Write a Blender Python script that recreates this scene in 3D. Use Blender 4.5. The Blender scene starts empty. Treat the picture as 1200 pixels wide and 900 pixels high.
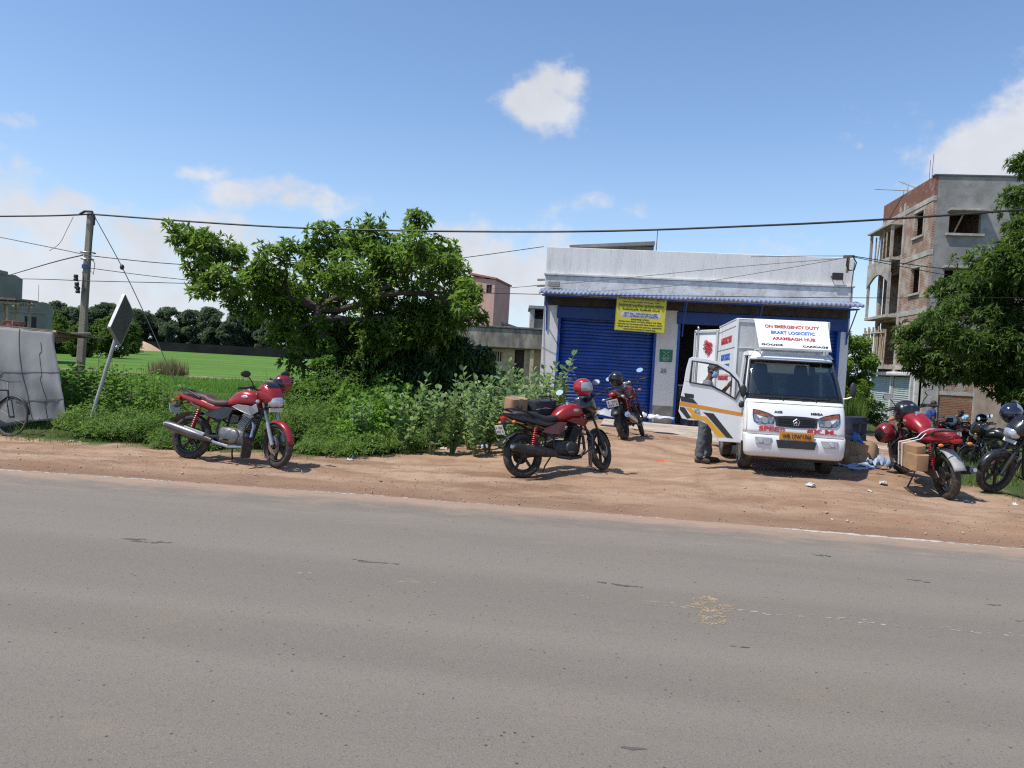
import bpy, math, random
import numpy as np
from mathutils import Vector, Matrix, noise as mnoise

R = math.radians
SC = bpy.context.scene
COL = SC.collection
rng = random.Random(7)

# ------------------------------------------------------------------ camera
CAM_H, PITCH, ROLL, FPX = 1.65, R(1.727), R(3.2), 900.0
_f = Vector((0, math.cos(PITCH), -math.sin(PITCH)))
_u0 = Vector((0, math.sin(PITCH), math.cos(PITCH)))
_r0 = Vector((1, 0, 0))
_r = _r0 * math.cos(ROLL) + _u0 * math.sin(ROLL)
_u = -_r0 * math.sin(ROLL) + _u0 * math.cos(ROLL)
CAMP = Vector((0, 0, CAM_H))
cd = bpy.data.cameras.new('camera'); cam = bpy.data.objects.new('camera', cd); COL.objects.link(cam)
cd.sensor_width = 36; cd.lens = 27; cd.clip_end = 3000; cd.clip_start = 0.05
cam.matrix_world = Matrix(((_r.x, _u.x, -_f.x, 0), (_r.y, _u.y, -_f.y, 0), (_r.z, _u.z, -_f.z, CAM_H), (0, 0, 0, 1)))
SC.camera = cam


def ray(px, py):
    return _f + _r * ((px - 600) / FPX) + _u * ((450 - py) / FPX)


def at(px, py, Y):
    """world point seen at photo pixel (px,py) standing at distance Y in front of the viewer"""
    d = ray(px, py)
    return CAMP + d * (Y / d.y)


def onz(px, py, z=0.0):
    d = ray(px, py)
    return CAMP + d * ((z - CAM_H) / d.z)


def project(p):
    d = Vector(p) - CAMP
    w = d.dot(_f)
    if w < 0.05:
        return (-9999, 9999)
    return (600 + FPX * d.dot(_r) / w, 450 - FPX * d.dot(_u) / w)


# ------------------------------------------------------------------ node helper
class NT:
    def __init__(s, tree):
        s.t = tree

    def n(s, typ, ins=None, **props):
        nd = s.t.nodes.new(typ)
        for k, v in props.items():
            setattr(nd, k, v)
        for k, v in (ins or {}).items():
            sk = nd.inputs[k]
            if hasattr(v, 'is_output'):
                s.t.links.new(v, sk)
            else:
                sk.default_value = v
        return nd

    def math(s, op, a, b=0.0, c=0.0, clamp=False):
        return s.n('ShaderNodeMath', {0: a, 1: b, 2: c}, operation=op, use_clamp=clamp).outputs[0]

    def noise(s, vec, scale, detail=4, rough=0.55):
        return s.n('ShaderNodeTexNoise', {'Vector': vec, 'Scale': scale, 'Detail': detail, 'Roughness': rough}).outputs[0]

    def step(s, v, lo, hi):
        return s.n('ShaderNodeMapRange', {0: v, 1: lo, 2: hi, 3: 0.0, 4: 1.0}, interpolation_type='SMOOTHSTEP').outputs[0]

    def mix(s, fac, a, b, blend='MIX'):
        nd = s.n('ShaderNodeMix', {0: fac, 6: a, 7: b}, data_type='RGBA', blend_type=blend)
        return nd.outputs[2]

    def scalevec(s, vec, sc):
        return s.n('ShaderNodeMapping', {'Vector': vec, 'Scale': sc}).outputs[0]


def c4(c, k=1.0):
    return (min(1, c[0] * k), min(1, c[1] * k), min(1, c[2] * k), 1)


_mats = {}


def newmat(name):
    m = bpy.data.materials.new(name); m.use_nodes = True
    m.node_tree.nodes.clear()
    t = NT(m.node_tree)
    out = t.n('ShaderNodeOutputMaterial')
    return m, t, out


def M(name, col, rough=0.6, metal=0.0, var=0.15, scale=6.0, bump=0.0, bscale=40.0, coat=0.0, dirt=None, dirt_amt=0.0, spec=0.5, stretch=None):
    """plain surface with uneven colour, optional bump and splotchy dirt"""
    if name in _mats:
        return _mats[name]
    m, t, out = newmat(name)
    co = t.n('ShaderNodeTexCoord').outputs['Object']
    if stretch:
        co = t.scalevec(co, stretch)
    nz = t.noise(co, scale, 5)
    col_s = t.mix(t.step(nz, .3, .7), c4(col, 1 - var), c4(col, 1 + var))
    if dirt:
        dn = t.noise(co, scale * 2.3 + 1, 7, .65)
        col_s = t.mix(t.math('MULTIPLY', t.step(dn, .62 - .35 * dirt_amt, .75), min(1, dirt_amt * 1.3)), col_s, c4(dirt))
    rg = t.math('ADD', t.math('MULTIPLY', t.noise(co, scale * 3, 3), .2), rough - .1, clamp=True)
    b = t.n('ShaderNodeBsdfPrincipled', {'Base Color': col_s, 'Roughness': rg, 'Metallic': metal, 'Coat Weight': coat, 'Coat Roughness': .08, 'Specular IOR Level': spec})
    if bump:
        bn = t.n('ShaderNodeBump', {'Strength': 1.0, 'Distance': bump, 'Height': t.noise(co, bscale, 6, .6)})
        t.t.links.new(bn.outputs[0], b.inputs['Normal'])
    t.t.links.new(b.outputs[0], out.inputs[0])
    _mats[name] = m
    return m


# ------------------------------------------------------------------ mesh builder
class MB:
    def __init__(s, T=None):
        s.v = []; s.f = []; s.m = []; s.cur = 0; s.T = T

    def add(s, vs, fs, T=None):
        o = len(s.v)
        for p in vs:
            p = Vector(p)
            if T is not None:
                p = T @ p
            if s.T is not None:
                p = s.T @ p
            s.v.append(p[:])
        for f in fs:
            s.f.append(tuple(i + o for i in f)); s.m.append(s.cur)
        return s

    def box(s, c, d, rot=None, T=None):
        x, y, z = d[0] / 2, d[1] / 2, d[2] / 2
        vs = [Vector(p) for p in ((-x, -y, -z), (x, -y, -z), (x, y, -z), (-x, y, -z), (-x, -y, z), (x, -y, z), (x, y, z), (-x, y, z))]
        if rot is not None:
            vs = [rot @ p for p in vs]
        c = Vector(c)
        return s.add([p + c for p in vs], [(0, 3, 2, 1), (4, 5, 6, 7), (0, 1, 5, 4), (1, 2, 6, 5), (2, 3, 7, 6), (3, 0, 4, 7)], T)

    def b2(s, lo, hi):
        return s.box([(a + b) / 2 for a, b in zip(lo, hi)], [abs(b - a) for a, b in zip(lo, hi)])

    def frame(s, p, q, up=(0, 0, 1)):
        d = (Vector(q) - Vector(p)); L = d.length; d.normalize()
        u = Vector(up)
        if abs(d.dot(u)) > .98:
            u = Vector((1, 0, 0))
        a = d.cross(u).normalized(); b = a.cross(d).normalized()
        return d, a, b, L

    def bar(s, p, q, w, h=None, up=(0, 0, 1)):
        h = w if h is None else h
        d, a, b, L = s.frame(p, q, up)
        p, q = Vector(p), Vector(q)
        vs = []
        for o in (p, q):
            for i, j in ((-1, -1), (1, -1), (1, 1), (-1, 1)):
                vs.append(o + a * (i * w / 2) + b * (j * h / 2))
        return s.add(vs, [(0, 1, 2, 3), (7, 6, 5, 4), (0, 4, 5, 1), (1, 5, 6, 2), (2, 6, 7, 3), (3, 7, 4, 0)])

    def tube(s, pts, r, n=8, cap=True, closed=False):
        pts = [Vector(p) for p in pts]
        rs = r if isinstance(r, (list, tuple)) else [r] * len(pts)
        rings = []; prev = None
        N_ = len(pts)
        for i, p in enumerate(pts):
            if closed:
                d = pts[(i + 1) % N_] - pts[i - 1]
            else:
                d = pts[min(i + 1, N_ - 1)] - pts[max(i - 1, 0)]
            if d.length < 1e-9:
                d = Vector((0, 0, 1))
            d.normalize()
            if prev is None:
                u = Vector((0, 0, 1)) if abs(d.z) < .9 else Vector((1, 0, 0))
                a = d.cross(u).normalized()
            else:
                a = (prev - d * prev.dot(d)).normalized()
            prev = a; b = d.cross(a)
            rings.append([p + (a * math.cos(t) + b * math.sin(t)) * rs[i] for t in [2 * math.pi * k / n for k in range(n)]])
        return s.rings(rings, cap, closed)

    def rings(s, rings, cap=True, closed=False):
        n = len(rings[0]); vs = [p for r_ in rings for p in r_]; fs = []
        m = len(rings)
        for i in range(m if closed else m - 1):
            j = (i + 1) % m
            for k in range(n):
                l = (k + 1) % n
                fs.append((i * n + k, i * n + l, j * n + l, j * n + k))
        if cap and not closed:
            fs.append(tuple(reversed(range(n)))); fs.append(tuple((m - 1) * n + k for k in range(n)))
        return s.add(vs, fs)

    def loftx(s, st, n=16, cap=True):
        """stations (x, y, z, half width y, half height z, exponent)"""
        rings = []
        for q in st:
            x, y, z, hw, hh = q[:5]; e = q[5] if len(q) > 5 else 2.0
            rg = []
            for k in range(n):
                t = 2 * math.pi * k / n
                cx, sx = math.cos(t), math.sin(t)
                rg.append(Vector((x, y + hw * math.copysign(abs(cx) ** (2 / e), cx), z + hh * math.copysign(abs(sx) ** (2 / e), sx))))
            rings.append(rg)
        return s.rings(rings, cap)

    def lathe(s, prof, n=24, axis='z', c=(0, 0, 0), ring=False):
        """profile (r, h) turned round the axis"""
        c = Vector(c); rings = []
        for r_, h in prof:
            rg = []
            for k in range(n):
                t = 2 * math.pi * k / n
                a, b = r_ * math.cos(t), r_ * math.sin(t)
                rg.append(c + Vector({'z': (a, b, h), 'y': (a, h, b), 'x': (h, a, b)}[axis]))
            rings.append(rg)
        return s.rings(rings, not ring, ring)

    def torus(s, c, R_, r, axis='y', n=28, m=10, sq=1.0):
        c = Vector(c); rings = []
        for i in range(n):
            t = 2 * math.pi * i / n; rg = []
            for k in range(m):
                q = 2 * math.pi * k / m
                rr = R_ + r * math.cos(q); h = r * sq * math.sin(q)
                a, b = rr * math.cos(t), rr * math.sin(t)
                rg.append(c + Vector({'y': (a, h, b), 'x': (h, a, b), 'z': (a, b, h)}[axis]))
            rings.append(rg)
        return s.rings(rings, False, True)

    def ell(s, c, d, n=14, m=9, rot=None):
        c = Vector(c); vs = []; fs = []
        for i in range(m + 1):
            ph = math.pi * i / m
            for k in range(n):
                t = 2 * math.pi * k / n
                p = Vector((d[0] * math.sin(ph) * math.cos(t), d[1] * math.sin(ph) * math.sin(t), d[2] * math.cos(ph)))
                if rot is not None:
                    p = rot @ p
                vs.append(c + p)
        for i in range(m):
            for k in range(n):
                l = (k + 1) % n
                fs.append((i * n + k, (i + 1) * n + k, (i + 1) * n + l, i * n + l))
        return s.add(vs, fs)

    def prism(s, pts, d):
        """closed polygon pts (3-D) pushed along vector d"""
        d = Vector(d); pts = [Vector(p) for p in pts]; n = len(pts)
        fs = [tuple(reversed(range(n))), tuple(n + k for k in range(n))]
        for k in range(n):
            l = (k + 1) % n
            fs.append((k, l, n + l, n + k))
        return s.add(pts + [p + d for p in pts], fs)

    def quad(s, a, b, c, d):
        return s.add([a, b, c, d], [(0, 1, 2, 3)])

    def build(s, name, mats, parent=None, smooth=True, bevel=0.0, ang=35, seg=2):
        if not isinstance(mats, (list, tuple)):
            mats = [mats]
        me = bpy.data.meshes.new(name)
        me.from_pydata(s.v, [], s.f)
        for m in mats:
            me.materials.append(m)
        if len(mats) > 1:
            me.polygons.foreach_set('material_index', s.m)
        import bmesh
        bm = bmesh.new(); bm.from_mesh(me)
        bmesh.ops.remove_doubles(bm, verts=bm.verts, dist=1e-5)
        bmesh.ops.recalc_face_normals(bm, faces=bm.faces)
        bm.to_mesh(me); bm.free()
        if smooth:
            me.shade_smooth(); me.set_sharp_from_angle(angle=R(ang))
        me.update()
        o = bpy.data.objects.new(name, me); COL.objects.link(o)
        if parent:
            o.parent = parent
        if bevel:
            b = o.modifiers.new('bevel', 'BEVEL'); b.width = bevel; b.segments = seg; b.limit_method = 'ANGLE'; b.angle_limit = R(40)
        return o


def tag(o, label=None, cat=None, group=None, kind=None):
    if label: o['label'] = label
    if cat: o['category'] = cat
    if group: o['group'] = group
    if kind: o['kind'] = kind
    return o


def thing(name, label, cat, mat=None, group=None):
    o = bpy.data.objects.new(name, None); COL.objects.link(o)
    o.empty_display_size = .2
    if mat is not None:
        o.matrix_world = mat if isinstance(mat, Matrix) else Matrix.Translation(Vector(mat))
    return tag(o, label, cat, group)


def copy_tree(o, parent=None):
    c = o.copy(); COL.objects.link(c)
    if parent is not None:
        c.parent = parent
    for ch in list(o.children):
        copy_tree(ch, c)
    return c


def pose(p, ax=0.0, lean=0.0):
    """matrix: standing at p, turned ax about z (radians), leaning about own x axis"""
    return Matrix.Translation(Vector(p)) @ Matrix.Rotation(ax, 4, 'Z') @ Matrix.Rotation(lean, 4, 'X')


def text(s, mat, parent, o, xdir, ydir, width=None, height=None, depth=.002, bold=.0, name='lettering'):
    """flat raised lettering centred on o; xdir reading direction, ydir up"""
    cu = bpy.data.curves.new('lettering', 'FONT'); cu.body = s; cu.align_x = 'CENTER'; cu.align_y = 'CENTER'
    cu.size = 1; cu.extrude = .001; cu.offset = bold; cu.resolution_u = 3
    tmp = bpy.data.objects.new('tmp', cu); COL.objects.link(tmp)
    bpy.context.view_layer.update()
    dg = bpy.context.evaluated_depsgraph_get()
    me = bpy.data.meshes.new_from_object(tmp.evaluated_get(dg))
    bpy.data.objects.remove(tmp); bpy.data.curves.remove(cu)
    n = len(me.vertices)
    if n == 0:
        return None
    co = np.empty(n * 3); me.vertices.foreach_get('co', co); co = co.reshape(-1, 3)
    lo, hi = co.min(0), co.max(0)
    co -= (lo + hi) / 2
    w, h = max(hi[0] - lo[0], 1e-4), max(hi[1] - lo[1], 1e-4)
    sx = width / w if width else None; sy = height / h if height else None
    sx = sx or sy; sy = sy or sx
    X, Y = Vector(xdir).normalized(), Vector(ydir).normalized(); Z = X.cross(Y).normalized(); o = Vector(o)
    zmax = max(abs(co[:, 2]).max(), 1e-6)
    P = np.outer(co[:, 0] * sx, X) + np.outer(co[:, 1] * sy, Y) + np.outer(co[:, 2] / zmax * depth, Z) + np.array(o[:])
    me.vertices.foreach_set('co', P.ravel()); me.update()
    me.name = name
    me.materials.clear(); me.materials.append(mat)
    ob = bpy.data.objects.new(name, me); COL.objects.link(ob)
    if parent: ob.parent = parent
    return ob


def fast_mesh(name, V, F4, mat, parent=None, attr=None, smooth=False):
    """big quad mesh from numpy arrays"""
    me = bpy.data.meshes.new(name)
    nf = len(F4); k = F4.shape[1]
    me.vertices.add(len(V)); me.vertices.foreach_set('co', np.asarray(V, dtype=np.float32).ravel())
    me.loops.add(nf * k); me.loops.foreach_set('vertex_index', np.asarray(F4, dtype=np.int32).ravel())
    me.polygons.add(nf); me.polygons.foreach_set('loop_start', np.arange(0, nf * k, k, dtype=np.int32))
    me.polygons.foreach_set('loop_total', np.full(nf, k, dtype=np.int32))
    if smooth:
        me.polygons.foreach_set('use_smooth', np.ones(nf, dtype=bool))
    if attr:
        for an, av in attr.items():
            a = me.attributes.new(an, 'FLOAT', 'POINT'); a.data.foreach_set('value', np.asarray(av, dtype=np.float32))
    for m in (mat if isinstance(mat, (list, tuple)) else [mat]):
        me.materials.append(m)
    me.update(calc_edges=True); me.validate()
    o = bpy.data.objects.new(name, me); COL.objects.link(o)
    if parent: o.parent = parent
    return o


# ------------------------------------------------------------------ render settings
SC.render.engine = 'CYCLES'
SC.cycles.use_denoising = False
SC.cycles.use_adaptive_sampling = False
SC.cycles.filter_width = 1.2
try:
    SC.cycles.denoiser = 'OPENIMAGEDENOISE'
    SC.cycles.denoising_prefilter = 'ACCURATE'
except Exception:
    pass
SC.cycles.max_bounces = 8; SC.cycles.diffuse_bounces = 4; SC.cycles.glossy_bounces = 3
SC.cycles.transparent_max_bounces = 12; SC.cycles.transmission_bounces = 4
SC.cycles.caustics_reflective = False; SC.cycles.caustics_refractive = False
SC.cycles.sample_clamp_indirect = 4
vs = SC.view_settings
vs.view_transform = 'Standard'; vs.look = 'None'; vs.exposure = 0.5; vs.gamma = 1.0; vs.use_curve_mapping = False

# ------------------------------------------------------------------ sun and sky
SUN_L = Vector((0.50, 0.22, -1.0)).normalized()      # direction the light travels
sl = bpy.data.lights.new('sun', 'SUN'); so = bpy.data.objects.new('sun', sl); COL.objects.link(so)
sl.energy = 3.4; sl.angle = R(.53); sl.color = (1, .955, .89)
so.rotation_euler = SUN_L.to_track_quat('-Z', 'Y').to_euler(); so.location = (-20, -6, 40)
W = bpy.data.worlds.new('World'); SC.world = W; W.use_nodes = True
W.node_tree.nodes.clear(); t = NT(W.node_tree)
sd = -SUN_L
sky = t.n('ShaderNodeTexSky', sky_type='NISHITA', sun_disc=False, sun_elevation=math.asin(sd.z), sun_rotation=math.atan2(sd.x, sd.y) % (2 * math.pi), air_density=1.0, dust_density=0.25, ozone_density=1.0, altitude=10)
tc = t.n('ShaderNodeTexCoord').outputs['Generated']
sp = t.n('ShaderNodeSeparateXYZ', {0: tc}).outputs
az = t.math('ARCTAN2', sp[0], sp[1]); el = t.math('ARCSINE', sp[2])
n1 = t.noise(t.scalevec(tc, (1, 1, 1.5)), 9.0, 10, .6); n2 = t.noise(tc, 30.0, 6, .6)
BL = [(632, 122, 42, 34, 1.1), (652, 96, 40, 26, 1.0), (240, 203, 42, 13, .75), (300, 226, 62, 20, .9), (368, 234, 56, 24, .95), (690, 240, 46, 15, .6), (742, 247, 34, 13, .55),
      (1165, 172, 80, 40, 1.3), (1230, 150, 80, 60, 1.3), (1130, 196, 60, 22, .8), (40, 262, 110, 36, .9), (75, 240, 45, 18, .8), (30, 330, 190, 75, 1.0), (205, 285, 130, 36, .9), (230, 330, 190, 60, .95), (420, 345, 190, 55, .7),
      (560, 285, 60, 28, 1.05), (590, 325, 95, 55, 1.0), (18, 136, 34, 10, .7), (455, 46, 40, 14, .32), (720, 340, 200, 40, .5), (1000, 330, 260, 60, .45), (-200, 300, 200, 60, 1.0), (1500, 250, 200, 70, 1.0)]
dens = None
for px, py, rx, ry, a in BL:
    d = ray(px, py).normalized()
    u0, v0 = math.atan2(d.x, d.y), math.asin(d.z)
    du = t.math('MULTIPLY', t.math('SUBTRACT', az, u0), FPX / rx)
    dv = t.math('MULTIPLY', t.math('SUBTRACT', el, v0), FPX / ry)
    q = t.math('MULTIPLY_ADD', du, du, t.math('MULTIPLY', dv, dv))
    g = t.math('MULTIPLY', t.math('DIVIDE', 1.0, t.math('MULTIPLY_ADD', q, t.math('MULTIPLY_ADD', q, .4, .5), 1.0)), a)
    dens = g if dens is None else t.math('MAXIMUM', dens, g)
dd = t.math('ADD', dens, t.math('ADD', t.math('MULTIPLY_ADD', n1, 2.0, -1.0), t.math('MULTIPLY_ADD', n2, .9, -.45)))
cl = t.math('MULTIPLY', t.step(dd, .42, 1.0), .95)
lum = t.math('MULTIPLY_ADD', t.noise(tc, 14.0, 6, .6), .35, .72)
CLOUD_S = 6.4
cc = t.n('ShaderNodeVectorMath', {0: (CLOUD_S * .90, CLOUD_S * .93, CLOUD_S * 1.0)}, operation='SCALE')
t.t.links.new(lum, cc.inputs['Scale'])
hz = t.math('MULTIPLY', t.math('EXPONENT', t.math('MULTIPLY', t.math('MAXIMUM', el, 0.0), -9.0)), .92)
tint = t.n('ShaderNodeVectorMath', {0: sky.outputs[0], 1: (.96, 1.10, 1.24)}, operation='MULTIPLY').outputs[0]
skyc = t.mix(hz, tint, (4.6, 5.3, 6.4, 1))
bgc = t.mix(cl, skyc, cc.outputs[0])
bg = t.n('ShaderNodeBackground', {0: bgc, 1: .1})
wo = t.n('ShaderNodeOutputWorld', {0: bg.outputs[0]})
# ================================================================== ground, road, field
e0, e1, e2 = onz(0, 548), onz(600, 591), onz(1200, 641)


def yedge(x):
    if x < e0.x: return e0.y + (x - e0.x) * (e1.y - e0.y) / (e1.x - e0.x)
    if x > e2.x: return e2.y + (x - e2.x) * (e2.y - e1.y) / (e2.x - e1.x)
    a = (x - e0.x) / (e2.x - e0.x)
    # quadratic through the three points
    u = (e1.x - e0.x) / (e2.x - e0.x)
    c = (e1.y - e0.y * (1 - u) - e2.y * u) / (u * (1 - u))
    return e0.y * (1 - a) + e2.y * a + c * a * (1 - a)


RD = Vector((e2.x - e0.x, e2.y - e0.y, 0)).normalized()     # along the road
RN = Vector((-RD.y, RD.x, 0))                                 # away from the road

_ctl_px = [(219, 537.5, 10.75), (324, 548, 10.35), (617, 560, 10.8), (700, 547, 11.5), (958, 556, 11.4), (862, 547, 11.8), (825, 541, 12.6), (731, 515, 14.2),
           (1105, 583, 10.4), (1056, 556, 11.6), (1160, 577, 10.8), (1250, 600, 10.5), (710, 503, 16.2), (1030, 528, 15.4), (660, 487, 20), (1000, 507, 19.6), (60, 503, 14.0), (15, 511, 13.4), (-60, 512, 13.0)]
CTL = [at(*c) for c in _ctl_px] + [Vector(p) for p in ((-8.5, 17, -.35), (-3.5, 14.5, -.2), (-4.5, 18, -.45), (-1, 15, -.05), (0.4, 19, -.05), (-9, 24, -.6), (-2, 25, -.5), (4.5, 21, .1), (7.5, 22, -.1), (9.8, 15.5, -.15), (11.5, 19, -.45), (13, 24, -.65), (20, 30, -.75), (16, 18, -.5), (-14, 16, -.4), (-25, 22, -.6), (-22, 12, -.2), (20, 12, -.1), (28, 14, -.3), (0, 30, -.6), (8, 28, -.5), (-20, 40, -.65), (20, 45, -.75), (3.2, 12.6, .1), (1.5, 11.5, 0), (-2, 11.4, -.04), (-5.5, 12, -.06))]
_cx = np.array([[c.x, c.y] for c in CTL]); _cz = np.array([c.z for c in CTL])


def gz_np(X, Y):
    X = np.asarray(X, float); Y = np.asarray(Y, float)
    sh = X.shape; x = X.ravel(); y = Y.ravel()
    out = np.empty(len(x))
    for s in range(0, len(x), 20000):
        d2 = (x[s:s + 20000, None] - _cx[None, :, 0]) ** 2 + (y[s:s + 20000, None] - _cx[None, :, 1]) ** 2 + .15
        w = d2 ** -1.6
        out[s:s + 20000] = (w * _cz).sum(1) / w.sum(1)
    ye = np.array([yedge(v) for v in x]); d = y - ye
    k = np.clip(d / 1.6, 0, 1); k = k * k * (3 - 2 * k)
    z = out * k - .012 * (1 - k)
    far = np.clip((y - 30) / 12, 0, 1); z = z * (1 - far) - .7 * far
    side = np.clip((np.abs(x) - 30) / 20, 0, 1) * (d > 3); z = z * (1 - side) - .7 * side
    z = np.where(d < .05, np.where(d < -.5, -.05, -.012 - .038 * np.clip(-d * 2 + .1, 0, 1)), z)
    return z.reshape(sh)


def gz(x, y):
    return float(gz_np(np.array([x]), np.array([y]))[0])


def onground(px, py):
    z = 0.0
    for _ in range(6):
        p = onz(px, py, z); z = gz(p.x, p.y)
    p.z = z
    return p


def lerp_tab(tab, x):
    if x <= tab[0][0]: return tab[0][1]
    for (a, b), (c, d) in zip(tab, tab[1:]):
        if x <= c: return b + (d - b) * (x - a) / (c - a)
    return tab[-1][1]


GB = [(-200, 509), (0, 511), (60, 517), (140, 522), (190, 527), (250, 530), (330, 533), (395, 536), (430, 538), (470, 533), (540, 522), (585, 516), (620, 506), (655, 492), (680, 470), (700, 430), (1035, 430), (1050, 522), (1075, 545), (1100, 560), (1140, 572), (1200, 584), (1300, 600)]


def grassy(p, jit=0.0):
    """>0 where weeds and grass cover the soil (in photo pixels inside the verge)"""
    if p[1] < yedge(p[0]) + .5: return -50
    px, py = project(p)
    return lerp_tab(GB, px) - py + jit


def nz(x, y, s, seed=0.0):
    return mnoise.noise(Vector((x * s + seed, y * s, seed * 1.7)))


def axis(fa, fb, fs, far, grow=1.22):
    v = list(np.arange(fa, fb, fs)); st = fs; x = v[-1]
    while x < far[1]:
        st *= grow; x += st; v.append(x)
    st = fs; x = v[0]
    while x > far[0]:
        st *= grow; x -= st; v.insert(0, x)
    return np.array(v)


xs = axis(-9.5, 12.0, .085, (-900, 900)); ys = axis(7.2, 16.6, .075, (-12, 1500))
GX, GY = np.meshgrid(xs, ys)
GZ = gz_np(GX, GY)
gr = np.zeros_like(GZ)
for j in range(GX.shape[0]):
    for i in range(GX.shape[1]):
        x, y = GX[j, i], GY[j, i]
        if y < 6 or y > 60 or abs(x) > 60:
            gr[j, i] = 0 if y < 6 else 1; continue
        d = y - yedge(x)
        g = grassy((x, y, GZ[j, i])) if y < 30 else 40
        g += 5 * nz(x, y, 1.6, 3.1) + 3 * nz(x, y, 5, 9.2)
        gr[j, i] = max(0, min(1, g / 5 + .5))
        if d > 0 and y < 22:
            al = x * RD.x + y * RD.y; ac = x * RN.x + y * RN.y
            k = min(1, d / .6)
            GZ[j, i] += k * (.032 * nz(al * .3, ac, 3.2, 1.3) + .020 * nz(x, y, 4.2, 5) + .013 * nz(x, y, 9, 2) + .012 * nz(x, y, 1.1, 8))
            GZ[j, i] += .02 * math.exp(-((d - .35) / .12) ** 2) * (.6 + nz(x, y, .7, 4))       # soil pushed up beside the asphalt
nx, ny = len(xs), len(ys)
idx = np.arange(nx * ny).reshape(ny, nx)
F = np.stack([idx[:-1, :-1], idx[:-1, 1:], idx[1:, 1:], idx[1:, :-1]], -1).reshape(-1, 4)

m, t, out = newmat('ground soil'); MAT_GROUND = m
co = t.n('ShaderNodeTexCoord').outputs['Object']
ga = t.n('ShaderNodeAttribute', attribute_name='grassy').outputs['Fac']
ang = math.atan2(RD.y, RD.x)
al = t.n('ShaderNodeMapping', {'Vector': co, 'Rotation': (0, 0, -ang), 'Scale': (1, 1, 1)}, vector_type='POINT').outputs[0]
streak = t.noise(t.scalevec(al, (.35, 1.2, 1)), 1.5, 8, .72)
big = t.noise(co, .55, 5, .6); mid = t.noise(co, 3.3, 6, .65); fine = t.noise(co, 38, 6, .7); finer = t.noise(co, 140, 3, .6)
c = t.mix(t.step(streak, .34, .64), (.245, .145, .090, 1), (.445, .308, .208, 1))
c = t.mix(t.math('MULTIPLY', t.step(big, .45, .68), .55), c, (.36, .215, .13, 1))
c = t.mix(t.math('MULTIPLY', t.step(mid, .52, .72), .6), c, (.25, .15, .10, 1))
c = t.mix(t.math('MULTIPLY', t.step(fine, .55, .75), .6), c, (.22, .13, .085, 1))
c = t.mix(t.math('MULTIPLY', t.step(finer, .6, .75), .5), c, (.54, .42, .32, 1))
gcol = t.mix(t.step(t.noise(co, 2.6, 6, .7), .35, .65), (.085, .075, .035, 1), (.055, .10, .022, 1))
nr = t.n('ShaderNodeAttribute', attribute_name='near_road').outputs['Fac']
nr2 = t.math('ADD', nr, t.math('MULTIPLY_ADD', streak, 1.0, -.5))
c = t.mix(t.math('MULTIPLY', t.step(nr2, .25, .8), .62), c, (.215, .128, .083, 1))
c = t.mix(ga, c, gcol)
hgt = t.math('ADD', t.math('MULTIPLY', fine, .5), t.math('ADD', t.math('MULTIPLY', finer, .22), t.math('MULTIPLY', mid, .8)))
bn = t.n('ShaderNodeBump', {'Strength': .9, 'Distance': .03, 'Height': hgt})
b = t.n('ShaderNodeBsdfPrincipled', {'Base Color': c, 'Roughness': .95, 'Specular IOR Level': .1, 'Normal': bn.outputs[0]})
t.t.links.new(b.outputs[0], out.inputs[0])
g = fast_mesh('ground', np.stack([GX, GY, GZ], -1).reshape(-1, 3), F, MAT_GROUND, attr={'grassy': gr.ravel(), 'near_road': np.exp(-np.maximum(0, GY - np.array([[yedge(v) for v in xs]])) / .75).ravel()}, smooth=True)
tag(g, kind='structure')


# ------------------------------------------------------------------ road
def asphalt_nodes(t):
    co = t.n('ShaderNodeTexCoord').outputs['Object']
    al = t.n('ShaderNodeMapping', {'Vector': co, 'Rotation': (0, 0, -ang), 'Scale': (1, 1, 1)}).outputs[0]
    band = t.noise(t.scalevec(al, (.035, .9, 1)), 1.15, 4, .5)
    blot = t.noise(co, .8, 6, .6); agg = t.noise(co, 95, 5, .75)
    c = t.mix(t.step(band, .36, .66), (.192, .165, .133, 1), (.226, .194, .158, 1))
    c = t.mix(t.math('MULTIPLY', t.step(blot, .48, .75), .45), c, (.235, .188, .138, 1))
    c = t.mix(t.math('MULTIPLY', t.step(agg, .52, .66), .62), c, (.075, .065, .057, 1))
    c = t.mix(t.math('MULTIPLY', t.step(t.noise(co, 160, 3, .6), .58, .70), .55), c, (.40, .35, .30, 1))
    # small pits where stones have come out
    vor = t.n('ShaderNodeTexVoronoi', {'Vector': co, 'Scale': 17.0, 'Randomness': 1.0}, feature='F1').outputs[0]
    gate = t.step(t.noise(co, 6.5, 3, .6), .5, .62)
    pit = t.math('MULTIPLY', t.math('SUBTRACT', 1.0, t.step(t.math('ADD', vor, t.math('MULTIPLY', agg, .18)), .16, .24)), gate)
    c = t.mix(t.math('MULTIPLY', pit, .8), c, (.05, .044, .04, 1))
    # oil drips and tar smears
    sm = t.step(t.noise(t.scalevec(al, (.9, 5, 1)), 2.1, 5, .7), .735, .77)
    c = t.mix(t.math('MULTIPLY', sm, .6), c, (.055, .05, .046, 1))
    h = t.math('ADD', t.math('MULTIPLY', agg, 1.0), t.math('MULTIPLY', pit, -1.3))
    bn = t.n('ShaderNodeBump', {'Strength': .85, 'Distance': .006, 'Height': h})
    return co, al, c, bn.outputs[0], agg


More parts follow.
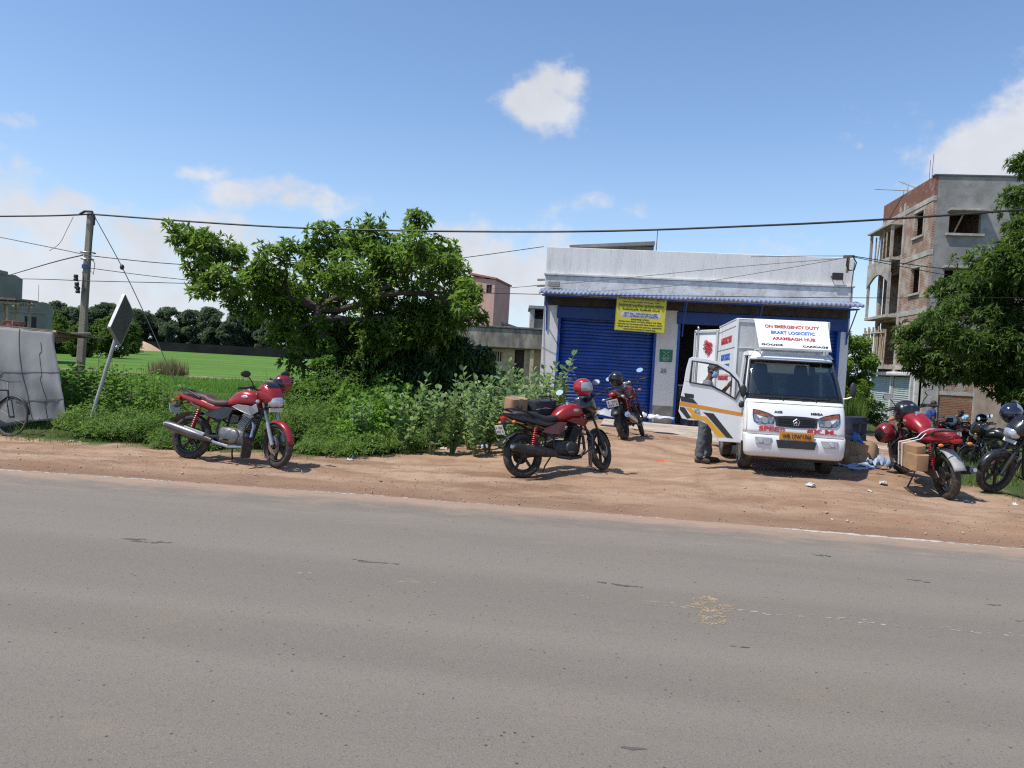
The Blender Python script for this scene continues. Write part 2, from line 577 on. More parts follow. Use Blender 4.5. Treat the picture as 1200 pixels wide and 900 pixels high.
m, t, out = newmat('asphalt'); MAT_ROAD = m
co, al, c, bn, agg = asphalt_nodes(t)
ed = t.n('ShaderNodeAttribute', attribute_name='edge').outputs['Fac']
ed2 = t.math('ADD', ed, t.math('MULTIPLY_ADD', t.noise(t.scalevec(al, (.4, 1, 1)), 4.5, 7, .7), 1.6, -.8))
c = t.mix(t.math('MULTIPLY', t.step(ed2, .1, 1.0), .8), c, (.40, .27, .185, 1))
b = t.n('ShaderNodeBsdfPrincipled', {'Base Color': c, 'Roughness': .85, 'Specular IOR Level': .3, 'Normal': bn})
t.t.links.new(b.outputs[0], out.inputs[0])
rx = axis(-10, 12, .05, (-700, 700), 1.3)
offs = [-30, -11, -5, -2.4, -1.2, -.6, -.3, -.12, 0]
V = []; E = []
for o_ in offs:
    for x in rx:
        je = (.05 * nz(x, 0, 1.5, 2) + .035 * nz(x, 0, 6, 4) + .02 * nz(x, 0, 17, 6)) if abs(x) < 14 else 0
        w = max(0, 1 + o_ / .5)
        V.append((x, yedge(x) + o_ + je * w, .004 if o_ < 0 else -.02)); E.append(max(0, 1 + o_ / .75) + .25 * max(0, 1 + o_ / 2.4))
n_ = len(rx); idx = np.arange(n_ * len(offs)).reshape(len(offs), n_)
F = np.stack([idx[:-1, :-1], idx[:-1, 1:], idx[1:, 1:], idx[1:, :-1]], -1).reshape(-1, 4)
tag(fast_mesh('road', np.array(V), F, MAT_ROAD, attr={'edge': E}), kind='structure')


PW2 = M('faint white road paint', (.33, .295, .25), .85, var=.2, scale=9)
PW = M('old white road paint', (.46, .42, .36), .85, var=.2, scale=9, dirt=(.36, .29, .22), dirt_amt=.5)


def flecks(name, line, w, dens, z, mat, seed):
    """what is left of a painted line: irregular flakes of paint"""
    r_ = random.Random(seed); V = []; F = []
    for x, y, k in line:
        for _ in range(int(dens * k + r_.random())):
            L = r_.uniform(.008, .04) * (.6 + k); B = r_.uniform(.004, .014) * (.6 + k)
            ox, oy = r_.uniform(-.06, .06), r_.uniform(-.5, .5) * w
            b0 = len(V)
            for i in range(6):
                a = i * math.pi / 3; rr = r_.uniform(.6, 1.1)
                V.append((x + ox + L * math.cos(a) * rr, y + oy + B * math.sin(a) * rr - .09 * ox, z + r_.uniform(0, .0006)))
            F.append(tuple(range(b0, b0 + 6)))
    return tag(fast_mesh(name, np.array(V), np.array(F), mat), kind='structure')


flecks('edge_line', [(x, yedge(x) - .15, max(0, .45 + 1.3 * nz(x, 0, .8, 31) + (.9 if 3.0 < x < 4.6 else 0))) for x in np.arange(-8.5, 9, .06)], .075, 3.2, .0052, PW, 3)
a_, b_ = onz(640, 696), onz(1200, 746)
dv = (b_ - a_)
flecks('centre_line', [(a_.x + dv.x * k, a_.y + dv.y * k, max(0, .12 + .9 * nz(k * 8, 0, 1, 17) + (.25 if k > .2 else -.1))) for k in np.linspace(-.6, 1.4, 260)], .10, 1.5, .0052, PW2, 5)
# ochre chalk scribble: a loose 8-like squiggle
SQ = [[(812, 703), (826, 700), (838, 703), (832, 707), (818, 708), (812, 712), (824, 714), (840, 713), (848, 710), (858, 713), (850, 717), (838, 716), (830, 718)],
      [(822, 716), (834, 715), (843, 719), (838, 724), (826, 724), (820, 720), (822, 716)],
      [(830, 724), (843, 723), (849, 727), (842, 731), (829, 731), (824, 728), (830, 724)], [(826, 699), (834, 702), (828, 707), (820, 711)]]
PO2 = M('ochre chalk dust', (.33, .245, .145), .95, var=.25, scale=14)
V, F = [], []
r_ = random.Random(9)
for k, q in enumerate(SQ):
    P = [onz(*p) for p in q]
    for i in range(len(P) - 1):
        p0, p1, p2, p3 = P[max(i - 1, 0)], P[i], P[i + 1], P[min(i + 2, len(P) - 1)]
        for u in np.linspace(0, 1, 1 + max(4, int((p2 - p1).length / .006)))[:-1]:
            c_ = .5 * ((2 * p1) + (p2 - p0) * u + (2 * p0 - 5 * p1 + 4 * p2 - p3) * u * u + (3 * p1 - p0 - 3 * p2 + p3) * u ** 3)
            for _ in range(2):
                if r_.random() < .25: continue
                x, y = c_.x + r_.gauss(0, .013), c_.y + r_.gauss(0, .013); s_ = r_.uniform(.004, .011); b0 = len(V)
                for a in range(5): V.append((x + s_ * math.cos(a * 1.257) * r_.uniform(.6, 1.2), y + s_ * math.sin(a * 1.257) * r_.uniform(.6, 1.2), .0052 + r_.uniform(0, .0008)))
                F.append(tuple(range(b0, b0 + 5)))
tag(fast_mesh('road_scribble', np.array(V), np.array(F), PO2), kind='structure')

# short dark tar smears
MT = M('tar smear', (.085, .076, .068), .8, var=.3, scale=20)
tl = []
for a, b in (((146, 632), (158, 632)), ((160, 632), (168, 636)), ((172, 636), (196, 636)), ((418, 656), (424, 658)), ((424, 659), (457, 661)), ((706, 683), (716, 685)), ((722, 686), (750, 689)), ((955, 650), (972, 653)), ((1160, 709), (1172, 711)), ((1192, 727), (1200, 729)), ((1070, 680), (1086, 683)), ((735, 878), (745, 879)), ((862, 758), (867, 759))):
    p0, p1 = onz(*a), onz(*b); n_ = max(2, int((p1 - p0).length / .012))
    tl += [(p0.x + (p1.x - p0.x) * k / n_, p0.y + (p1.y - p0.y) * k / n_, .55) for k in range(n_ + 1)]
flecks('tar_mark', tl, .022, 1.6, .0052, MT, 21)

# ------------------------------------------------------------------ paddy field
m, t, out = newmat('young paddy'); MAT_PADDY = m
co = t.n('ShaderNodeTexCoord').outputs['Object']
n1 = t.noise(t.scalevec(co, (.25, 1, 1)), .22, 5, .6); n2 = t.noise(co, 3.5, 6, .7)
c = t.mix(t.step(n1, .35, .65), (.078, .165, .020, 1), (.125, .23, .032, 1))
c = t.mix(t.math('MULTIPLY', t.step(n2, .45, .75), .45), c, (.048, .11, .014, 1))
bn = t.n('ShaderNodeBump', {'Strength': .8, 'Distance': .12, 'Height': t.noise(co, 8, 5, .7)})
b = t.n('ShaderNodeBsdfPrincipled', {'Base Color': c, 'Roughness': .8, 'Specular IOR Level': .15, 'Normal': bn.outputs[0]})
t.t.links.new(b.outputs[0], out.inputs[0])


def sheet(name, poly, z, mat, kind='structure'):
    mb = MB(); mb.add([(x, y, z) for x, y in poly], [tuple(range(len(poly)))])
    return tag(mb.build(name, mat, smooth=False), kind=kind)


# plots divided by low bunds
sheet('paddy_field', [(-110, 20.5), (-5.2, 19.5), (-5.2, 44), (-110, 47.5)], -.60, MAT_PADDY)
sheet('paddy_field', [(-140, 50.5), (-5.2, 47), (-5.2, 180), (-160, 180)], -.58, MAT_PADDY)
mb = MB()
V = []; xs2 = np.linspace(-130, 2, 140)
rows = [(-.9, -.02), (-.5, .12), (0, .2), (.5, .12), (.9, -.02)]
for dy, dz in rows:
    for x in xs2:
        V.append((x, 47.2 - x * .027 + dy + .25 * nz(x, 0, .3), -.64 + dz * 1.3 + .05 * nz(x, dy, .8)))
idx = np.arange(len(V)).reshape(5, 140)
F = np.stack([idx[:-1, :-1], idx[:-1, 1:], idx[1:, 1:], idx[1:, :-1]], -1).reshape(-1, 4)
MAT_BUND = M('bund earth', (.27, .22, .12), .9, var=.35, scale=.8)
tag(fast_mesh('field_bund', np.array(V), F, MAT_BUND, smooth=True), kind='structure')

# concrete apron before the shop and its front kerb
MAT_CONC = M('worn concrete', (.46, .39, .31), .9, var=.22, scale=1.6, bump=.01, bscale=25, dirt=(.33, .22, .14), dirt_amt=.55)
fl, fr = at(700, 506, 16.3), at(1052, 531, 15.3)
bl, br = Vector((2.6, 21.2, 0)), Vector((10.2, 20.2, 0))
mb = MB()
top = .27
pts = [Vector((fl.x, fl.y, top)), Vector((fr.x, fr.y, top - .13)), Vector((br.x, br.y, top - .13)), Vector((bl.x, bl.y, top))]
mb.prism([p + Vector((0, 0, -.45)) for p in pts], (0, 0, .45))
tag(mb.build('pavement', MAT_CONC, smooth=False, bevel=.03), kind='structure')
# ================================================================== buildings
WHITE = M('old whitewash', (.72, .70, .665), .9, var=.05, scale=1.2, bump=.006, bscale=18, dirt=(.40, .375, .34), dirt_amt=.34, stretch=(2.4, 2.4, .38))
CREAMW = M('off-white plaster', (.64, .62, .59), .9, var=.12, scale=2.0, bump=.006, bscale=18, dirt=(.30, .27, .23), dirt_amt=.5)
BLUE = M('blue enamel', (.011, .066, .31), .5, var=.22, scale=1.6, dirt=(.075, .095, .17), dirt_amt=.45)
BLUED = M('dark blue enamel', (.008, .042, .19), .5, var=.2, scale=3)
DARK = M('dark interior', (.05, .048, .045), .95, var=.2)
GREYC = M('grey cement plaster', (.27, .26, .235), .92, var=.22, scale=.5, bump=.008, bscale=14, dirt=(.15, .145, .135), dirt_amt=.6)
CONC2 = M('raw concrete', (.40, .36, .31), .92, var=.25, scale=1.3, bump=.01, bscale=20, dirt=(.2, .17, .14), dirt_amt=.5)
STEEL = M('galvanised steel', (.45, .46, .47), .45, .7, var=.15)
BLACKP = M('black plastic', (.022, .022, .024), .5, var=.3)
BAMBOO = M('weathered bamboo', (.36, .28, .18), .8, var=.3, scale=8)
WOODD = M('old wood', (.20, .145, .095), .85, var=.35, scale=6, stretch=(1, 1, 6))


def brickmat(name, c1, c2, mortar, scale=1.0, smear=.35, smearc=(.46, .40, .34)):
    m, t, out = newmat(name)
    co = t.n('ShaderNodeTexCoord').outputs['Object']
    s = t.n('ShaderNodeSeparateXYZ', {0: co}).outputs
    v = t.n('ShaderNodeCombineXYZ', {0: t.math('ADD', s[0], s[1]), 1: s[2], 2: 0.0}).outputs[0]
    bt = t.n('ShaderNodeTexBrick', {'Vector': v, 'Color1': c4(c1), 'Color2': c4(c2), 'Mortar': c4(mortar), 'Scale': scale, 'Mortar Size': .018, 'Mortar Smooth': .3, 'Bias': 0.0, 'Brick Width': .25, 'Row Height': .085})
    n = t.noise(co, 1.1, 6, .65); n2 = t.noise(co, 7, 5, .65)
    c = t.mix(t.math('MULTIPLY', t.step(n2, .4, .7), .5), bt.outputs[0], c4(c1, .45))
    c = t.mix(t.math('MULTIPLY', t.step(t.math('ADD', n, t.math('MULTIPLY', n2, .3)), .72 - smear * .35, .85 - smear * .2), .75), c, c4(smearc))
    bn = t.n('ShaderNodeBump', {'Strength': .7, 'Distance': .02, 'Height': t.math('ADD', t.math('MULTIPLY', bt.outputs[1], -1.0), t.math('MULTIPLY', n2, .6))})
    b = t.n('ShaderNodeBsdfPrincipled', {'Base Color': c, 'Roughness': .93, 'Specular IOR Level': .15, 'Normal': bn.outputs[0]})
    t.t.links.new(b.outputs[0], out.inputs[0])
    return m


BRICK = brickmat('rough brickwork', (.34, .15, .085), (.27, .12, .075), (.36, .31, .25), smear=.42)
BRICKR = brickmat('red parapet brick', (.27, .105, .07), (.22, .09, .06), (.22, .14, .11), smear=.1)
BRICKO = brickmat('orange brick', (.36, .155, .075), (.24, .10, .055), (.30, .22, .16), smear=.30)


def frame_at(o, xdir):
    x = Vector((xdir[0], xdir[1], 0)).normalized(); y = Vector((-x.y, x.x, 0))
    return Matrix(((x.x, y.x, 0, o[0]), (x.y, y.y, 0, o[1]), (0, 0, 1, o[2]), (0, 0, 0, 1)))


def shutter(parent, x0, x1, z0, z1, y, mat, name='roller_shutter', pitch=.085):
    """curved interlocking slats as one curtain"""
    n = int((z1 - z0) / pitch); mb = MB()
    prof = []
    r_ = random.Random(int(x0 * 100))
    for i in range(n):
        z = z0 + (z1 - z0) * i / n; h = (z1 - z0) / n
        w = r_.uniform(-.006, .006)
        for a, d in ((0, 0), (.18, -.016), (.5, -.026), (.82, -.016), (.97, .004)):
            prof.append((y + d + w, z + a * h))
    prof.append((y, z1))
    V = []; nx_ = 14
    for k in range(nx_ + 1):
        x = x0 + (x1 - x0) * k / nx_
        for (py_, pz) in prof:
            V.append((x, py_ + .006 * math.sin(k * 1.3 + pz * 2), pz + .006 * math.sin(k * .9 + pz * 5)))
    m = len(prof)
    F = [(k * m + i, (k + 1) * m + i, (k + 1) * m + i + 1, k * m + i + 1) for k in range(nx_) for i in range(m - 1)]
    mb.add(V, F)
    o = mb.build(name, mat, parent, ang=50)
    s = o.modifiers.new('thick', 'SOLIDIFY'); s.thickness = .006
    return o


# ------------------------------------------------------------------ the white shop
sl_, sr_ = at(630, 488, 20.3), at(993, 420, 19.35)
SZ = .22
T_SHOP = frame_at((sl_.x, sl_.y, SZ), (sr_.x - sl_.x, sr_.y - sl_.y))
SW = (Vector((sr_.x, sr_.y)) - Vector((sl_.x, sl_.y))).length
shop = thing('shop_building', 'long white single storey shop with blue roller shutters and a corrugated blue awning', 'shop', T_SHOP)
H = 4.47; D = 6.5
mb = MB()
PIL = [(0, .40), (2.96, 3.50), (5.36, 5.55), (SW - .22, SW)]
for a, b_ in PIL:
    mb.b2((a, 0, 0), (b_, .3, 3.2))
mb.b2((0, .02, 2.9), (SW, .3, 3.22))
mb.b2((0, .3, 0), (.22, D, 3.22)); mb.b2((SW - .22, .3, 0), (SW, D, 3.22)); mb.b2((.22, D - .22, 0), (SW - .22, D, 3.22))
mb.build('wall', WHITE, shop, smooth=False, bevel=.012)
mb = MB(); mb.b2((.003, -.11, 3.223), (SW - .003, D, 3.72)); mb.build('beam', CREAMW, shop, smooth=False, bevel=.015)
mb = MB(); mb.b2((-.03, -.15, 3.723), (SW + .03, .3, 3.78)); mb.build('cornice', CREAMW, shop, smooth=False, bevel=.012)
mb = MB()
mb.b2((0, -.06, 3.783), (SW, .12, H)); mb.b2((0, .12, 3.783), (.12, D, H)); mb.b2((SW - .12, .12, 3.783), (SW, D, H)); mb.b2((.12, D - .12, 3.783), (SW - .12, D, H))
mb.build('parapet', WHITE, shop, smooth=False, bevel=.012)
mb = MB(); mb.b2((.12, .12, 3.722), (SW - .12, D - .12, 3.75)); mb.build('roof', CONC2, shop, smooth=False)
mb = MB(); mb.b2((.1, .301, -.12), (SW - .1, D - .2, .03)); mb.b2((-.02, -.02, -.5), (SW + .02, .28, .004)); mb.build('plinth', MAT_CONC, shop, smooth=False, bevel=.01)
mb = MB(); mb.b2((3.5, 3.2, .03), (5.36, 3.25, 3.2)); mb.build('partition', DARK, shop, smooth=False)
# worn grey base of the middle pillar
for x0, x1, h_ in ((2.955, 3.505, .48), (-.005, .405, .42)):
    mb = MB(); mb.b2((x0, -.006, 0), (x1, .05, h_)); mb.build('pillar_base', M('bare render', (.30, .27, .22), .95, var=.3, scale=4), shop, smooth=False)
shutter(shop, .44, 2.92, .04, 2.66, .16, BLUE)
shutter(shop, 5.58, SW - .24, .04, 2.66, .16, BLUE)
for a, b_ in ((.36, 3.0), (3.46, SW - .05)):
    mb = MB(); mb.b2((a, -.05, 2.62), (b_, .13, 2.95)); mb.build('shutter_box', BLUED, shop, smooth=False, bevel=.03)
for x in (.40, 2.90, 3.50, 5.28, 5.55, SW - .27):
    mb = MB(); mb.b2((x, .0 - .02, .0), (x + .065, .14, 2.63)); mb.b2((x - .03, -.035, 0), (x + .09, .0, .05)); mb.build('shutter_guide', BLUE, shop, smooth=False, bevel=.006)
mb = MB(); mb.b2((.02, -.03, 2.955), (SW - .02, .018, 3.20)); mb.build('shaded_lintel', M('awning shade brown', (.055, .045, .038), .9, var=.3), shop, smooth=False)  # dark strip over the lintel, the awning's shade put into its colour
# corrugated awning
MAW = M('blue translucent sheet', (.22, .26, .37), .5, var=.25, scale=2.5, dirt=(.30, .31, .36), dirt_amt=.55)
mb = MB(); V = []; nxx = 430
for k in range(nxx + 1):
    x = -.08 + (SW + .16) * k / nxx; c_ = .012 * math.cos(2 * math.pi * x / .11)
    sag = .02 * nz(x, 0, .8, 3)
    for y, z in ((-.06, 3.38), (-.45, 3.31 + sag), (-.78, 3.245 + sag + .012 * nz(x, 0, 3)), (-.80, 3.18 + sag + .02 * nz(x, 2, 5))):
        V.append((x, y + (c_ * .8 if z < 3.2 else 0), z + c_))
F = [(k * 4 + i, (k + 1) * 4 + i, (k + 1) * 4 + i + 1, k * 4 + i + 1) for k in range(nxx) for i in range(3)]
mb.add(V, F); aw = mb.build('awning', MAW, shop, ang=60)
s_ = aw.modifiers.new('thick', 'SOLIDIFY'); s_.thickness = .004
for x in (.10, 3.62, 5.45, SW - .06):
    mb = MB(); mb.bar((x, -.02, 3.17), (x, -.74, 3.13), .035, .035); mb.bar((x, -.02, 2.3), (x, -.02, 3.2), .035, .03); mb.bar((x, -.72, 3.12), (x, -.03, 2.45), .022, .022)
    mb.build('awning_bracket', BLUE, shop, smooth=False)
mb = MB(); mb.bar((.0, -.70, 3.14), (SW, -.70, 3.14), .03, .03); mb.build('awning_rail', BLUE, shop, smooth=False)
for z in (3.47, 3.63):
    mb = MB(); mb.tube([(0.02, .12, z), (-.22, .08, z - .02)], .03, 8); mb.build('rain_spout', CONC2, shop)
mb = MB(); mb.b2((.10, -.26, 3.42), (.40, -.15, 3.55)); mb.build('meter_box', M('grey box', (.25, .24, .22), .7), shop, smooth=False, bevel=.01)
mb = MB(); mb.prism([(.5, 1.4, 4.76), (2.85, 1.4, 4.95), (2.85, 1.4, 4.85), (.5, 1.4, 4.68)], (0, 2.5, 0)); mb.b2((2.1, 1.6, 3.75), (2.84, 3.6, 4.82)); mb.build('stair_cover', GREYC, shop, smooth=False)
mb = MB(); mb.tube([(2.9, 1.7, 3.75), (2.92, 1.7, 5.3)], .012, 5); mb.build('rod', WOODD, shop)
# a crack line of dark stains runs in the material; small bolt plates on the middle pillar
tb = thing('table', 'low counter with a pale top just inside the dark open shop door', 'table', T_SHOP @ Matrix.Translation((4.05, .75, .03)))
mb = MB(); mb.b2((-.42, -.3, .98), (.6, .3, 1.02)); mb.build('table_top', M('pale laminate', (.45, .44, .42), .5), tb, smooth=False)
for x in (-.38, .5):
    for y in (-.26, .22):
        mb = MB(); mb.b2((x, y, 0), (x + .05, y + .05, .98)); mb.build('leg', WOODD, tb, smooth=False)
cn = thing('water_canister', 'white plastic water canister on the counter inside the open shop door', 'canister', T_SHOP @ Matrix.Translation((4.3, .7, 1.05)))
mb = MB(); mb.lathe([(.001, 0), (.10, .0), (.11, .03), (.11, .26), (.07, .33), (.035, .35), (.035, .39), (.001, .39)], 16); mb.build('body', M('milky plastic', (.62, .63, .64), .4), cn)
mb = MB(); mb.tube([(-.06, 0, .33), (-.05, 0, .41), (.05, 0, .41), (.06, 0, .33)], .012, 6); mb.build('handle', M('milky plastic', (.62, .63, .64), .4), cn)
NAVY = M('navy cloth', (.018, .022, .045), .85, var=.35, scale=7, bump=.01, bscale=12)


def soft_box(d, seed, amt=.03, n=6):
    """a slightly slumped box of cloth or card, origin at its base"""
    mb = MB(); r_ = random.Random(seed); V = []; F = []
    def P(i, j, k):
        x, y, z = (i / n - .5), (j / n - .5), k / n
        p = Vector((x * d[0], y * d[1], z * d[2]))
        b = 1 - .16 * (abs(2 * x) ** 4 * abs(2 * y) ** 4)
        p.x *= b * (1 + amt * 1.2 * math.sin(math.pi * z)); p.y *= b * (1 + amt * 1.2 * math.sin(math.pi * z))
        q = Vector((nz(p.x + seed, p.y, 4, 1), nz(p.x, p.y + seed, 4, 2), nz(p.x, p.z + seed, 4, 3))) * amt
        q.z *= z; return p + q
    vid = {}
    def gid(i, j, k):
        if (i, j, k) not in vid:
            vid[(i, j, k)] = len(V); V.append(P(i, j, k))
        return vid[(i, j, k)]
    for a in range(n):
        for b in range(n):
            for e in (0, n):
                F.append((gid(a, b, e), gid(a + 1, b, e), gid(a + 1, b + 1, e), gid(a, b + 1, e)))
                F.append((gid(a, e, b), gid(a + 1, e, b), gid(a + 1, e, b + 1), gid(a, e, b + 1)))
                F.append((gid(e, a, b), gid(e, a + 1, b), gid(e, a + 1, b + 1), gid(e, a, b + 1)))
    mb.add(V, F); return mb


bg_ = thing('delivery_bag', 'dark navy delivery bag standing in the open shop doorway', 'bag', T_SHOP @ Matrix.Translation((4.0, .10, .03)))
soft_box((.62, .4, .78), 3).build('body', NAVY, bg_)
mb = MB(); mb.tube([(-.12, -.215, .2), (-.15, -.26, .0), (.0, -.28, -.03), (.05, -.215, .2)], .012, 6); mb.build('strap', BLACKP, bg_)

# yellow company board
YEL = M('yellow board', (.56, .50, .035), .55, var=.06, scale=3, dirt=(.40, .36, .06), dirt_amt=.2)
yb = thing('company_board', 'yellow notice board crowded with black print under the shop awning', 'sign', T_SHOP @ Matrix.Translation((2.50, -.72, 2.77)) @ Matrix.Rotation(R(1.2), 4, 'Y'))
BW, BH = 1.23, .86
mb = MB(); mb.b2((-BW / 2, 0, -BH / 2), (BW / 2, .025, BH / 2)); mb.build('panel', YEL, yb, smooth=False)
mb = MB()
for z in (BH / 2 - .005, -BH / 2 + .005):
    mb.b2((-BW / 2 - .006, -.004, z - .008), (BW / 2 + .006, .03, z + .008))
for x in (-BW / 2, BW / 2):
    mb.b2((x - .008, -.003, -BH / 2), (x + .008, .029, BH / 2))
mb.build('frame', M('board edge', (.30, .27, .04), .6), yb, smooth=False)
INK = M('black ink', (.03, .022, .02), .7, var=.1); REDINK = M('maroon ink', (.16, .02, .03), .7); BLUEINK = M('blue ink', (.03, .05, .22), .7)
mb = MB(); n_ = 10; pts = []
for sx, a0 in ((1, -90), (-1, 90)):
    for k in range(n_ + 1):
        a = R(a0 + 180 * k / n_); pts.append((sx * .44 + .06 * math.cos(a), -.003, -.02 + .062 * math.sin(a)))
mb.prism(pts, (0, .004, 0)); mb.build('label_patch', M('lavender patch', (.52, .50, .60), .6), yb, smooth=False)
xd, zd = (1, 0, 0), (0, 0, 1)
for s, z, w, h, mm in (('INSTAKART SERVICES PRIVATE LIMITED', .375, 1.14, .060, REDINK), ('Party: Arambagh, Hooghly, West Bengal - 712601', .295, .92, .042, INK),
                       ('\u0987\u09a8\u09b8\u09cd\u099f\u09be\u0995\u09be\u09b0\u09cd\u099f \u09b8\u09be\u09b0\u09cd\u09ad\u09bf\u09b8\u09c7\u09b8 \u09aa\u09cd\u09b0\u09be\u0987\u09ad\u09c7\u099f \u09b2\u09bf\u09ae\u09bf\u099f\u09c7\u09a1', .205, 1.12, .090, INK),
                       ('\u0986\u09b0\u09be\u09ae\u09ac\u09be\u0997, \u09b9\u09c1\u0997\u09b2\u09c0, \u09aa\u09b6\u09cd\u099a\u09bf\u09ae\u09ac\u0999\u09cd\u0997 \u09ed\u09e7\u09e8\u09ec\u09e6\u09e7', .105, .92, .050, INK),
                       ('GST No.- 19AADCI8TN1ZD', .008, .82, .045, BLUEINK), ('CIN - U74900KA2012PTC063770', -.05, .86, .040, BLUEINK), ('REGISTERED OFFICE :', -.135, .46, .034, INK),
                       ('Buildings Alyssa, Begonia and Clover, Embassy Tech Village', -.195, 1.06, .040, INK), ('Outer Ring Road, Devarabeesanahalli Village, Bengaluru - 560103', -.26, 1.1, .040, INK),
                       ('\u09ac\u09bf\u09b2\u09cd\u09a1\u09bf\u0982 \u098f\u09b2\u09bf\u09b8\u09be, \u09ac\u09c7\u0997\u09cb\u09a8\u09bf\u09af\u09bc\u09be \u098f\u09ac\u0982 \u0995\u09cd\u09b2\u09cb\u09ad\u09be\u09b0, \u098f\u09ae\u09cd\u09ac\u09be\u09b8\u09bf \u099f\u09c7\u0995', -.325, 1.1, .042, INK),
                       ('\u09a6\u09c7\u09ac\u09b0\u09ac\u09bf\u09b8\u09be\u09a8\u09be\u09b9\u09be\u09b2\u09cd\u09b2\u09bf, \u09ac\u09c7\u0999\u09cd\u0997\u09be\u09b2\u09c1\u09b0\u09c1', -.385, .8, .040, INK)):
    text(s, mm, yb, (0, -.0055 if mm is BLUEINK else -.003, z), xd, zd, w, h, .002, .012)
gs = thing('safety_sign', 'small green assembly notice on the white pillar beside the open shop door', 'sign', T_SHOP @ Matrix.Translation((3.24, -.012, 1.78)))
mb = MB(); mb.b2((-.165, 0, -.16), (.165, .01, .16)); mb.build('panel', M('safety green', (.02, .17, .08), .5), gs, smooth=False)
PALE = M('pale paint', (.55, .62, .55), .6)
mb = MB()
for sx in (-1, 1):
    for sz in (-1, 1):
        c_ = Vector((sx * .05, -.004, .05 + sz * .04)); d_ = Vector((sx, 0, sz)).normalized()
        mb.bar(c_ + d_ * .03, c_ - d_ * .012, .016, .006, up=(0, 1, 0))
    mb.ell((sx * .018, -.004, .055), (.012, .004, .014), 8, 5)
mb.build('arrow_symbol', PALE, gs)
text('ASSEMBLY', PALE, gs, (0, -.003, -.06), xd, zd, .24, .035); text('POINT', PALE, gs, (0, -.003, -.11), xd, zd, .14, .035)
text('20', INK, shop, (3.2, -.009, 1.40), xd, zd, .14, .09); 
mb = MB(); mb.b2((3.12, -.012, 1.33), (3.28, -.002, 1.338)); mb.build('pencil_mark', INK, shop, smooth=False)
fl_ = thing('floodlight', 'small black floodlight on the white shop front near its parapet end', 'lamp', T_SHOP @ Matrix.Translation((SW - .42, -.12, 3.98)))
mb = MB(); mb.b2((-.13, -.1, -.08), (.13, -.04, .09)); mb.build('housing', BLACKP, fl_, smooth=False, bevel=.012)
mb = MB(); mb.bar((-.12, -.07, 0), (-.12, .06, 0), .02); mb.bar((.12, -.07, 0), (.12, .06, 0), .02); mb.bar((-.12, .05, 0), (.12, .05, 0), .02); mb.build('bracket', BLACKP, fl_, smooth=False)

# ------------------------------------------------------------------ unfinished building
uc, ue = at(1079, 446, 39), at(1021.5, 449, 46.4)
sd_ = (Vector((ue.x, ue.y)) - Vector((uc.x, uc.y))); UL = sd_.length; sd_.normalize()
UZ = -.8
T_UB = frame_at((uc.x, uc.y, UZ), (sd_.y, -sd_.x))     # x along the street front, y away along the side
ub = thing('unfinished_building', 'unfinished four storey brick and grey cement building behind the leafy tree', 'building', T_UB)
UT = 12.95; UW = 16.0


def wall_with_holes(mb, axis_, u0, u1, z0, z1, holes, d0, d1):
    """wall in the plane u-z from depth d0 to d1 with rectangular holes (u0,u1,z0,z1)"""
    us = sorted({u0, u1, *[h[0] for h in holes], *[h[1] for h in holes]}); zs = sorted({z0, z1, *[h[2] for h in holes], *[h[3] for h in holes]})
    for a, b in zip(us, us[1:]):
        run = None
        for c, d in zip(zs, zs[1:]):
            mu, mz = (a + b) / 2, (c + d) / 2
            solid = not any(h[0] < mu < h[1] and h[2] < mz < h[3] for h in holes)
            if solid:
                run = (run[0], d) if run else (c, d)
            if (not solid or d == zs[-1]) and run:
                if axis_ == 'x': mb.b2((a, d0, run[0]), (b, d1, run[1]))
                else: mb.b2((d0, a, run[0]), (d1, b, run[1]))
                run = None


# street front, grey plaster above the ground floor
FW = [(.80, 2.3, 10.1, 11.1), (.75, 2.35, 7.2, 8.25), (6.5, 8, 10.1, 11.1), (6.5, 8, 7.2, 8.25), (.9, 2.4, 4.0, 5.2), (6.5, 8, 4.0, 5.2)]
mb = MB(); wall_with_holes(mb, 'x', .16, UW, 3.1, UT, FW, 0, .25); mb.build('plaster_wall', GREYC, ub, smooth=False)
mb = MB(); wall_with_holes(mb, 'x', .9, UW, .0, 3.097, [(6, 8, 0, 2.2)], .06, .28); mb.build('ground_floor_wall', BRICKO, ub, smooth=False)
for a in (.16, 2.55, 5.2):
    mb = MB(); mb.b2((a, -.01, -.2), (a + (.72 if a < 1 else .14), .3, 3.095)); mb.build('column', CONC2, ub, smooth=False)
mb = MB(); mb.b2((.9, .03, 1.95), (2.55, .3, 2.15)); mb.build('lintel_band', CONC2, ub, smooth=False)
# side towards the shop
SWN = [(1.15, 2.35, 10.2, 11.45), (1.15, 2.35, 7.2, 8.5), (1.2, 2.4, 4.35, 5.5), (4.05, 7.15, 9.55, 11.25), (4.05, 7.15, 6.35, 8.6), (4.05, 7.15, 3.45, 5.9)]
mb = MB(); wall_with_holes(mb, 'y', 0, UL, 3.3, UT - 1.15, SWN, 0, .157); mb.build('brick_wall', BRICK, ub, smooth=False)
mb = MB(); wall_with_holes(mb, 'y', 0, UL, UT - 1.147, UT, [], .004, .157); mb.build('brick_parapet', BRICKR, ub, smooth=False)
for z in (3.15, 6.05, 8.98, UT - 1.25):
    mb = MB(); mb.b2((-.03, -.02, z), (.15, UL, z + .26)); mb.build('floor_band', CONC2, ub, smooth=False, bevel=.01)
for y in (3.72, UL - .25):
    mb = MB(); mb.b2((-.05, y, 0), (.16, y + .24, UT - .6 if y < 5 else UT - 1.2)); mb.build('column', CONC2, ub, smooth=False)
